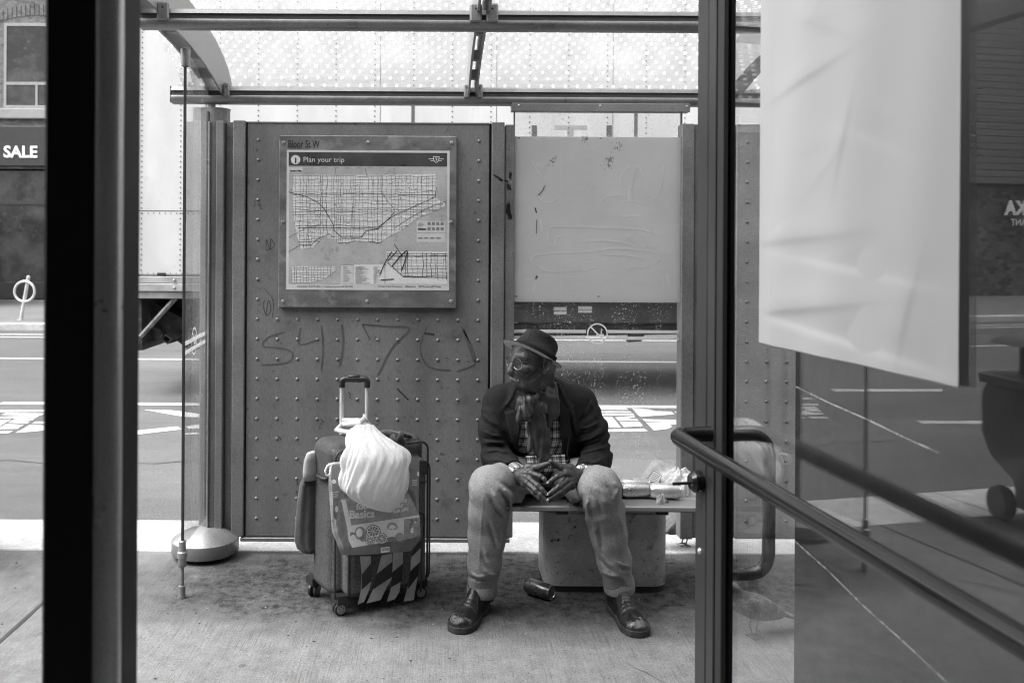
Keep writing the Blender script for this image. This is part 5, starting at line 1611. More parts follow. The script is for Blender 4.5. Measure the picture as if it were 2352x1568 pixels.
# telescopic handle
m_tube = mat('handle_tube', .62, .35, .4, var=.1)
YH = S3(.2, SCD - .03, 0).y
hl, hr = P(785, 960, YH), P(843, 960, YH)
f = MB()
for q in (hl, hr):
    f.tube([(q.x, YH, .64), (q.x, YH, P(785, 884, YH).z)], .0095, 12)
f.build('handle_tube', m_tube, SU, smooth=True)
zt = P(785, 870, YH).z
f = MB(); f.tube(rounded_path([(hl.x, YH, zt - .035), (hl.x, YH, zt), (hr.x, YH, zt), (hr.x, YH, zt - .035)], .02, 6), .0135, 12)
f.bbox((hl.x + .025, YH - .012, zt + .006), (hr.x - .03, YH + .012, zt + .018), .004); f.build('grip', m_rub, SU, smooth=True)
# hazard tape strips low on the front
m_tape = mat('tape_pale', .42, .45, var=.25, scale=14, spots=[(20, .62, .7, .15)]); m_tape_b = mat('tape_black', .018, .4)
FP = S3(0, -.0165, 0)
def zs(X, Y): return ((680 + X / 2.305) / 1.063, (880 + Y / 2.305) / 1.063)
def FH(X, Y, off=0.0): return hit(*zs(X, Y), FP - V * off, V)
f = MB()
STR = [[(458, 1100), (520, 1100), (521, 1250), (505, 1300), (482, 1355), (445, 1372), (462, 1300), (468, 1200)],
       [(580, 1095), (640, 1085), (640, 1220), (600, 1290), (575, 1345), (495, 1365), (530, 1290), (552, 1200)],
       [(645, 1080), (700, 1072), (700, 1140), (680, 1300), (655, 1340), (610, 1355), (632, 1280), (640, 1200)],
       [(745, 1100), (800, 1030), (797, 1130), (775, 1260), (760, 1345), (704, 1355), (730, 1260), (742, 1180)]]
for i, p in enumerate(STR):
    f.prism([FH(*q, .001 + .0003 * i) for q in p], -V * .0004, 0)
BLK = [[(470, 1200), (521, 1140), (521, 1240), (468, 1288)], [(552, 1200), (640, 1130), (640, 1215), (525, 1290)], [(640, 1190), (700, 1140), (694, 1240), (632, 1275)],
       [(742, 1110), (800, 1000), (800, 1052), (744, 1108)], [(740, 1185), (797, 1130), (785, 1210), (728, 1285)]]
for i, p in enumerate(BLK):
    f.prism([FH(*q, .0026) for q in p], -V * .0004, 1)
f.build('hazard_tape', [m_tape, m_tape_b], SU)
f = MB()
for p in ([FH(788, 560), FH(834, 575), FH(834, 640), FH(790, 640)],):
    f.prism(p, -V * .002)
f.tube([FH(783, 620), FH(835, 622)], .003, 6); f.tube([FH(783, 682), FH(835, 680)], .003, 6)
f.tube([FH(788, 850), FH(812, 862), FH(822, 890), FH(818, 980), FH(806, 1040), FH(800, 1300)], .0035, 6)
f.build('zip', m_pipe, SU)

# dark garment and pale cloth hanging behind the case
def loft(f, secs, nu=48, mi=0, fold=None):
    """secs: (centre, half width vector, half depth vector)"""
    vs = []
    for j, (c_, hw, hd) in enumerate(secs):
        for k in range(nu):
            a = 2 * math.pi * k / nu
            m_ = 1.0 if fold is None else fold(a, j / (len(secs) - 1))
            vs.append(Vector(c_) + (Vector(hw) * math.cos(a) + Vector(hd) * math.sin(a)) * m_)
    n = len(secs)
    f.add(vs, [(j * nu + k, j * nu + (k + 1) % nu, (j + 1) * nu + (k + 1) % nu, (j + 1) * nu + k) for j in range(n - 1) for k in range(nu)] + [tuple(range(nu))[::-1], tuple(range((n - 1) * nu, n * nu))], mi)
YB2 = 3.80
f = MB(); secs = []
for (x0, x1, y) in ((700, 735, 1088), (690, 740, 1110), (684, 745, 1150), (680, 745, 1200), (679, 745, 1235), (685, 745, 1252), (700, 740, 1262)):
    a, b2 = P(x0, y, YB2), P(x1, y, YB2); secs.append(((a + b2) / 2, ((b2 - a).length / 2, .02, 0), (0, .05, 0)))
loft(f, secs, fold=lambda a, t: 1 + .05 * math.sin(5 * a + 3 * t) + .03 * math.sin(11 * a))
f.build('dark_jacket', mat('soft_black', .03, .85, var=.3, sheen=.3, bump=.4, bscale=30, bdist=.01), None, smooth='all', label='dark garment hanging down behind the suitcase', cat='jacket')
f = MB(); secs = []
for (x0, x1, y) in ((706, 728, 1038), (700, 732, 1055), (697, 736, 1080), (698, 736, 1100)):
    a, b2 = P(x0, y, YB2 - .03), P(x1, y, YB2 - .03); secs.append(((a + b2) / 2, ((b2 - a).length / 2, .02, 0), (0, .03, 0)))
loft(f, secs); f.build('pale_cloth', mat('pale_cloth', .32, .85, bump=.3, bscale=30, bdist=.01), None, smooth='all', label='pale cloth tucked behind the upper left corner of the suitcase', cat='cloth')
# things stuffed in the top pocket
f = MB()
c0 = S3(.30, .03, .675)
f.tube([c0 + Vector((-.10, -.02, .02)), c0 + Vector((-.05, -.03, .028)), c0 + Vector((0, -.03, .012)), c0 + Vector((.02, -.02, -.02))], [.012, .016, .02, .012], 10)
f.tube([c0 + Vector((-.03, -.04, .02)), c0 + Vector((-.01, -.05, .0)), c0 + Vector((.01, -.03, .03))], .012, 8)
f.build('folded_umbrella', mat('soft_black', .03, .8), None, smooth='all', label='small black folded umbrella lying on top of the suitcase', cat='umbrella')

# shopping tote
TN = V; TP = S3(0, -.075, 0)
def TH(X, Y, off=0.0): return hit(*zs(X, Y), TP - V * off, V)
m_tote = mat('tote_grey', .22, .45, var=.2, scale=14, bump=.7, bscale=16, bdist=.02, spec=.6)
m_tote_p = mat('tote_panel', .85, .4, var=.1, scale=10, bump=.4, bscale=20, bdist=.01); m_tote_d = mat('tote_dark', .05, .45, var=.4, scale=30); m_tote_m = mat('tote_mid', .36, .45, var=.25, scale=25); m_wp = mat('tote_white', .88, .4, var=.05)
TT = thing('shopping_tote', 'printed reusable grocery tote hanging on the front of the suitcase', 'tote bag', TH(550, 1090))
f = MB()
rows = [(298, 795, 570, .03), (300, 795, 640, .04), (302, 788, 720, .045), (305, 785, 800, .05), (310, 790, 880, .055), (318, 797, 960, .055), (345, 796, 1020, .05), (362, 745, 1082, .035), (400, 640, 1096, .015)]
secs = []
for i, (x0, x1, y, dep) in enumerate(rows):
    a, b2 = TH(x0, y + (10 if i < 8 else 0)), TH(x1, y - 12)
    c_ = (a + b2) / 2 + V * .012
    secs.append((c_, (b2 - a) / 2, V * dep * .62))
def sqf(a, t):
    c_, s_ = abs(math.cos(a)), abs(math.sin(a)); k = (c_ ** 4 + s_ ** 4) ** -.25
    return min(k, 1.18) * (1 + .025 * math.sin(7 * a + 9 * t) * (1 - t) + .02 * math.sin(13 * a - 5 * t))
loft(f, secs, 64, fold=sqf)
f.build('bag_body', m_tote, TT, smooth='all')
def tq(f, pts, off, mi): f.prism([TH(x, y, off) for x, y in pts], -V * .0005, mi)
f = MB(); O = .042
tq(f, [(300, 590), (376, 572), (345, 760), (330, 900), (308, 880), (304, 720)], O - .006, 2)
tq(f, [(730, 545), (795, 555), (782, 640), (776, 760), (720, 700)], O - .006, 2)
tq(f, [(352, 780), (705, 715), (740, 760), (790, 870), (385, 935), (370, 870)], O, 1)
tq(f, [(353, 785), (378, 783), (410, 925), (385, 930)], O + .0006, 3)
tq(f, [(386, 930), (792, 868), (797, 985), (415, 1052), (395, 1010)], O + .0006, 0)
# photo strip: faces, orange slices, produce
def blob(f, cx, cy, rx, ry, off, mi, n=20, rot=0):
    tq(f, [(cx + rx * math.cos(a) * math.cos(rot) - ry * math.sin(a) * math.sin(rot), cy + rx * math.cos(a) * math.sin(rot) + ry * math.sin(a) * math.cos(rot)) for a in [2 * math.pi * k / n for k in range(n)]], off, mi)
O2 = O + .0014
blob(f, 460, 970, 32, 38, O2, 1); blob(f, 474, 990, 20, 28, O2, 1); blob(f, 455, 968, 18, 25, O2 + .0006, 3); blob(f, 452, 978, 8, 3, O2 + .0012, 0)
blob(f, 418, 980, 16, 15, O2, 2); blob(f, 420, 992, 13, 14, O2 + .0006, 3); blob(f, 425, 1025, 22, 18, O2, 3)
blob(f, 414, 970, 12, 6, O2 + .0008, 1)
for (cx, cy, r) in ((533, 960, 42), (580, 1000, 34), (515, 1010, 28)):
    blob(f, cx, cy, r, r * .9, O2 + .0002 * r * .02, 2); blob(f, cx, cy, r * .86, r * .77, O2 + .0007, 3)
    for k in range(9):
        a = 2 * math.pi * k / 9
        tq(f, [(cx + 3 * math.cos(a), cy + 3 * math.sin(a)), (cx + r * .76 * math.cos(a - .27), cy + r * .68 * math.sin(a - .27)), (cx + r * .76 * math.cos(a + .27), cy + r * .68 * math.sin(a + .27))], O2 + .0012, 2)
blob(f, 640, 935, 30, 26, O2, 1); blob(f, 641, 955, 23, 32, O2 + .0006, 3); blob(f, 632, 948, 8, 4, O2 + .001, 1); blob(f, 652, 946, 8, 4, O2 + .001, 1); blob(f, 642, 970, 11, 5, O2 + .001, 0)
blob(f, 640, 1005, 34, 14, O2 + .0004, 2); blob(f, 683, 992, 26, 24, O2 + .001, 1)
tq(f, [(706, 892), (795, 880), (797, 985), (706, 1008)], O2, 1)
rs = np.random.RandomState(8)
for k in range(16): blob(f, rs.uniform(715, 788), rs.uniform(895, 985), rs.uniform(6, 13), rs.uniform(5, 11), O2 + .0006 + k * .00003, int(rs.choice([2, 2, 3, 1])), 9)
tq(f, [(575, 1052), (625, 1046), (624, 1074), (577, 1080)], O2 - .0002, 0)
for k in range(9): tq(f, [(581 + k * 4.6, 1055 - k * .5), (583 + k * 4.6, 1055 - k * .5), (583 + k * 4.6, 1072 - k * .5), (581 + k * 4.6, 1072 - k * .5)], O2 + .0004, 4)
def thx(a, b2): return (TH(*b2) - TH(*a))
xd = thx((400, 884), (594, 874)); ydir = ZU
sz = (TH(400, 884) - TH(400, 836)).length
text_mb(f, 'food', sz * 1.0, TH(438, 838, O2), thx((438, 838), (540, 828)), ydir, 0, extrude=.0004, sx=1.1, bold=.0012)
text_mb(f, 'Basics', sz * 1.32, TH(398, 888, O2), xd, ydir, 0, extrude=.0004, sx=1.02, bold=.0014)
for i, (t_, x, y) in enumerate((('ALWAYS', 640, 812), ('MORE', 643, 836), ('FOR LESS', 646, 860))):
    text_mb(f, t_, sz * .50, TH(x, y, O2), thx((640, 812), (735, 790)), ydir, 0, extrude=.0004, bold=.0008)
for y in range(740, 780, 10): tq(f, [(304, y), (335, y - 4), (335, y - 1), (304, y + 3)], O - .005, 0)
blob(f, 312, 680, 12, 12, O - .005, 0); blob(f, 786, 636, 6, 14, O - .005, 0); blob(f, 328, 835, 9, 18, O - .005, 0)
for y in (672, 684, 696): tq(f, [(752, y), (780, y), (780, y + 4), (752, y + 4)], O - .005, 0)
f.build('print', [m_tote_p, m_tote_m, m_tote, m_wp, m_tote_d], TT)
f.build
f = MB(); f.tube([TH(320, 575, .03), TH(275, 590, .035), TH(262, 620, .035), TH(270, 648, .035), TH(288, 640, .035), TH(296, 600, .03), TH(322, 578, .03)], .0035, 8); f.build('drawcord', m_wp, TT, smooth='all')
f = MB(); f.tube([TH(372, 760, .035), TH(380, 700, .05), TH(430, 640, .055)], .006, 6); f.build('bag_handle', m_tote, TT, smooth='all')

# white carrier bag knotted to the handle
m_film = None
def bag_mat():
    m, t, o = new_mat('white_carrier'); b = NB(t)
    nm = b.bump(b.noise(20, b.map((1, 1, .5), (0, .5, 0)), 5, .6, .8), .40, .02)
    pr = b.princ(.78, .32, 0, nm, .6)
    tl = t.nodes.new('ShaderNodeBsdfTranslucent'); tl.inputs[0].default_value = (.8, .8, .8, 1)
    mx = t.nodes.new('ShaderNodeMixShader'); mx.inputs[0].default_value = .25
    t.links.new(pr, mx.inputs[1]); t.links.new(tl.outputs[0], mx.inputs[2]); t.links.new(mx.outputs[0], o.inputs['Surface'])
    return m
m_carrier = bag_mat()
CB = thing('carrier_bag', 'bulging white plastic carrier bag knotted to the suitcase handle', 'carrier bag', TH(600, 850))
rows = [(440, 530, 362, .70, .012), (400, 560, 392, .60, .022), (386, 600, 425, .45, .032), (382, 655, 462, .30, .05), (378, 712, 500, .20, .07), (374, 733, 545, .12, .085), (364, 728, 610, .06, .095),
        (357, 722, 670, .02, .10), (358, 715, 720, 0, .095), (400, 700, 760, 0, .085), (470, 680, 800, 0, .065), (540, 655, 830, 0, .045), (610, 638, 850, 0, .012)]
f = MB(); secs = []
top = S3(.23, .05, 0)
for (x0, x1, y, back, dep) in rows:
    off = .085 - back * .16
    a, b2 = TH(x0, y, off), TH(x1, y, off); c_ = (a + b2) / 2
    secs.append((c_, (b2 - a) / 2, Vector((.1, .95, 0)) * dep * .75))
def fo(a, t):
    w = 1 - abs(2 * t - .9) * .5
    a2 = a + 1.3 * t
    n1 = float(vnoise(np.float32(3 * math.cos(a2) * 1.6 + 9), np.float32(3 * math.sin(a2) * 1.6 + 9), np.float32(t * 2.2 + 3)))
    n2 = float(vnoise(np.float32(5.5 * math.cos(a2) + 19), np.float32(5.5 * math.sin(a2) + 19), np.float32(t * 5 + 7)))
    n3 = float(vnoise(np.float32(5 * math.cos(a) + 40), np.float32(5 * math.sin(a) + 40), np.float32(t * 9 + 2)))
    return 1 + .20 * (abs(n1) - .3) + .11 * (abs(n2) - .3) + .05 * (abs(n3) - .3)
def dense(secs, k=8):
    out = []
    for i in range(len(secs) - 1):
        for j in range(k):
            t = j / k; q_ = [secs[max(0, min(len(secs) - 1, i + e_))] for e_ in (-1, 0, 1, 2)]
            out.append(tuple(.5 * ((2 * Vector(q_[1][m])) + (Vector(q_[2][m]) - Vector(q_[0][m])) * t + (2 * Vector(q_[0][m]) - 5 * Vector(q_[1][m]) + 4 * Vector(q_[2][m]) - Vector(q_[3][m])) * t * t + (3 * Vector(q_[1][m]) - Vector(q_[0][m]) - 3 * Vector(q_[2][m]) + Vector(q_[3][m])) * t ** 3) for m in range(3)))
    out.append(secs[-1]); return out
loft(f, dense(secs), 160, fold=fo)
f.build('bag_body', m_carrier, CB, smooth='all')
f = MB()
kc = P(840, 972, YH - .03)
f.tube([kc + Vector((-.10, 0, -.005)), kc + Vector((-.05, -.015, .002)), kc + Vector((0, -.02, .0)), kc + Vector((.02, -.01, -.012))], [.010, .013, .016, .012], 10)
f.tube([kc + Vector((-.10, .02, .01)), kc + Vector((-.04, .0, .014)), kc + Vector((.0, -.01, .012))], [.008, .008, .012], 8)
for k in range(9):
    a = rs.uniform(0, 6.3); f.tube([kc + Vector((0, -.02, 0)), kc + Vector((.02 * math.cos(a), -.03, .012 + .018 * math.sin(a))), kc + Vector((.028 * math.cos(a + .5), -.02, .008 + .02 * math.sin(a + .5)))], [.006, .009, .003], 6)
f.tube([kc + Vector((-.01, -.02, .01)), kc + Vector((-.005, -.025, .035)), kc + Vector((.018, -.02, .004))], [.008, .012, .005], 7)
f.tube([kc + Vector((-.10, 0, 0)), kc + Vector((-.12, -.03, -.022)), kc + Vector((-.07, -.06, -.026)), kc + Vector((0, -.05, -.03))], [.006, .010, .012, .02], 8)
f.build('knot', m_carrier, CB, smooth='all')

# ---------------------------------------------------------------- pigeons
m_fea = mat('pigeon_grey', .12, .7, var=.5, scale=30, fine=.3, fscale=120); m_foot = mat('pigeon_foot', .12, .6)
def pigeon(base, ang, label):
    T = thing('pigeon', label, 'pigeon', base, 'pigeons on the pavement')
    R = Matrix.Translation(base) @ Matrix.Rotation(ang, 4, 'Z')
    g = Grid((-.19, -.07, .02), (.17, .07, .25), .0035)
    q = ((.93, 0, .36), (0, 1, 0), (-.36, 0, .93))
    d = ellip(g, (0, 0, .115), (.095, .05, .048), q)
    d = smin(d, cap(g, (.06, 0, .14), (.10, 0, .195), .030, .02), .03)
    d = smin(d, ellip(g, (.112, 0, .205), (.024, .018, .018)), .012)
    d = smin(d, cap(g, (.128, 0, .203), (.146, 0, .196), .006, .002), .004)
    d = smin(d, rbox(g, (-.12, 0, .075), (.06, .024, .007), .006, q), .03)
    for s_ in (-1, 1): d = smin(d, ellip(g, (-.03, s_ * .036, .112), (.085, .014, .032), q), .01)
    ob = sdf_obj('body', g, d, m_fea, None); ob.data.transform(R); put(ob, T)
    f = MB()
    for s_ in (-.018, .018):
        f.tube([(.0, s_, .08), (.012, s_, .04), (.0, s_, .006)], .0035, 6)
        for a in (-.5, 0, .5, math.pi): f.tube([(0, s_, .006), (.028 * math.cos(a), s_ + .028 * math.sin(a), .003)], [.003, .0015], 5)
    f.v = [tuple(R @ Vector(p)) for p in f.v]; f.build('feet', m_foot, T)
c0 = G(1570, 1252); pigeon(Vector((c0.x, c0.y, 0)), .25, 'grey pigeon on the kerb behind the bench pedestal')
c0 = G(1735, 1462); pigeon(Vector((c0.x, c0.y, 0)), 3.5, 'grey pigeon walking beyond the glass door')
# ---------------------------------------------------------------- the seated man
def pv(px, py, Y):
    p = P(px, py, Y); return (p.x, p.y, p.z)
PR = thing('person', 'man in a dark hat, glasses, blazer and scarf sitting on the bench, fingertips together', 'person', (.45, 3.95, 0))
m_skin = mat('dark_skin', .042, .43, var=.3, scale=30, fine=.25, fscale=170, bump=.8, bscale=110, bdist=.0025, spec=.5)
m_nail = mat('fingernail', .36, .3, var=.05)
def cloth(name, v, bsc=60, bd=.004, bstr=.3, sheen=.15, var=.15):
    return mat(name, v, .85, var=var, scale=9, fine=.22, fscale=170, bump=bstr, bscale=bsc, bdist=bd, sheen=sheen, spec=.2)
m_blazer = mat('blazer_wool', .014, .85, var=.3, scale=9, fine=.28, fscale=170, bump=.5, bscale=120, bdist=.003, spec=.18)
m_trou = cloth('trouser_cotton', .215, 110, .002, .4, .0, .16)
m_scarf = mat('scarf_silk', .030, .45, var=.5, scale=26, fine=.25, fscale=200, bump=.3, bscale=60, bdist=.003, spots=[(50, .66, .70, .16)])
m_hat = mat('hat_felt', .022, .9, var=.4, scale=20, fine=.35, fscale=160, sheen=.08, bump=.3, bscale=300, bdist=.001, spec=.1)
m_hatu = mat('hat_underside', .50, .8, var=.1); m_band = mat('hat_band', .014, .9, var=.2, spec=.1)
def plaid_mat(name, sc=1.0, base=.42):
    m, t, o = new_mat(name); b = NB(t)
    s_ = b.sep(b.map((1, 1, 1), (0, .03, 0)))
    def stripe(x, period, w, ph=0.0):
        q = b.math('FRACT', b.math('ADD', b.math('DIVIDE', x, period * sc), ph))
        return b.rng(b.math('ABSOLUTE', b.math('SUBTRACT', q, .5)), w, w + .03, 1, 0)
    x, z = b.math('ADD', s_[0], b.math('MULTIPLY', s_[1], .4)), s_[2]
    c = base
    c = b.math('MULTIPLY', b.math('SUBTRACT', 1.0, b.math('MULTIPLY', stripe(x, .036, .16), .62)), c)
    c = b.math('MULTIPLY', c, b.math('SUBTRACT', 1.0, b.math('MULTIPLY', stripe(z, .040, .16), .62)))
    c = b.math('MULTIPLY', c, b.math('SUBTRACT', 1.0, b.math('MULTIPLY', stripe(x, .018, .07, .3), .75)))
    c = b.math('MULTIPLY', c, b.math('SUBTRACT', 1.0, b.math('MULTIPLY', stripe(z, .020, .07, .3), .75)))
    c = b.math('ADD', c, b.math('MULTIPLY', b.math('ADD', stripe(x, .036, .035, .5), stripe(z, .040, .03, .5)), .18))
    t.links.new(b.princ(c, .85, 0, b.bump(b.noise(45, None, 4, .6), .4, .004), .2), o.inputs['Surface'])
    return m
m_plaid = plaid_mat('plaid_shirt', 1.0, .62)

# --- skeleton
HIP = [(.40, 3.97, .485), (.56, 3.97, .485)]
KN = [pv(1128, 1118, 3.53), pv(1377, 1120, 3.53)]
AN = [pv(1108, 1345, 3.655), pv(1421, 1338, 3.65)]
SH_ = [pv(1143, 921, 3.86), pv(1336, 923, 3.86)]
EL = [pv(1140, 1052, 3.80), pv(1372, 1056, 3.80)]
WR = [pv(1192, 1092, 3.585), pv(1336, 1092, 3.585)]
SPN = [(.475, 3.99, .50), (.468, 3.96, .62), (.44, 3.90, .76), (.425, 3.87, .86)]

FOLD = 1.25
def strokes(g, d, ss, scx):
    """sculpt folds: each stroke is (amp, width, points) traced over the front of the garment"""
    u = g.X * F / g.Y; v = (CH - g.Z) * F / g.Y
    u, v = u - K * v + CX, v + K * u + HY
    tot = 0
    for (amp, w, pts) in ss:
        dd = None
        q = [scx(*p) for p in pts]
        lo = np.minimum.reduce(q) - 4 * w; hi = np.maximum.reduce(q) + 4 * w
        L = sum(math.dist(q[i], q[i + 1]) for i in range(len(q) - 1)); acc = 0
        for i in range(len(q) - 1):
            ax, ay = q[i]; ex, ey = q[i + 1][0] - ax, q[i + 1][1] - ay; l2 = ex * ex + ey * ey
            t = np.clip(((u - ax) * ex + (v - ay) * ey) / l2, 0, 1)
            r = (u - ax - t * ex) ** 2 + (v - ay - t * ey) ** 2
            s_ = (acc + t * math.sqrt(l2)) / L; acc += math.sqrt(l2)
            tap = np.clip(np.sin(np.clip(s_, .06, .94) * math.pi) * 1.6, 0, 1)
            k = np.exp(-r / (w * w * .7)) * tap
            dd = k if dd is None else np.maximum(dd, k)
        tot = tot + amp * FOLD * dd
    return d - tot
def c1_(X, Y): return (1074 + X / 3.704) / 1.063, (757 + Y / 3.704) / 1.063
def c2_(X, Y): return (1074 + X / 3.564) / 1.063, (1147 + Y / 3.564) / 1.063
# --- trousers
g = Grid((.08, 3.40, .06), (.86, 4.14, .66), .0042)
d = None
for i in (0, 1):
    kn = np.array(KN[i]); hp = np.array(HIP[i]); an = np.array(AN[i])
    mid = hp * .5 + kn * .5; mid[2] -= .004
    side = -1 if i == 0 else 1
    low = kn * .35 + an * .65 + np.array([0, .0, 0])
    leg = chain(g, [hp, mid, kn], [.092, .083, .079], .03)
    shin = chain(g, [kn + np.array([0, .0, -.004]), kn * .75 + an * .25 + np.array([0, .010, 0]), kn * .5 + an * .5 + np.array([0, .010, 0]), kn * .25 + an * .75, an], [.082, .075, .068, .062, .060], .03)
    leg = smin(leg, shin, .025)
    d = leg if d is None else smin(d, leg, .03)
d = smin(d, ellip(g, (.48, 3.99, .50), (.155, .11, .10)), .04)
nz = vnoise(g.X * 14, g.Y * 14, g.Z * 9) * .0035 + (np.abs(vnoise(g.X * 22 + g.Z * 14, g.Y * 22, g.Z * 13 - g.X * 8)) - .3) * .0055
d = d + nz
d = strokes(g, d, [
  (.010, 5, [(450, 180), (520, 290), (585, 375)]), (-.009, 5, [(430, 230), (490, 340), (560, 420)]), (.010, 5, [(545, 140), (625, 240), (610, 330)]),
  (-.012, 4.5, [(525, 190), (590, 270), (592, 330), (560, 362)]), (-.008, 6, [(500, 90), (600, 160), (760, 215), (880, 250)]), (.006, 6, [(640, 265), (760, 285), (870, 275)]),
  (.006, 5, [(455, 470), (500, 580), (540, 700)]), (-.006, 5, [(420, 440), (455, 560), (500, 700)]), (.005, 4, [(560, 520), (545, 600), (535, 700)]),
  (.005, 4, [(380, 690), (430, 790), (490, 850)]), (-.005, 4, [(360, 720), (410, 830), (470, 900)]), (.007, 3.5, [(270, 900), (330, 930), (400, 925)]), (-.007, 3, [(260, 930), (330, 960), (420, 955)]),
  (.005, 4, [(380, 860), (430, 905), (500, 920)]), (.0026, 1.8, [(390, 130), (372, 300), (352, 600), (335, 960)]),
  (.006, 6, [(1330, 130), (1420, 200), (1465, 330)]), (-.007, 6, [(1290, 170), (1370, 260), (1420, 380)]), (.006, 6, [(1500, 90), (1560, 150), (1530, 240)]), (-.006, 5, [(1440, 120), (1490, 190), (1500, 260)]),
  (-.012, 5, [(1240, 230), (1218, 320), (1270, 400)]), (.010, 5, [(1290, 250), (1270, 330), (1310, 420)]), (.006, 5, [(1120, 240), (1180, 320), (1240, 380)]), (-.007, 4, [(1090, 260), (1160, 350), (1240, 410)]),
  (.006, 5, [(1340, 480), (1350, 580), (1380, 700)]), (-.006, 5, [(1380, 450), (1400, 580), (1420, 700)]), (.006, 4, [(1390, 720), (1450, 800), (1540, 860)]), (-.006, 4, [(1380, 760), (1450, 850), (1540, 900)]),
  (.005, 4, [(1540, 800), (1600, 830), (1660, 840)]), (-.005, 4, [(1530, 840), (1600, 870), (1670, 870)]), (.006, 4, [(1400, 880), (1480, 920), (1560, 925)]), (.0026, 1.8, [(1430, 150), (1465, 300), (1510, 520), (1552, 760), (1572, 960)]),
  (.005, 6, [(1540, 330), (1590, 480), (1620, 640)])], c2_)
for i in (0, 1):       # open hems
    an = AN[i]
    near = np.abs(g.X - an[0]) < .12
    cut = np.where(near, -(g.Z - (an[2] - .012)), -1.0)
    d = smax(d, cut, .004)
d = smax(d, -(g.Z - .405) - (g.Y > 3.74) * 0 - np.where((g.Y > 3.72), 0, 10), .004)   # flattened on the seat
sdf_obj('trousers', g, d, m_trou, PR)
for i in (0, 1):       # turned-up cuffs
    f = MB()
    an = np.array(AN[i]); kn = np.array(KN[i])
    ax = Vector((kn - an)); ax.normalize()
    c_ = Vector(an) + ax * -.008
    rr_ = .0640
    f.lathe([(rr_ - .010, -.022), (rr_ + .000, -.025), (rr_ + .003, -.020), (rr_ + .002, .022), (rr_ - .001, .026), (rr_ - .008, .025)], c_, Vector((ax.x * .5, ax.y * .3, 1)), 40, flat=.93)
    f.build('trouser_cuff', m_trou, PR, smooth='all')
for i in (0, 1):
    f = MB(); an = np.array(AN[i])
    f.tube([(an[0], an[1] + .01, .05), (an[0], an[1] + .01, .17)], .047, 20)
    f.build('sock', mat('sock_black', .012, .9), PR, smooth='all')

# --- body (head, neck, torso, arms, hands, legs)
HC = np.array([.394, 3.73, 1.000])
al = math.radians(63)
FW = np.array([-math.sin(al), -math.cos(al), 0]); FW = FW + np.array([0, 0, -.03]); FW /= np.linalg.norm(FW)
LF = np.array([math.cos(al), -math.sin(al), 0]); LF -= FW * LF.dot(FW); LF /= np.linalg.norm(LF)
UPh = np.cross(FW, -LF); UPh = UPh if UPh[2] > 0 else -UPh
HM = (tuple(FW), tuple(LF), tuple(UPh))
def H(f_, l_, u_): return HC + FW * f_ + LF * l_ + UPh * u_
HC2 = np.array([.387, 3.735, 1.023])
ta = math.radians(32)
hf = FW * math.cos(ta) + UPh * math.sin(ta); hu = UPh * math.cos(ta) - FW * math.sin(ta); hl_ = LF
ra_ = math.radians(3)
hu, hl_ = hu * math.cos(ra_) - LF * math.sin(ra_), LF * math.cos(ra_) + hu * math.sin(ra_)
HMt = (tuple(hf), tuple(hl_), tuple(hu))
def HT(a, b2, c_): return HC2 + hf * a + hl_ * b2 + hu * c_
g = Grid(HC - np.array([.14, .14, .19]), HC + np.array([.15, .14, .14]), .0019)
d = ellip(g, H(-.005, 0, .035), (.098, .077, .092), HM)                      # skull
d = smin(d, ellip(g, H(.030, 0, -.045), (.058, .048, .060), HM), .04)       # lower face
d = smin(d, ellip(g, H(.062, 0, -.082), (.030, .032, .026), HM), .03)       # chin
for s in (-1, 1):
    d = smin(d, cap(g, H(-.012, s * .054, -.040), H(.055, s * .024, -.086), .017, .015), .025)   # jaw line
    d = smin(d, ellip(g, H(.055, s * .043, -.020), (.028, .025, .020), HM), .016)                # cheekbone
    d = smin(d, cap(g, H(.084, s * .012, .024), H(.070, s * .045, .022), .0085, .0075), .022)    # brow
    d = smax(d, -ellip(g, H(.091, s * .031, .004), (.013, .016, .011), HM), .010)               # eye socket
    d = smin(d, ellip(g, H(.072, s * .031, .003), (.0125, .0125, .0115), HM), .003)             # eyeball, lids
    d = smin(d, cap(g, H(.086, s * .020, .0065), H(.078, s * .044, .006), .0028, .0025), .003)
    d = smin(d, cap(g, H(.086, s * .021, -.009), H(.077, s * .043, -.008), .003, .0025), .004)
    d = smin(d, ellip(g, H(.094, s * .014, -.038), (.0125, .012, .0095), HM), .006)             # nostril wing
    d = smax(d, -ellip(g, H(.098, s * .007, -.047), (.005, .004, .004), HM), .003)
    d = smin(d, cap(g, H(.090, s * .020, -.042), H(.066, s * .036, -.066), .0065, .0045), .006)   # cheek fold
    # ear
    e = ellip(g, H(-.014, s * .083, -.008), (.022, .009, .034), HM)
    e = smax(e, -ellip(g, H(-.006, s * .092, -.006), (.013, .013, .020), HM), .003)
    e = smin(e, cap(g, H(-.004, s * .080, .016), H(-.028, s * .090, .014), .0045, .0045), .005)
    e = smin(e, cap(g, H(-.028, s * .090, .014), H(-.022, s * .085, -.026), .0045, .0045), .005)
    e = smin(e, ellip(g, H(-.008, s * .079, -.038), (.009, .006, .009), HM), .005)
    d = smin(d, e, .008)
d = smin(d, cap(g, H(.092, 0, .012), H(.111, 0, -.026), .0105, .0145), .014)  # nose bridge
d = smin(d, ellip(g, H(.112, 0, -.034), (.0145, .0155, .0125), HM), .008)
d = smin(d, ellip(g, H(.088, 0, -.052), (.018, .028, .014), HM), .012)       # upper lip / moustache
d = smin(d, cap(g, H(.092, -.017, -.0655), H(.092, .017, -.0655), .0056, .0056), .008)
d = smin(d, cap(g, H(.087, -.015, -.078), H(.087, .015, -.078), .0068, .0068), .008)
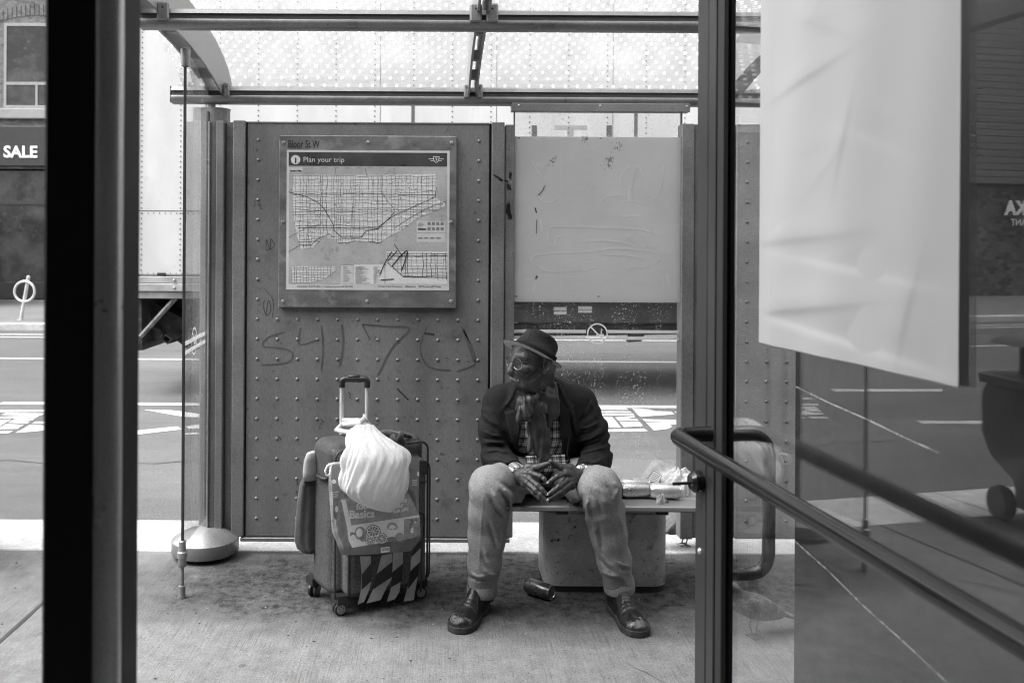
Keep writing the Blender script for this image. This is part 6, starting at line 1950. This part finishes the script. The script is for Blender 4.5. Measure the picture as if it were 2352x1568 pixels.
d = smax(d, -cap(g, H(.103, -.022, -.0722), H(.103, .022, -.0722), .0028, .0028), .003)
d = smin(d, cap(g, H(-.045, 0, -.03), np.array([.425, 3.84, .85]), .055, .060), .03)   # neck
d = smin(d, cap(g, H(.005, 0, -.09), np.array([.415, 3.80, .86]), .050, .050), .03)
d = np.maximum(d, (g.X - HC2[0]) * hu[0] + (g.Y - HC2[1]) * hu[1] + (g.Z - HC2[2]) * hu[2] - .010)      # the crown of the hat covers the rest
for (amp, r_, a_, b_) in ((.0022, .004, H(.070, .052, -.002), H(.045, .066, -.004)), (.002, .0035, H(.070, .050, -.010), H(.040, .064, -.018)), (.003, .005, H(.050, .055, -.050), H(.020, .062, -.020)),
                          (.0028, .006, H(.050, .048, -.070), H(.015, .058, -.050)), (.002, .003, H(.080, .020, .052), H(.050, .060, .046)), (.002, .003, H(.082, .016, .042), H(.056, .056, .038))):
    d = d + amp * np.exp(-(np.maximum(cap(g, a_, b_, .0), 0) / r_) ** 2)
d = d + vnoise(g.X * 60, g.Y * 60, g.Z * 60) * .0009 + vnoise(g.X * 150, g.Y * 150, g.Z * 150) * .0004
pieces = [nets(g, d)]

# hands
def z11(X, Y): return (1250 + X / 11.2) / 1.063, (1110 + Y / 11.2) / 1.063
def hp(X, Y, Yd): return np.array(pv(*z11(X, Y), Yd))
HL = dict(w=hp(230, 600, 3.575), th=[hp(440, 360, 3.55), hp(700, 340, 3.535), hp(880, 280, 3.53), hp(1012, 222, 3.522)],
          fi=[[hp(520, 500, 3.52), hp(780, 580, 3.485), hp(880, 660, 3.475), hp(945, 745, 3.47)],
              [hp(480, 650, 3.51), hp(700, 830, 3.465), hp(830, 945, 3.455), hp(940, 1065, 3.45)],
              [hp(400, 750, 3.51), hp(640, 965, 3.465), hp(780, 1085, 3.455), hp(930, 1215, 3.45)],
              [hp(330, 800, 3.525), hp(590, 1040, 3.475), hp(740, 1165, 3.465), hp(940, 1262, 3.46)]], pc=hp(400, 560, 3.55))
HR = dict(w=hp(1870, 620, 3.575), th=[hp(1600, 380, 3.55), hp(1340, 340, 3.535), hp(1180, 270, 3.53), hp(1052, 170, 3.515)],
          fi=[[hp(1480, 500, 3.52), hp(1240, 590, 3.485), hp(1130, 655, 3.475), hp(1005, 745, 3.468)],
              [hp(1500, 690, 3.51), hp(1280, 860, 3.465), hp(1150, 965, 3.455), hp(1003, 1065, 3.448)],
              [hp(1580, 800, 3.51), hp(1330, 1000, 3.465), hp(1170, 1110, 3.455), hp(1000, 1215, 3.448)],
              [hp(1640, 860, 3.525), hp(1360, 1080, 3.478), hp(1170, 1180, 3.468), hp(1005, 1275, 3.458)]], pc=hp(1680, 600, 3.55))
nails = MB()
for hd, sgn in ((HL, 1), (HR, -1)):
    allp = np.array([hd['w']] + hd['th'] + [q for fi in hd['fi'] for q in fi])
    g = Grid(allp.min(0) - np.array([.05, .05, .03]), allp.max(0) + np.array([.03, .09, .03]), .0015)
    d = None
    for q, fi in enumerate(hd['fi']):
        r = [.0105, .0092, .0085, .0066][0:4]
        if q == 3: r = [.0092, .008, .0072, .0056]
        c_ = chain(g, fi, r, .005)
        c_ = smin(c_, ellip(g, fi[1], (.0098, .0098, .0098)), .004)          # knuckle
        meta = cap(g, hd['w'] * .75 + fi[0] * .25 + np.array([0, -.004, (1.5 - q) * .007]), fi[0], .014, .0118)
        c_ = smin(c_, meta, .008)
        c_ = smin(c_, ellip(g, fi[0] + np.array([0, -.003, 0]), (.0122, .0122, .0122)), .006)
        d = c_ if d is None else smin(d, c_, .0035)
    pc = hd['pc'] + np.array([0, .008, 0])
    d = smin(d, cap(g, hd['w'], pc, .026, .026), .02)
    th = chain(g, hd['th'], [.0165, .0135, .0112, .0078], .006)
    th = smin(th, cap(g, hd['w'], hd['th'][0], .020, .018), .012)
    d = smin(d, th, .010)
    d = smin(d, cap(g, hd['w'], hd['w'] + (np.array(EL[0 if sgn > 0 else 1]) - hd['w']) * .35, .0255, .030), .02)
    for q in range(3):   # tendons and veins
        fi = hd['fi'][q]
        d = smin(d, cap(g, fi[0] + np.array([0, -.012, 0]), hd['w'] + np.array([0, -.022, .006 - q * .006]), .0022, .0016), .006)
    d = d + vnoise(g.X * 170, g.Y * 170, g.Z * 170) * .0005
    pieces.append(nets(g, d))
    for q, fi in enumerate(hd['fi'] + [hd['th']]):
        tip = Vector(fi[3]); dr = (Vector(fi[3]) - Vector(fi[2])).normalized()
        nr = Vector((0, -1, .25)); nr = (nr - dr * nr.dot(dr)).normalized(); sd = dr.cross(nr)
        rr_ = [.0066, .0066, .0066, .0056, .0078][q]
        cc = tip + dr * .002 + nr * (rr_ * .62)
        vs = []
        for (m_, h_) in ((0, 1), (.6, .8), (1, 0)):
            for k in range(14):
                a = 2 * math.pi * k / 14
                vs.append(cc + dr * math.cos(a) * .0062 * m_ + sd * math.sin(a) * .0048 * m_ + nr * (.0022 * h_))
        nails.add(vs, [(j * 14 + k, j * 14 + (k + 1) % 14, j * 14 + 14 + (k + 1) % 14, j * 14 + 14 + k) for j in range(2) for k in range(14)])
# hidden torso, arms and legs carry the head and hands
g = Grid((.05, 3.40, .04), (.86, 4.15, .95), .011)
d = chain(g, SPN, [.12, .115, .12, .07], .05)
for i in (0, 1):
    d = smin(d, chain(g, [SPN[3], SH_[i], EL[i], WR[i]], [.06, .045, .034, .026], .03), .03)
    d = smin(d, chain(g, [SPN[0], HIP[i], KN[i], AN[i], (AN[i][0], AN[i][1], .06)], [.09, .07, .05, .035, .033], .03), .03)
pieces.append(nets(g, d))
raw_obj('body', pieces, m_skin, PR)
nails.build('fingernails', m_nail, PR, smooth='all')

# --- shirt, scarf, blazer
def torso(g, k=0.0):
    d = chain(g, [(.475, 3.99, .50), (.470, 3.955, .60), (.455, 3.90, .72), (.44, 3.87, .80)], [.135 + k, .132 + k, .135 + k, .120 + k], .05)
    d = smin(d, cap(g, (SH_[0][0] + .035, 3.87, SH_[0][2] - .005), (SH_[1][0] - .035, 3.87, SH_[1][2] - .005), .070 + k, .070 + k), .05)
    d = smin(d, cap(g, (SH_[0][0] + .05, 3.87, .70), (SH_[1][0] - .05, 3.87, .70), .085 + k, .085 + k), .06)
    d = smin(d, cap(g, (.425, 3.86, .83), (.42, 3.84, .885), .075 + k, .055 + k), .05)
    return d
g = Grid((.26, 3.68, .46), (.66, 4.12, .93), .004)
d = torso(g, -.004) + vnoise(g.X * 20, g.Y * 20, g.Z * 14) * .006 + vnoise(g.X * 48, g.Y * 48, g.Z * 30) * .0022
d = np.maximum(d, g.Y - 4.05)
sh = sdf_obj('shirt', g, d, m_plaid, PR)
# rolled shirt cuffs
M_CUFF = plaid_mat('plaid_cuff', .7, .6)
for i in (0, 1):
    f = MB()
    w = Vector(WR[i]); e = Vector(EL[i]); ax = (w - e).normalized()
    c_ = w - ax * (.012 if i == 0 else .010)
    r_ = .036 if i == 0 else .034; L_ = .032 if i == 0 else .016
    f.lathe([(r_ - .008, L_ * .5), (r_, L_ * .5), (r_ + .003, L_ * .2), (r_ + .002, -L_), (r_ - .002, -L_ - .012), (r_ - .01, -L_ - .012)], c_, ax, 36, flat=1.1)
    f.build('shirt_cuff', M_CUFF, PR, smooth='all')
# shirt pocket flaps
g = Grid((.10, 3.52, .44), (.82, 4.16, .95), .004)
u = g.X * F / g.Y + CX; v = HY - (g.Z - CH) * F / g.Y           # silhouette pattern laid out in front view of the garment
u = (g.X - .45) * 555 + 1256; v = 565 + (CH - g.Z) * 555
opening = [(1198, 896), (1282, 890), (1290, 960), (1296, 1000), (1304, 1040), (1312, 1100), (1184, 1100), (1190, 1040), (1186, 1000), (1187, 950)]
lapL = [(1188, 893), (1210, 905), (1199, 940), (1196, 985), (1193, 1040), (1180, 1020), (1172, 985), (1163, 948), (1184, 942), (1170, 930), (1180, 905)]
lapR = [(1270, 880), (1288, 882), (1305, 915), (1322, 935), (1312, 942), (1322, 950), (1318, 985), (1312, 1030), (1308, 1060), (1296, 1040), (1290, 1000), (1284, 950)]
tor = torso(g, .010)
sleeves = None
for i in (0, 1):
    s0 = np.array(SH_[i]); e = np.array(EL[i]); w = np.array(WR[i])
    mid = s0 * .5 + e * .5 + np.array([(-1 if i == 0 else 1) * .012, 0, 0])
    cu = w + (e - w) * (.26 if i == 0 else .20)
    ch = chain(g, [s0, mid, e, e * .5 + cu * .5, cu], [.064, .062, .058, .052, .046], .03)
    n = cu - (w - e) / np.linalg.norm(w - e) * 0
    axw = (w - e) / np.linalg.norm(w - e)
    plane = (g.X - cu[0]) * axw[0] + (g.Y - cu[1]) * axw[1] + (g.Z - cu[2]) * axw[2] - .006
    ch = smax(ch, plane, .004)
    # wrinkle rings round the sleeve
    along = ((g.X - s0[0]) * (e - s0)[0] + (g.Y - s0[1]) * (e - s0)[1] + (g.Z - s0[2]) * (e - s0)[2]) / np.linalg.norm(e - s0)
    wr = np.sin(along * 120 + vnoise(g.X * 10, g.Y * 10, g.Z * 10) * 4.5 + g.X * 60 * (-1 if i == 0 else 1)) * .0042 * np.clip(vnoise(g.X * 16 + 9, g.Y * 16, g.Z * 16) + .55, 0, 1) * np.clip(along / .06, 0, 1)
    ch = ch + wr
    sleeves = ch if sleeves is None else np.minimum(sleeves, ch)
hem = smin(cap(g, (.34, 4.0, .56), (.62, 4.0, .56), .13, .13), cap(g, (.40, 3.99, .50), (.58, 3.99, .50), .14, .14), .05)
tor = smin(tor, hem, .05)
fold = vnoise(g.X * 11, g.Y * 11, g.Z * 6) * .006 + (np.abs(vnoise(g.X * 24, g.Y * 24, g.Z * 12)) - .3) * .006
op = poly2(u, v, opening)
opf = np.where(g.Y < 3.92, op, 1.0) / 555
tj = smax(tor + fold, -opf, .006)
tj = smax(tj, -(torso(g, -.012)), .004)
J = smin(tj, sleeves, .016)
for poly in (lapL, lapR):
    lp = poly2(u, v, poly) / 555
    lap = smax(np.abs(tor + fold * .6 + .0) - .0085, lp, .003)
    lap = np.where(g.Y < 3.95, lap, 1)
    J = np.minimum(J, lap)
J = smax(J, np.where(g.Y < 3.9, .475 - g.Z, -1.0), .01)
FOLD = 1.45
J = strokes(g, J, [(-.0035, 1.4, [(385, 722), (440, 860), (560, 1010), (590, 1110)]), (-.0035, 1.4, [(1385, 715), (1340, 850), (1270, 1010), (1240, 1120)]),
  (.007, 4, [(1270, 1075), (1350, 1060), (1440, 1010)]), (.008, 4, [(1260, 1190), (1370, 1160), (1470, 1100)]), (.008, 4, [(1250, 1300), (1400, 1260), (1510, 1230)]), (-.006, 4, [(1260, 1130), (1350, 1115), (1450, 1060)]),
  (-.007, 4, [(1250, 1245), (1380, 1215), (1490, 1170)]), (.006, 4, [(1300, 1350), (1400, 1380), (1480, 1340)]), (.005, 4, [(1350, 800), (1400, 900), (1430, 1000)]),
  (.007, 4, [(385, 940), (450, 1000), (540, 1050)]), (-.006, 4, [(385, 990), (450, 1050), (540, 1100)]), (.007, 4, [(390, 1090), (470, 1130), (570, 1140)]), (.007, 4, [(390, 1200), (480, 1190), (580, 1200)]),
  (-.006, 4, [(390, 1150), (470, 1170), (570, 1175)]), (.007, 4, [(400, 1280), (520, 1260), (640, 1290)]), (-.006, 4, [(400, 1240), (500, 1230), (600, 1245)]), (.006, 4, [(430, 1350), (540, 1350), (640, 1390)]),
  (.005, 5, [(700, 640), (640, 800), (560, 900)]), (.006, 5, [(1060, 640), (1130, 800), (1180, 900)]), (.007, 4, [(1195, 880), (1215, 1000), (1240, 1140)]), (-.006, 3, [(1185, 950), (1200, 1080), (1225, 1170)])], c1_)
sdf_obj('blazer', g, J, m_blazer, PR)
# blazer skirt that hangs over the bench beside his hip
f = MB(); secs = []
for (x0, x1, y, Yd) in ((1330, 1392, 1060, 3.93), (1345, 1412, 1090, 3.93), (1360, 1430, 1120, 3.92), (1375, 1440, 1138, 3.90), (1390, 1438, 1150, 3.885)):
    a, b2 = P(x0, y, Yd), P(x1, y, Yd); secs.append(((a + b2) / 2, (b2 - a) / 2, (0, .04, 0)))
loft(f, secs); f.build('blazer_tail', m_blazer, PR, smooth='all')
f = MB(); c_ = P(1295 + 4, 1067, 3.76)
for k in (0,): f.lathe([(.008, 0), (.008, .003), (.004, .004)], P(1306, 1062, 3.745), (0, -1, 0), 16)
f.tube([P(1308, 1003, 3.745), P(1302, 1040, 3.735), P(1309, 1062, 3.73)], .003, 6)
f.build('pocket_welt', m_blazer, PR)

# scarf
g = Grid((.28, 3.60, .56), (.56, 3.98, .95), .003)
d = None
ring = []
for k in range(17):
    a = 2 * math.pi * k / 16
    ring.append(np.array([.412 + .074 * math.sin(a), 3.80 + .078 * math.cos(a), .862 + .024 * math.cos(a) + .026 * math.sin(a)]))
d = chain(g, ring, [.019] * 17, .01)
ring2 = [q + np.array([0, -.004, -.024]) * (1 if q[1] < 3.86 else .3) for q in ring]
d = smin(d, chain(g, ring2, [.020] * 17, .01), .010)
kn = np.array(pv(1216, 917, 3.69))
d = smin(d, ellip(g, pv(1246, 899, 3.745), (.042, .030, .036)), .02)
d = smin(d, ellip(g, kn, (.030, .022, .022)), .012)
def tail(pts, rs_, th):
    global d
    for i in range(len(pts) - 1):
        a, b2 = np.array(pts[i]), np.array(pts[i + 1])
        # flattened capsule: squash y
        px, py, pz = g.X - a[0], g.Y - a[1], g.Z - a[2]; dd = b2 - a; L = (dd * dd).sum()
        t = np.clip((px * dd[0] + py * dd[1] + pz * dd[2]) / L, 0, 1)
        r = rs_[i] + (rs_[i + 1] - rs_[i]) * t
        qx, qy, qz = px - t * dd[0], (py - t * dd[1]) / th, pz - t * dd[2]
        c_ = (np.sqrt(qx * qx + qy * qy + qz * qz) - r) * .6
        d = smin(d, c_, .010)
tail([pv(1214, 922, 3.685), pv(1205, 945, 3.68), pv(1196, 958, 3.68)], [.020, .028, .024], .55)
tail([pv(1196, 957, 3.68), pv(1206, 950, 3.675)], [.018, .016], .8)
tail([pv(1222, 918, 3.69), pv(1233, 945, 3.70), pv(1236, 985, 3.705), pv(1243, 1025, 3.70), pv(1250, 1062, 3.69)], [.020, .034, .040, .032, .020], .35)
tail([pv(1240, 905, 3.70), pv(1268, 925, 3.72), pv(1272, 948, 3.72), pv(1262, 975, 3.715)], [.020, .026, .022, .010], .4)
tail([pv(1226, 1000, 3.70), pv(1216, 1030, 3.69)], [.020, .014], .5)
wv = np.sin(g.X * 190 + vnoise(g.X * 16, g.Y * 16, g.Z * 12) * 5) * .0028 + vnoise(g.X * 40, g.Y * 40, g.Z * 30) * .003
d = d + wv
sdf_obj('scarf', g, d, m_scarf, PR)
# shirt pocket flaps with their buttons
for (x0, x1, y0, y1) in ((1206, 1232, 1048, 1072), (1266, 1298, 1046, 1072)):
    f = MB()
    a = [P(x0, y0, 3.768), P(x1, y0 - 2, 3.768), P(x1 + 1, y1 - 4, 3.762), P((x0 + x1) / 2, y1, 3.758), P(x0 + 1, y1 - 4, 3.762)]
    f.prism(a, (0, .006, 0))
    f.build('pocket_flap', m_plaid, PR)

# --- hat
g = Grid(HC2 - .16, HC2 + .17, .0024)
x = (g.X - HC2[0]) * hf[0] + (g.Y - HC2[1]) * hf[1] + (g.Z - HC2[2]) * hf[2]
y = (g.X - HC2[0]) * hl_[0] + (g.Y - HC2[1]) * hl_[1] + (g.Z - HC2[2]) * hl_[2]
z = (g.X - HC2[0]) * hu[0] + (g.Y - HC2[1]) * hu[1] + (g.Z - HC2[2]) * hu[2]
taper = 1 - np.clip(z, 0, .12) * 1.3 * (1 + .3 * np.clip(x / .1, -1, 1))
zc_ = np.clip(z, 0, .11); fr_, re_ = .095 - .34 * zc_, .092 + .06 * zc_
rad = np.sqrt(((x - (fr_ - re_) / 2) / ((fr_ + re_) / 2)) ** 2 + (y / (.083 - .22 * zc_)) ** 2)
topz = .103 + .004 * x / .1 - .020 * np.exp(-(y / .018) ** 2) - .020 * np.clip(-x / .09, 0, 1) ** 2
d = smax((rad - 1) * .078, (z - topz) * .9, .016)
for s in (-1, 1):
    d = smax(d, -ellip(g, HT(.012, s * .082, .068), (.046, .022, .020), HMt), .028)
    d = smax(d, -ellip(g, HT(.075, s * .055, .085), (.030, .016, .030), HMt), .03)
d = smax(d, -(z + .002), .003)
d = d + vnoise(g.X * 22, g.Y * 22, g.Z * 22) * .0016
hat_o = sdf_obj('hat_crown', g, d, m_hat, None)
# brim as a solid sheet with a turned-up back
f = MB()
def brim(u, v, off=0.0):
    a = u * 2 * math.pi; r = .90 + v * .0
    rx0, ry0 = .094, .079; rx1, ry1 = .137, .112
    cx, cy = math.cos(a), math.sin(a)
    px, py = cx * (rx0 + (rx1 - rx0) * v), cy * (ry0 + (ry1 - ry0) * v)
    up = (.014 * max(0, -cx) ** 2 + .002 * max(0, cx) ** 1.5 + .004 * abs(cy) ** 2) * v ** 1.6
    return Vector(HT(px, py, up + off))
f.grid(lambda u, v: brim(u, v, .0016), 72, 8, 0, cu=True); f.grid(lambda u, v: brim(u, v, -.0016), 72, 8, 1, cu=True)
vs = [brim(k / 72, 1, o_) for k in range(72) for o_ in (.0016, -.0016)]
f.add(vs, [(2 * k, 2 * k + 1, (2 * k + 3) % 144, (2 * k + 2) % 144) for k in range(72)], 0)
hat = f.build('hat', [m_hat, m_hatu], PR, smooth='all', recalc=False)
put(hat_o, hat); hat_o.name = 'crown'
f = MB(); vs = []
for k in range(72):
    a = 2 * math.pi * k / 72
    for (h_, o_) in ((.002, .0), (.0035, .0028), (.026, .0028), (.0275, .0)):
        fr_, re_ = .095 - .34 * h_, .092 + .06 * h_; cx_ = (fr_ - re_) / 2; ex_ = (fr_ + re_) / 2
        vs.append(HT(cx_ + math.cos(a) * (ex_ + o_), math.sin(a) * (.083 - .22 * h_ + o_), h_))
f.add(vs, [(4 * k + j, (4 * k + 4 + j) % 288, (4 * k + 5 + j) % 288, 4 * k + j + 1) for k in range(72) for j in range(3)])
f.box((-.012, -.004, -.014), (.012, .002, .014), M=Matrix.Translation(Vector(HT(-.058, .070, .018))) @ Matrix((tuple(hf) , tuple(hl_), tuple(hu))).transposed().to_4x4())
f.build('band', m_band, hat, smooth=True)

# --- glasses
m_lens = glass_mat('lens', .9, .22, .0)
f = MB(); lens = MB()
for s in (-1, 1):
    c_ = Vector(H(.098, s * .034, .000)); fwd = Vector(FW) * .94 + Vector(LF) * s * .2; fwd.normalize()
    sx = Vector(UPh).cross(fwd).normalized(); uy = fwd.cross(sx); uy = uy if uy.z > 0 else -uy
    pts = [c_ + sx * (.026 * math.cos(w)) + uy * (.0215 * math.sin(w)) for w in [2 * math.pi * k / 32 for k in range(33)]]
    f.tube(pts, .0015, 6, caps=False); f.tube([p + uy * .001 for p in pts[2:15]], .0022, 6, 1)
    lens.prism([c_ + sx * (.0255 * math.cos(w)) + uy * (.021 * math.sin(w)) for w in [2 * math.pi * k / 28 for k in range(28)]], fwd * .0012)
    hx = Vector(H(.088, s * .062, .010))
    f.tube([c_ + sx * (.026 if (sx.dot(Vector(LF)) * s > 0) else -.026) + uy * .008, hx, Vector(H(.02, s * .078, .012)), Vector(H(-.012, s * .083, .012)), Vector(H(-.024, s * .083, -.004))], .0018, 6, 1)
f.tube([Vector(H(.104, -.010, .006)), Vector(H(.110, 0, .009)), Vector(H(.104, .010, .006))], .0018, 6, 1)
gl = f.build('glasses', [mat('frame_metal', .5, .2, .9), mat('frame_dark', .012, .3)], PR, smooth='all')
lens.build('lens', m_lens, gl)
# near eye and brow
f = MB()
for s in (-1, 1):
    c_ = Vector(H(.0745, s * .031, .002)); f.lathe([(.0, .0115), (.006, .0098), (.0105, .004), (.0108, 0)], c_, tuple(np.array(FW) * .93 + np.array(LF) * s * .3), 16, 0)
    f.lathe([(.0, .0124), (.0040, .0116), (.0052, .0100)], c_, tuple(np.array(FW) * .97 + np.array(LF) * s * .1), 12, 1)
f.build('eye', [mat('eye_white', .35, .15), mat('iris_dark', .01, .1)], PR, smooth='all')
f = MB(); rs = np.random.RandomState(12)
for s in (-1, 1):
    for k in range(70):
        t = rs.rand(); p = Vector(H(.0955 - t * .017, s * (.012 + t * .034), .026 + .004 * math.sin(t * 3) + rs.normal(0, .0018)))
        q = p + Vector(H(.002, s * .006, .0015)) - Vector(HC); f.tube([p, q], [.0006, .0003], 4, caps=False)
f.build('eyebrow', mat('grey_hair', .30, .6), PR, recalc=False)
# moustache and stubble
f = MB(); rs = np.random.RandomState(2)
for k in range(420):
    l = rs.uniform(-.027, .027); uu = rs.uniform(-.060, -.050) - abs(l) * .25
    p = Vector(H(.1065 - abs(l) * .42 - max(0, abs(l) - .015) * .5, l, uu)); q = p + Vector(H(.003, np.sign(l) * .003, -.006)) - Vector(HC)
    f.tube([p, q], [.0006, .0003], 4, caps=False)
f.build('moustache', mat('grey_hair', .30, .6), PR, recalc=False)

# --- shoes
m_shoe = mat('shoe_leather', .008, .34, var=.4, scale=24, fine=.2, fscale=120, bump=.45, bscale=45, bdist=.004, spec=.8)
def scuff_mat():
    m, t, o = new_mat('scuffed_toe'); b = NB(t)
    k = b.rng(b.noise(24, None, 5, .7), .52, .57, 0, 1)
    c = b.mixf(k, .012, .09)
    t.links.new(b.princ(c, b.mixf(k, .25, .8), 0, b.bump(b.noise(60, None, 4, .7), .5, .004), .6), o.inputs['Surface'])
    return m
m_scuff = scuff_mat()
m_sole = mat('shoe_sole', .02, .7, var=.4, scale=30); m_lace = mat('shoe_lace', .008, .7)
for i in (0, 1):
    heel = G(1122, 1396) if i == 0 else G(1398, 1392)
    toe = G(1063, 1440) if i == 0 else G(1456, 1447)
    heel = Vector((AN[i][0] + (.012 if i == 0 else -.012), AN[i][1] + .062, 0)); 
    dr = (toe - heel); dr.z = 0; L = .295; dr.normalize(); sd = Vector((dr.y, -dr.x, 0))
    toe = heel + dr * L
    g = Grid((min(heel.x, toe.x) - .07, min(heel.y, toe.y) - .07, -.005), (max(heel.x, toe.x) + .07, max(heel.y, toe.y) + .07, .18), .0024)
    a = ((g.X - heel.x) * dr.x + (g.Y - heel.y) * dr.y) / L; s_ = (g.X - heel.x) * sd.x + (g.Y - heel.y) * sd.y
    w = np.interp(a, [-.02, 0, .08, .25, .45, .62, .75, .88, .95, .99, 1.0], [-.01, .018, .033, .037, .038, .048, .052, .047, .034, .012, -.01]).astype(np.float32)
    h = np.interp(a, [0, .1, .22, .32, .42, .55, .68, .8, .92, 1.0], [.12, .138, .145, .135, .116, .090, .074, .066, .058, .04]).astype(np.float32)
    zz = (g.Z - .024) / np.maximum(h - .024, .01)
    prof = np.sqrt(np.clip(1 - np.clip(zz, 0, 1) ** 2.4, 0, 1))
    low = np.clip(zz, 0, 1)
    wid = w * (.98 * prof) * np.where(a < .4, 1 - .12 * low, 1.0)
    up = np.maximum(np.abs(s_) - wid, g.Z - h) * .7
    up = smax(up, -(g.Z - .022), .003)
    up = np.maximum(up, (a - .985) * L)
    up = up + .0009 * np.sin(a * 95) * np.exp(-((a - .62) / .06) ** 2) + vnoise(g.X * 40, g.Y * 40, g.Z * 40) * .0006
    cap_line = np.abs(a - .74 + (s_ / .05) ** 2 * .05)
    up = up - .0016 * (a > .74 - (s_ / .05) ** 2 * .05) 
    def mf(C, heel=heel, dr=dr):
        aa = ((C[:, 0] - heel.x) * dr.x + (C[:, 1] - heel.y) * dr.y) / L
        return (aa > .84) & (C[:, 2] > .036)
    so = sdf_obj('shoe', g, up, [m_shoe, m_scuff], PR, matfn=mf)
    w2 = np.interp(a, [-.02, 0, .08, .25, .45, .62, .75, .88, .96, 1.0, 1.02], [-.01, .022, .037, .040, .040, .052, .057, .051, .038, .014, -.01]).astype(np.float32)
    sl = np.maximum(np.abs(s_) - w2, np.abs(g.Z - .0135) - .0125 + np.where((a > .30) & (a < .42), .004, 0)) * .8
    sl = np.maximum(sl, (a - 1.01) * L)
    sdf_obj('sole', g, sl, m_sole, so)
    f = MB()
    for k in range(5):
        aa = .34 + k * .055; hh = float(np.interp(aa, [.32, .42, .55, .68], [.128, .108, .082, .064])) + .003
        c_ = heel + dr * (aa * L)
        f.tube([c_ - sd * .020 + ZU * (hh - .010), c_ + ZU * hh + dr * .006, c_ + sd * .020 + ZU * (hh - .010)], .0018, 6)
    c_ = heel + dr * (.32 * L) + ZU * .132
    for q in (-1, 1):
        f.tube([c_, c_ + sd * q * .02 + ZU * .012, c_ + sd * q * .034 - ZU * .006 + dr * .01, c_ + sd * q * .02 - ZU * .02 + dr * .02], .0016, 6)
        f.tube([c_, c_ + sd * q * .012 - ZU * .02 + dr * .03, c_ + sd * q * .026 - ZU * .05 + dr * .035], .0016, 6)
    f.build('laces', m_lace, so, smooth='all')
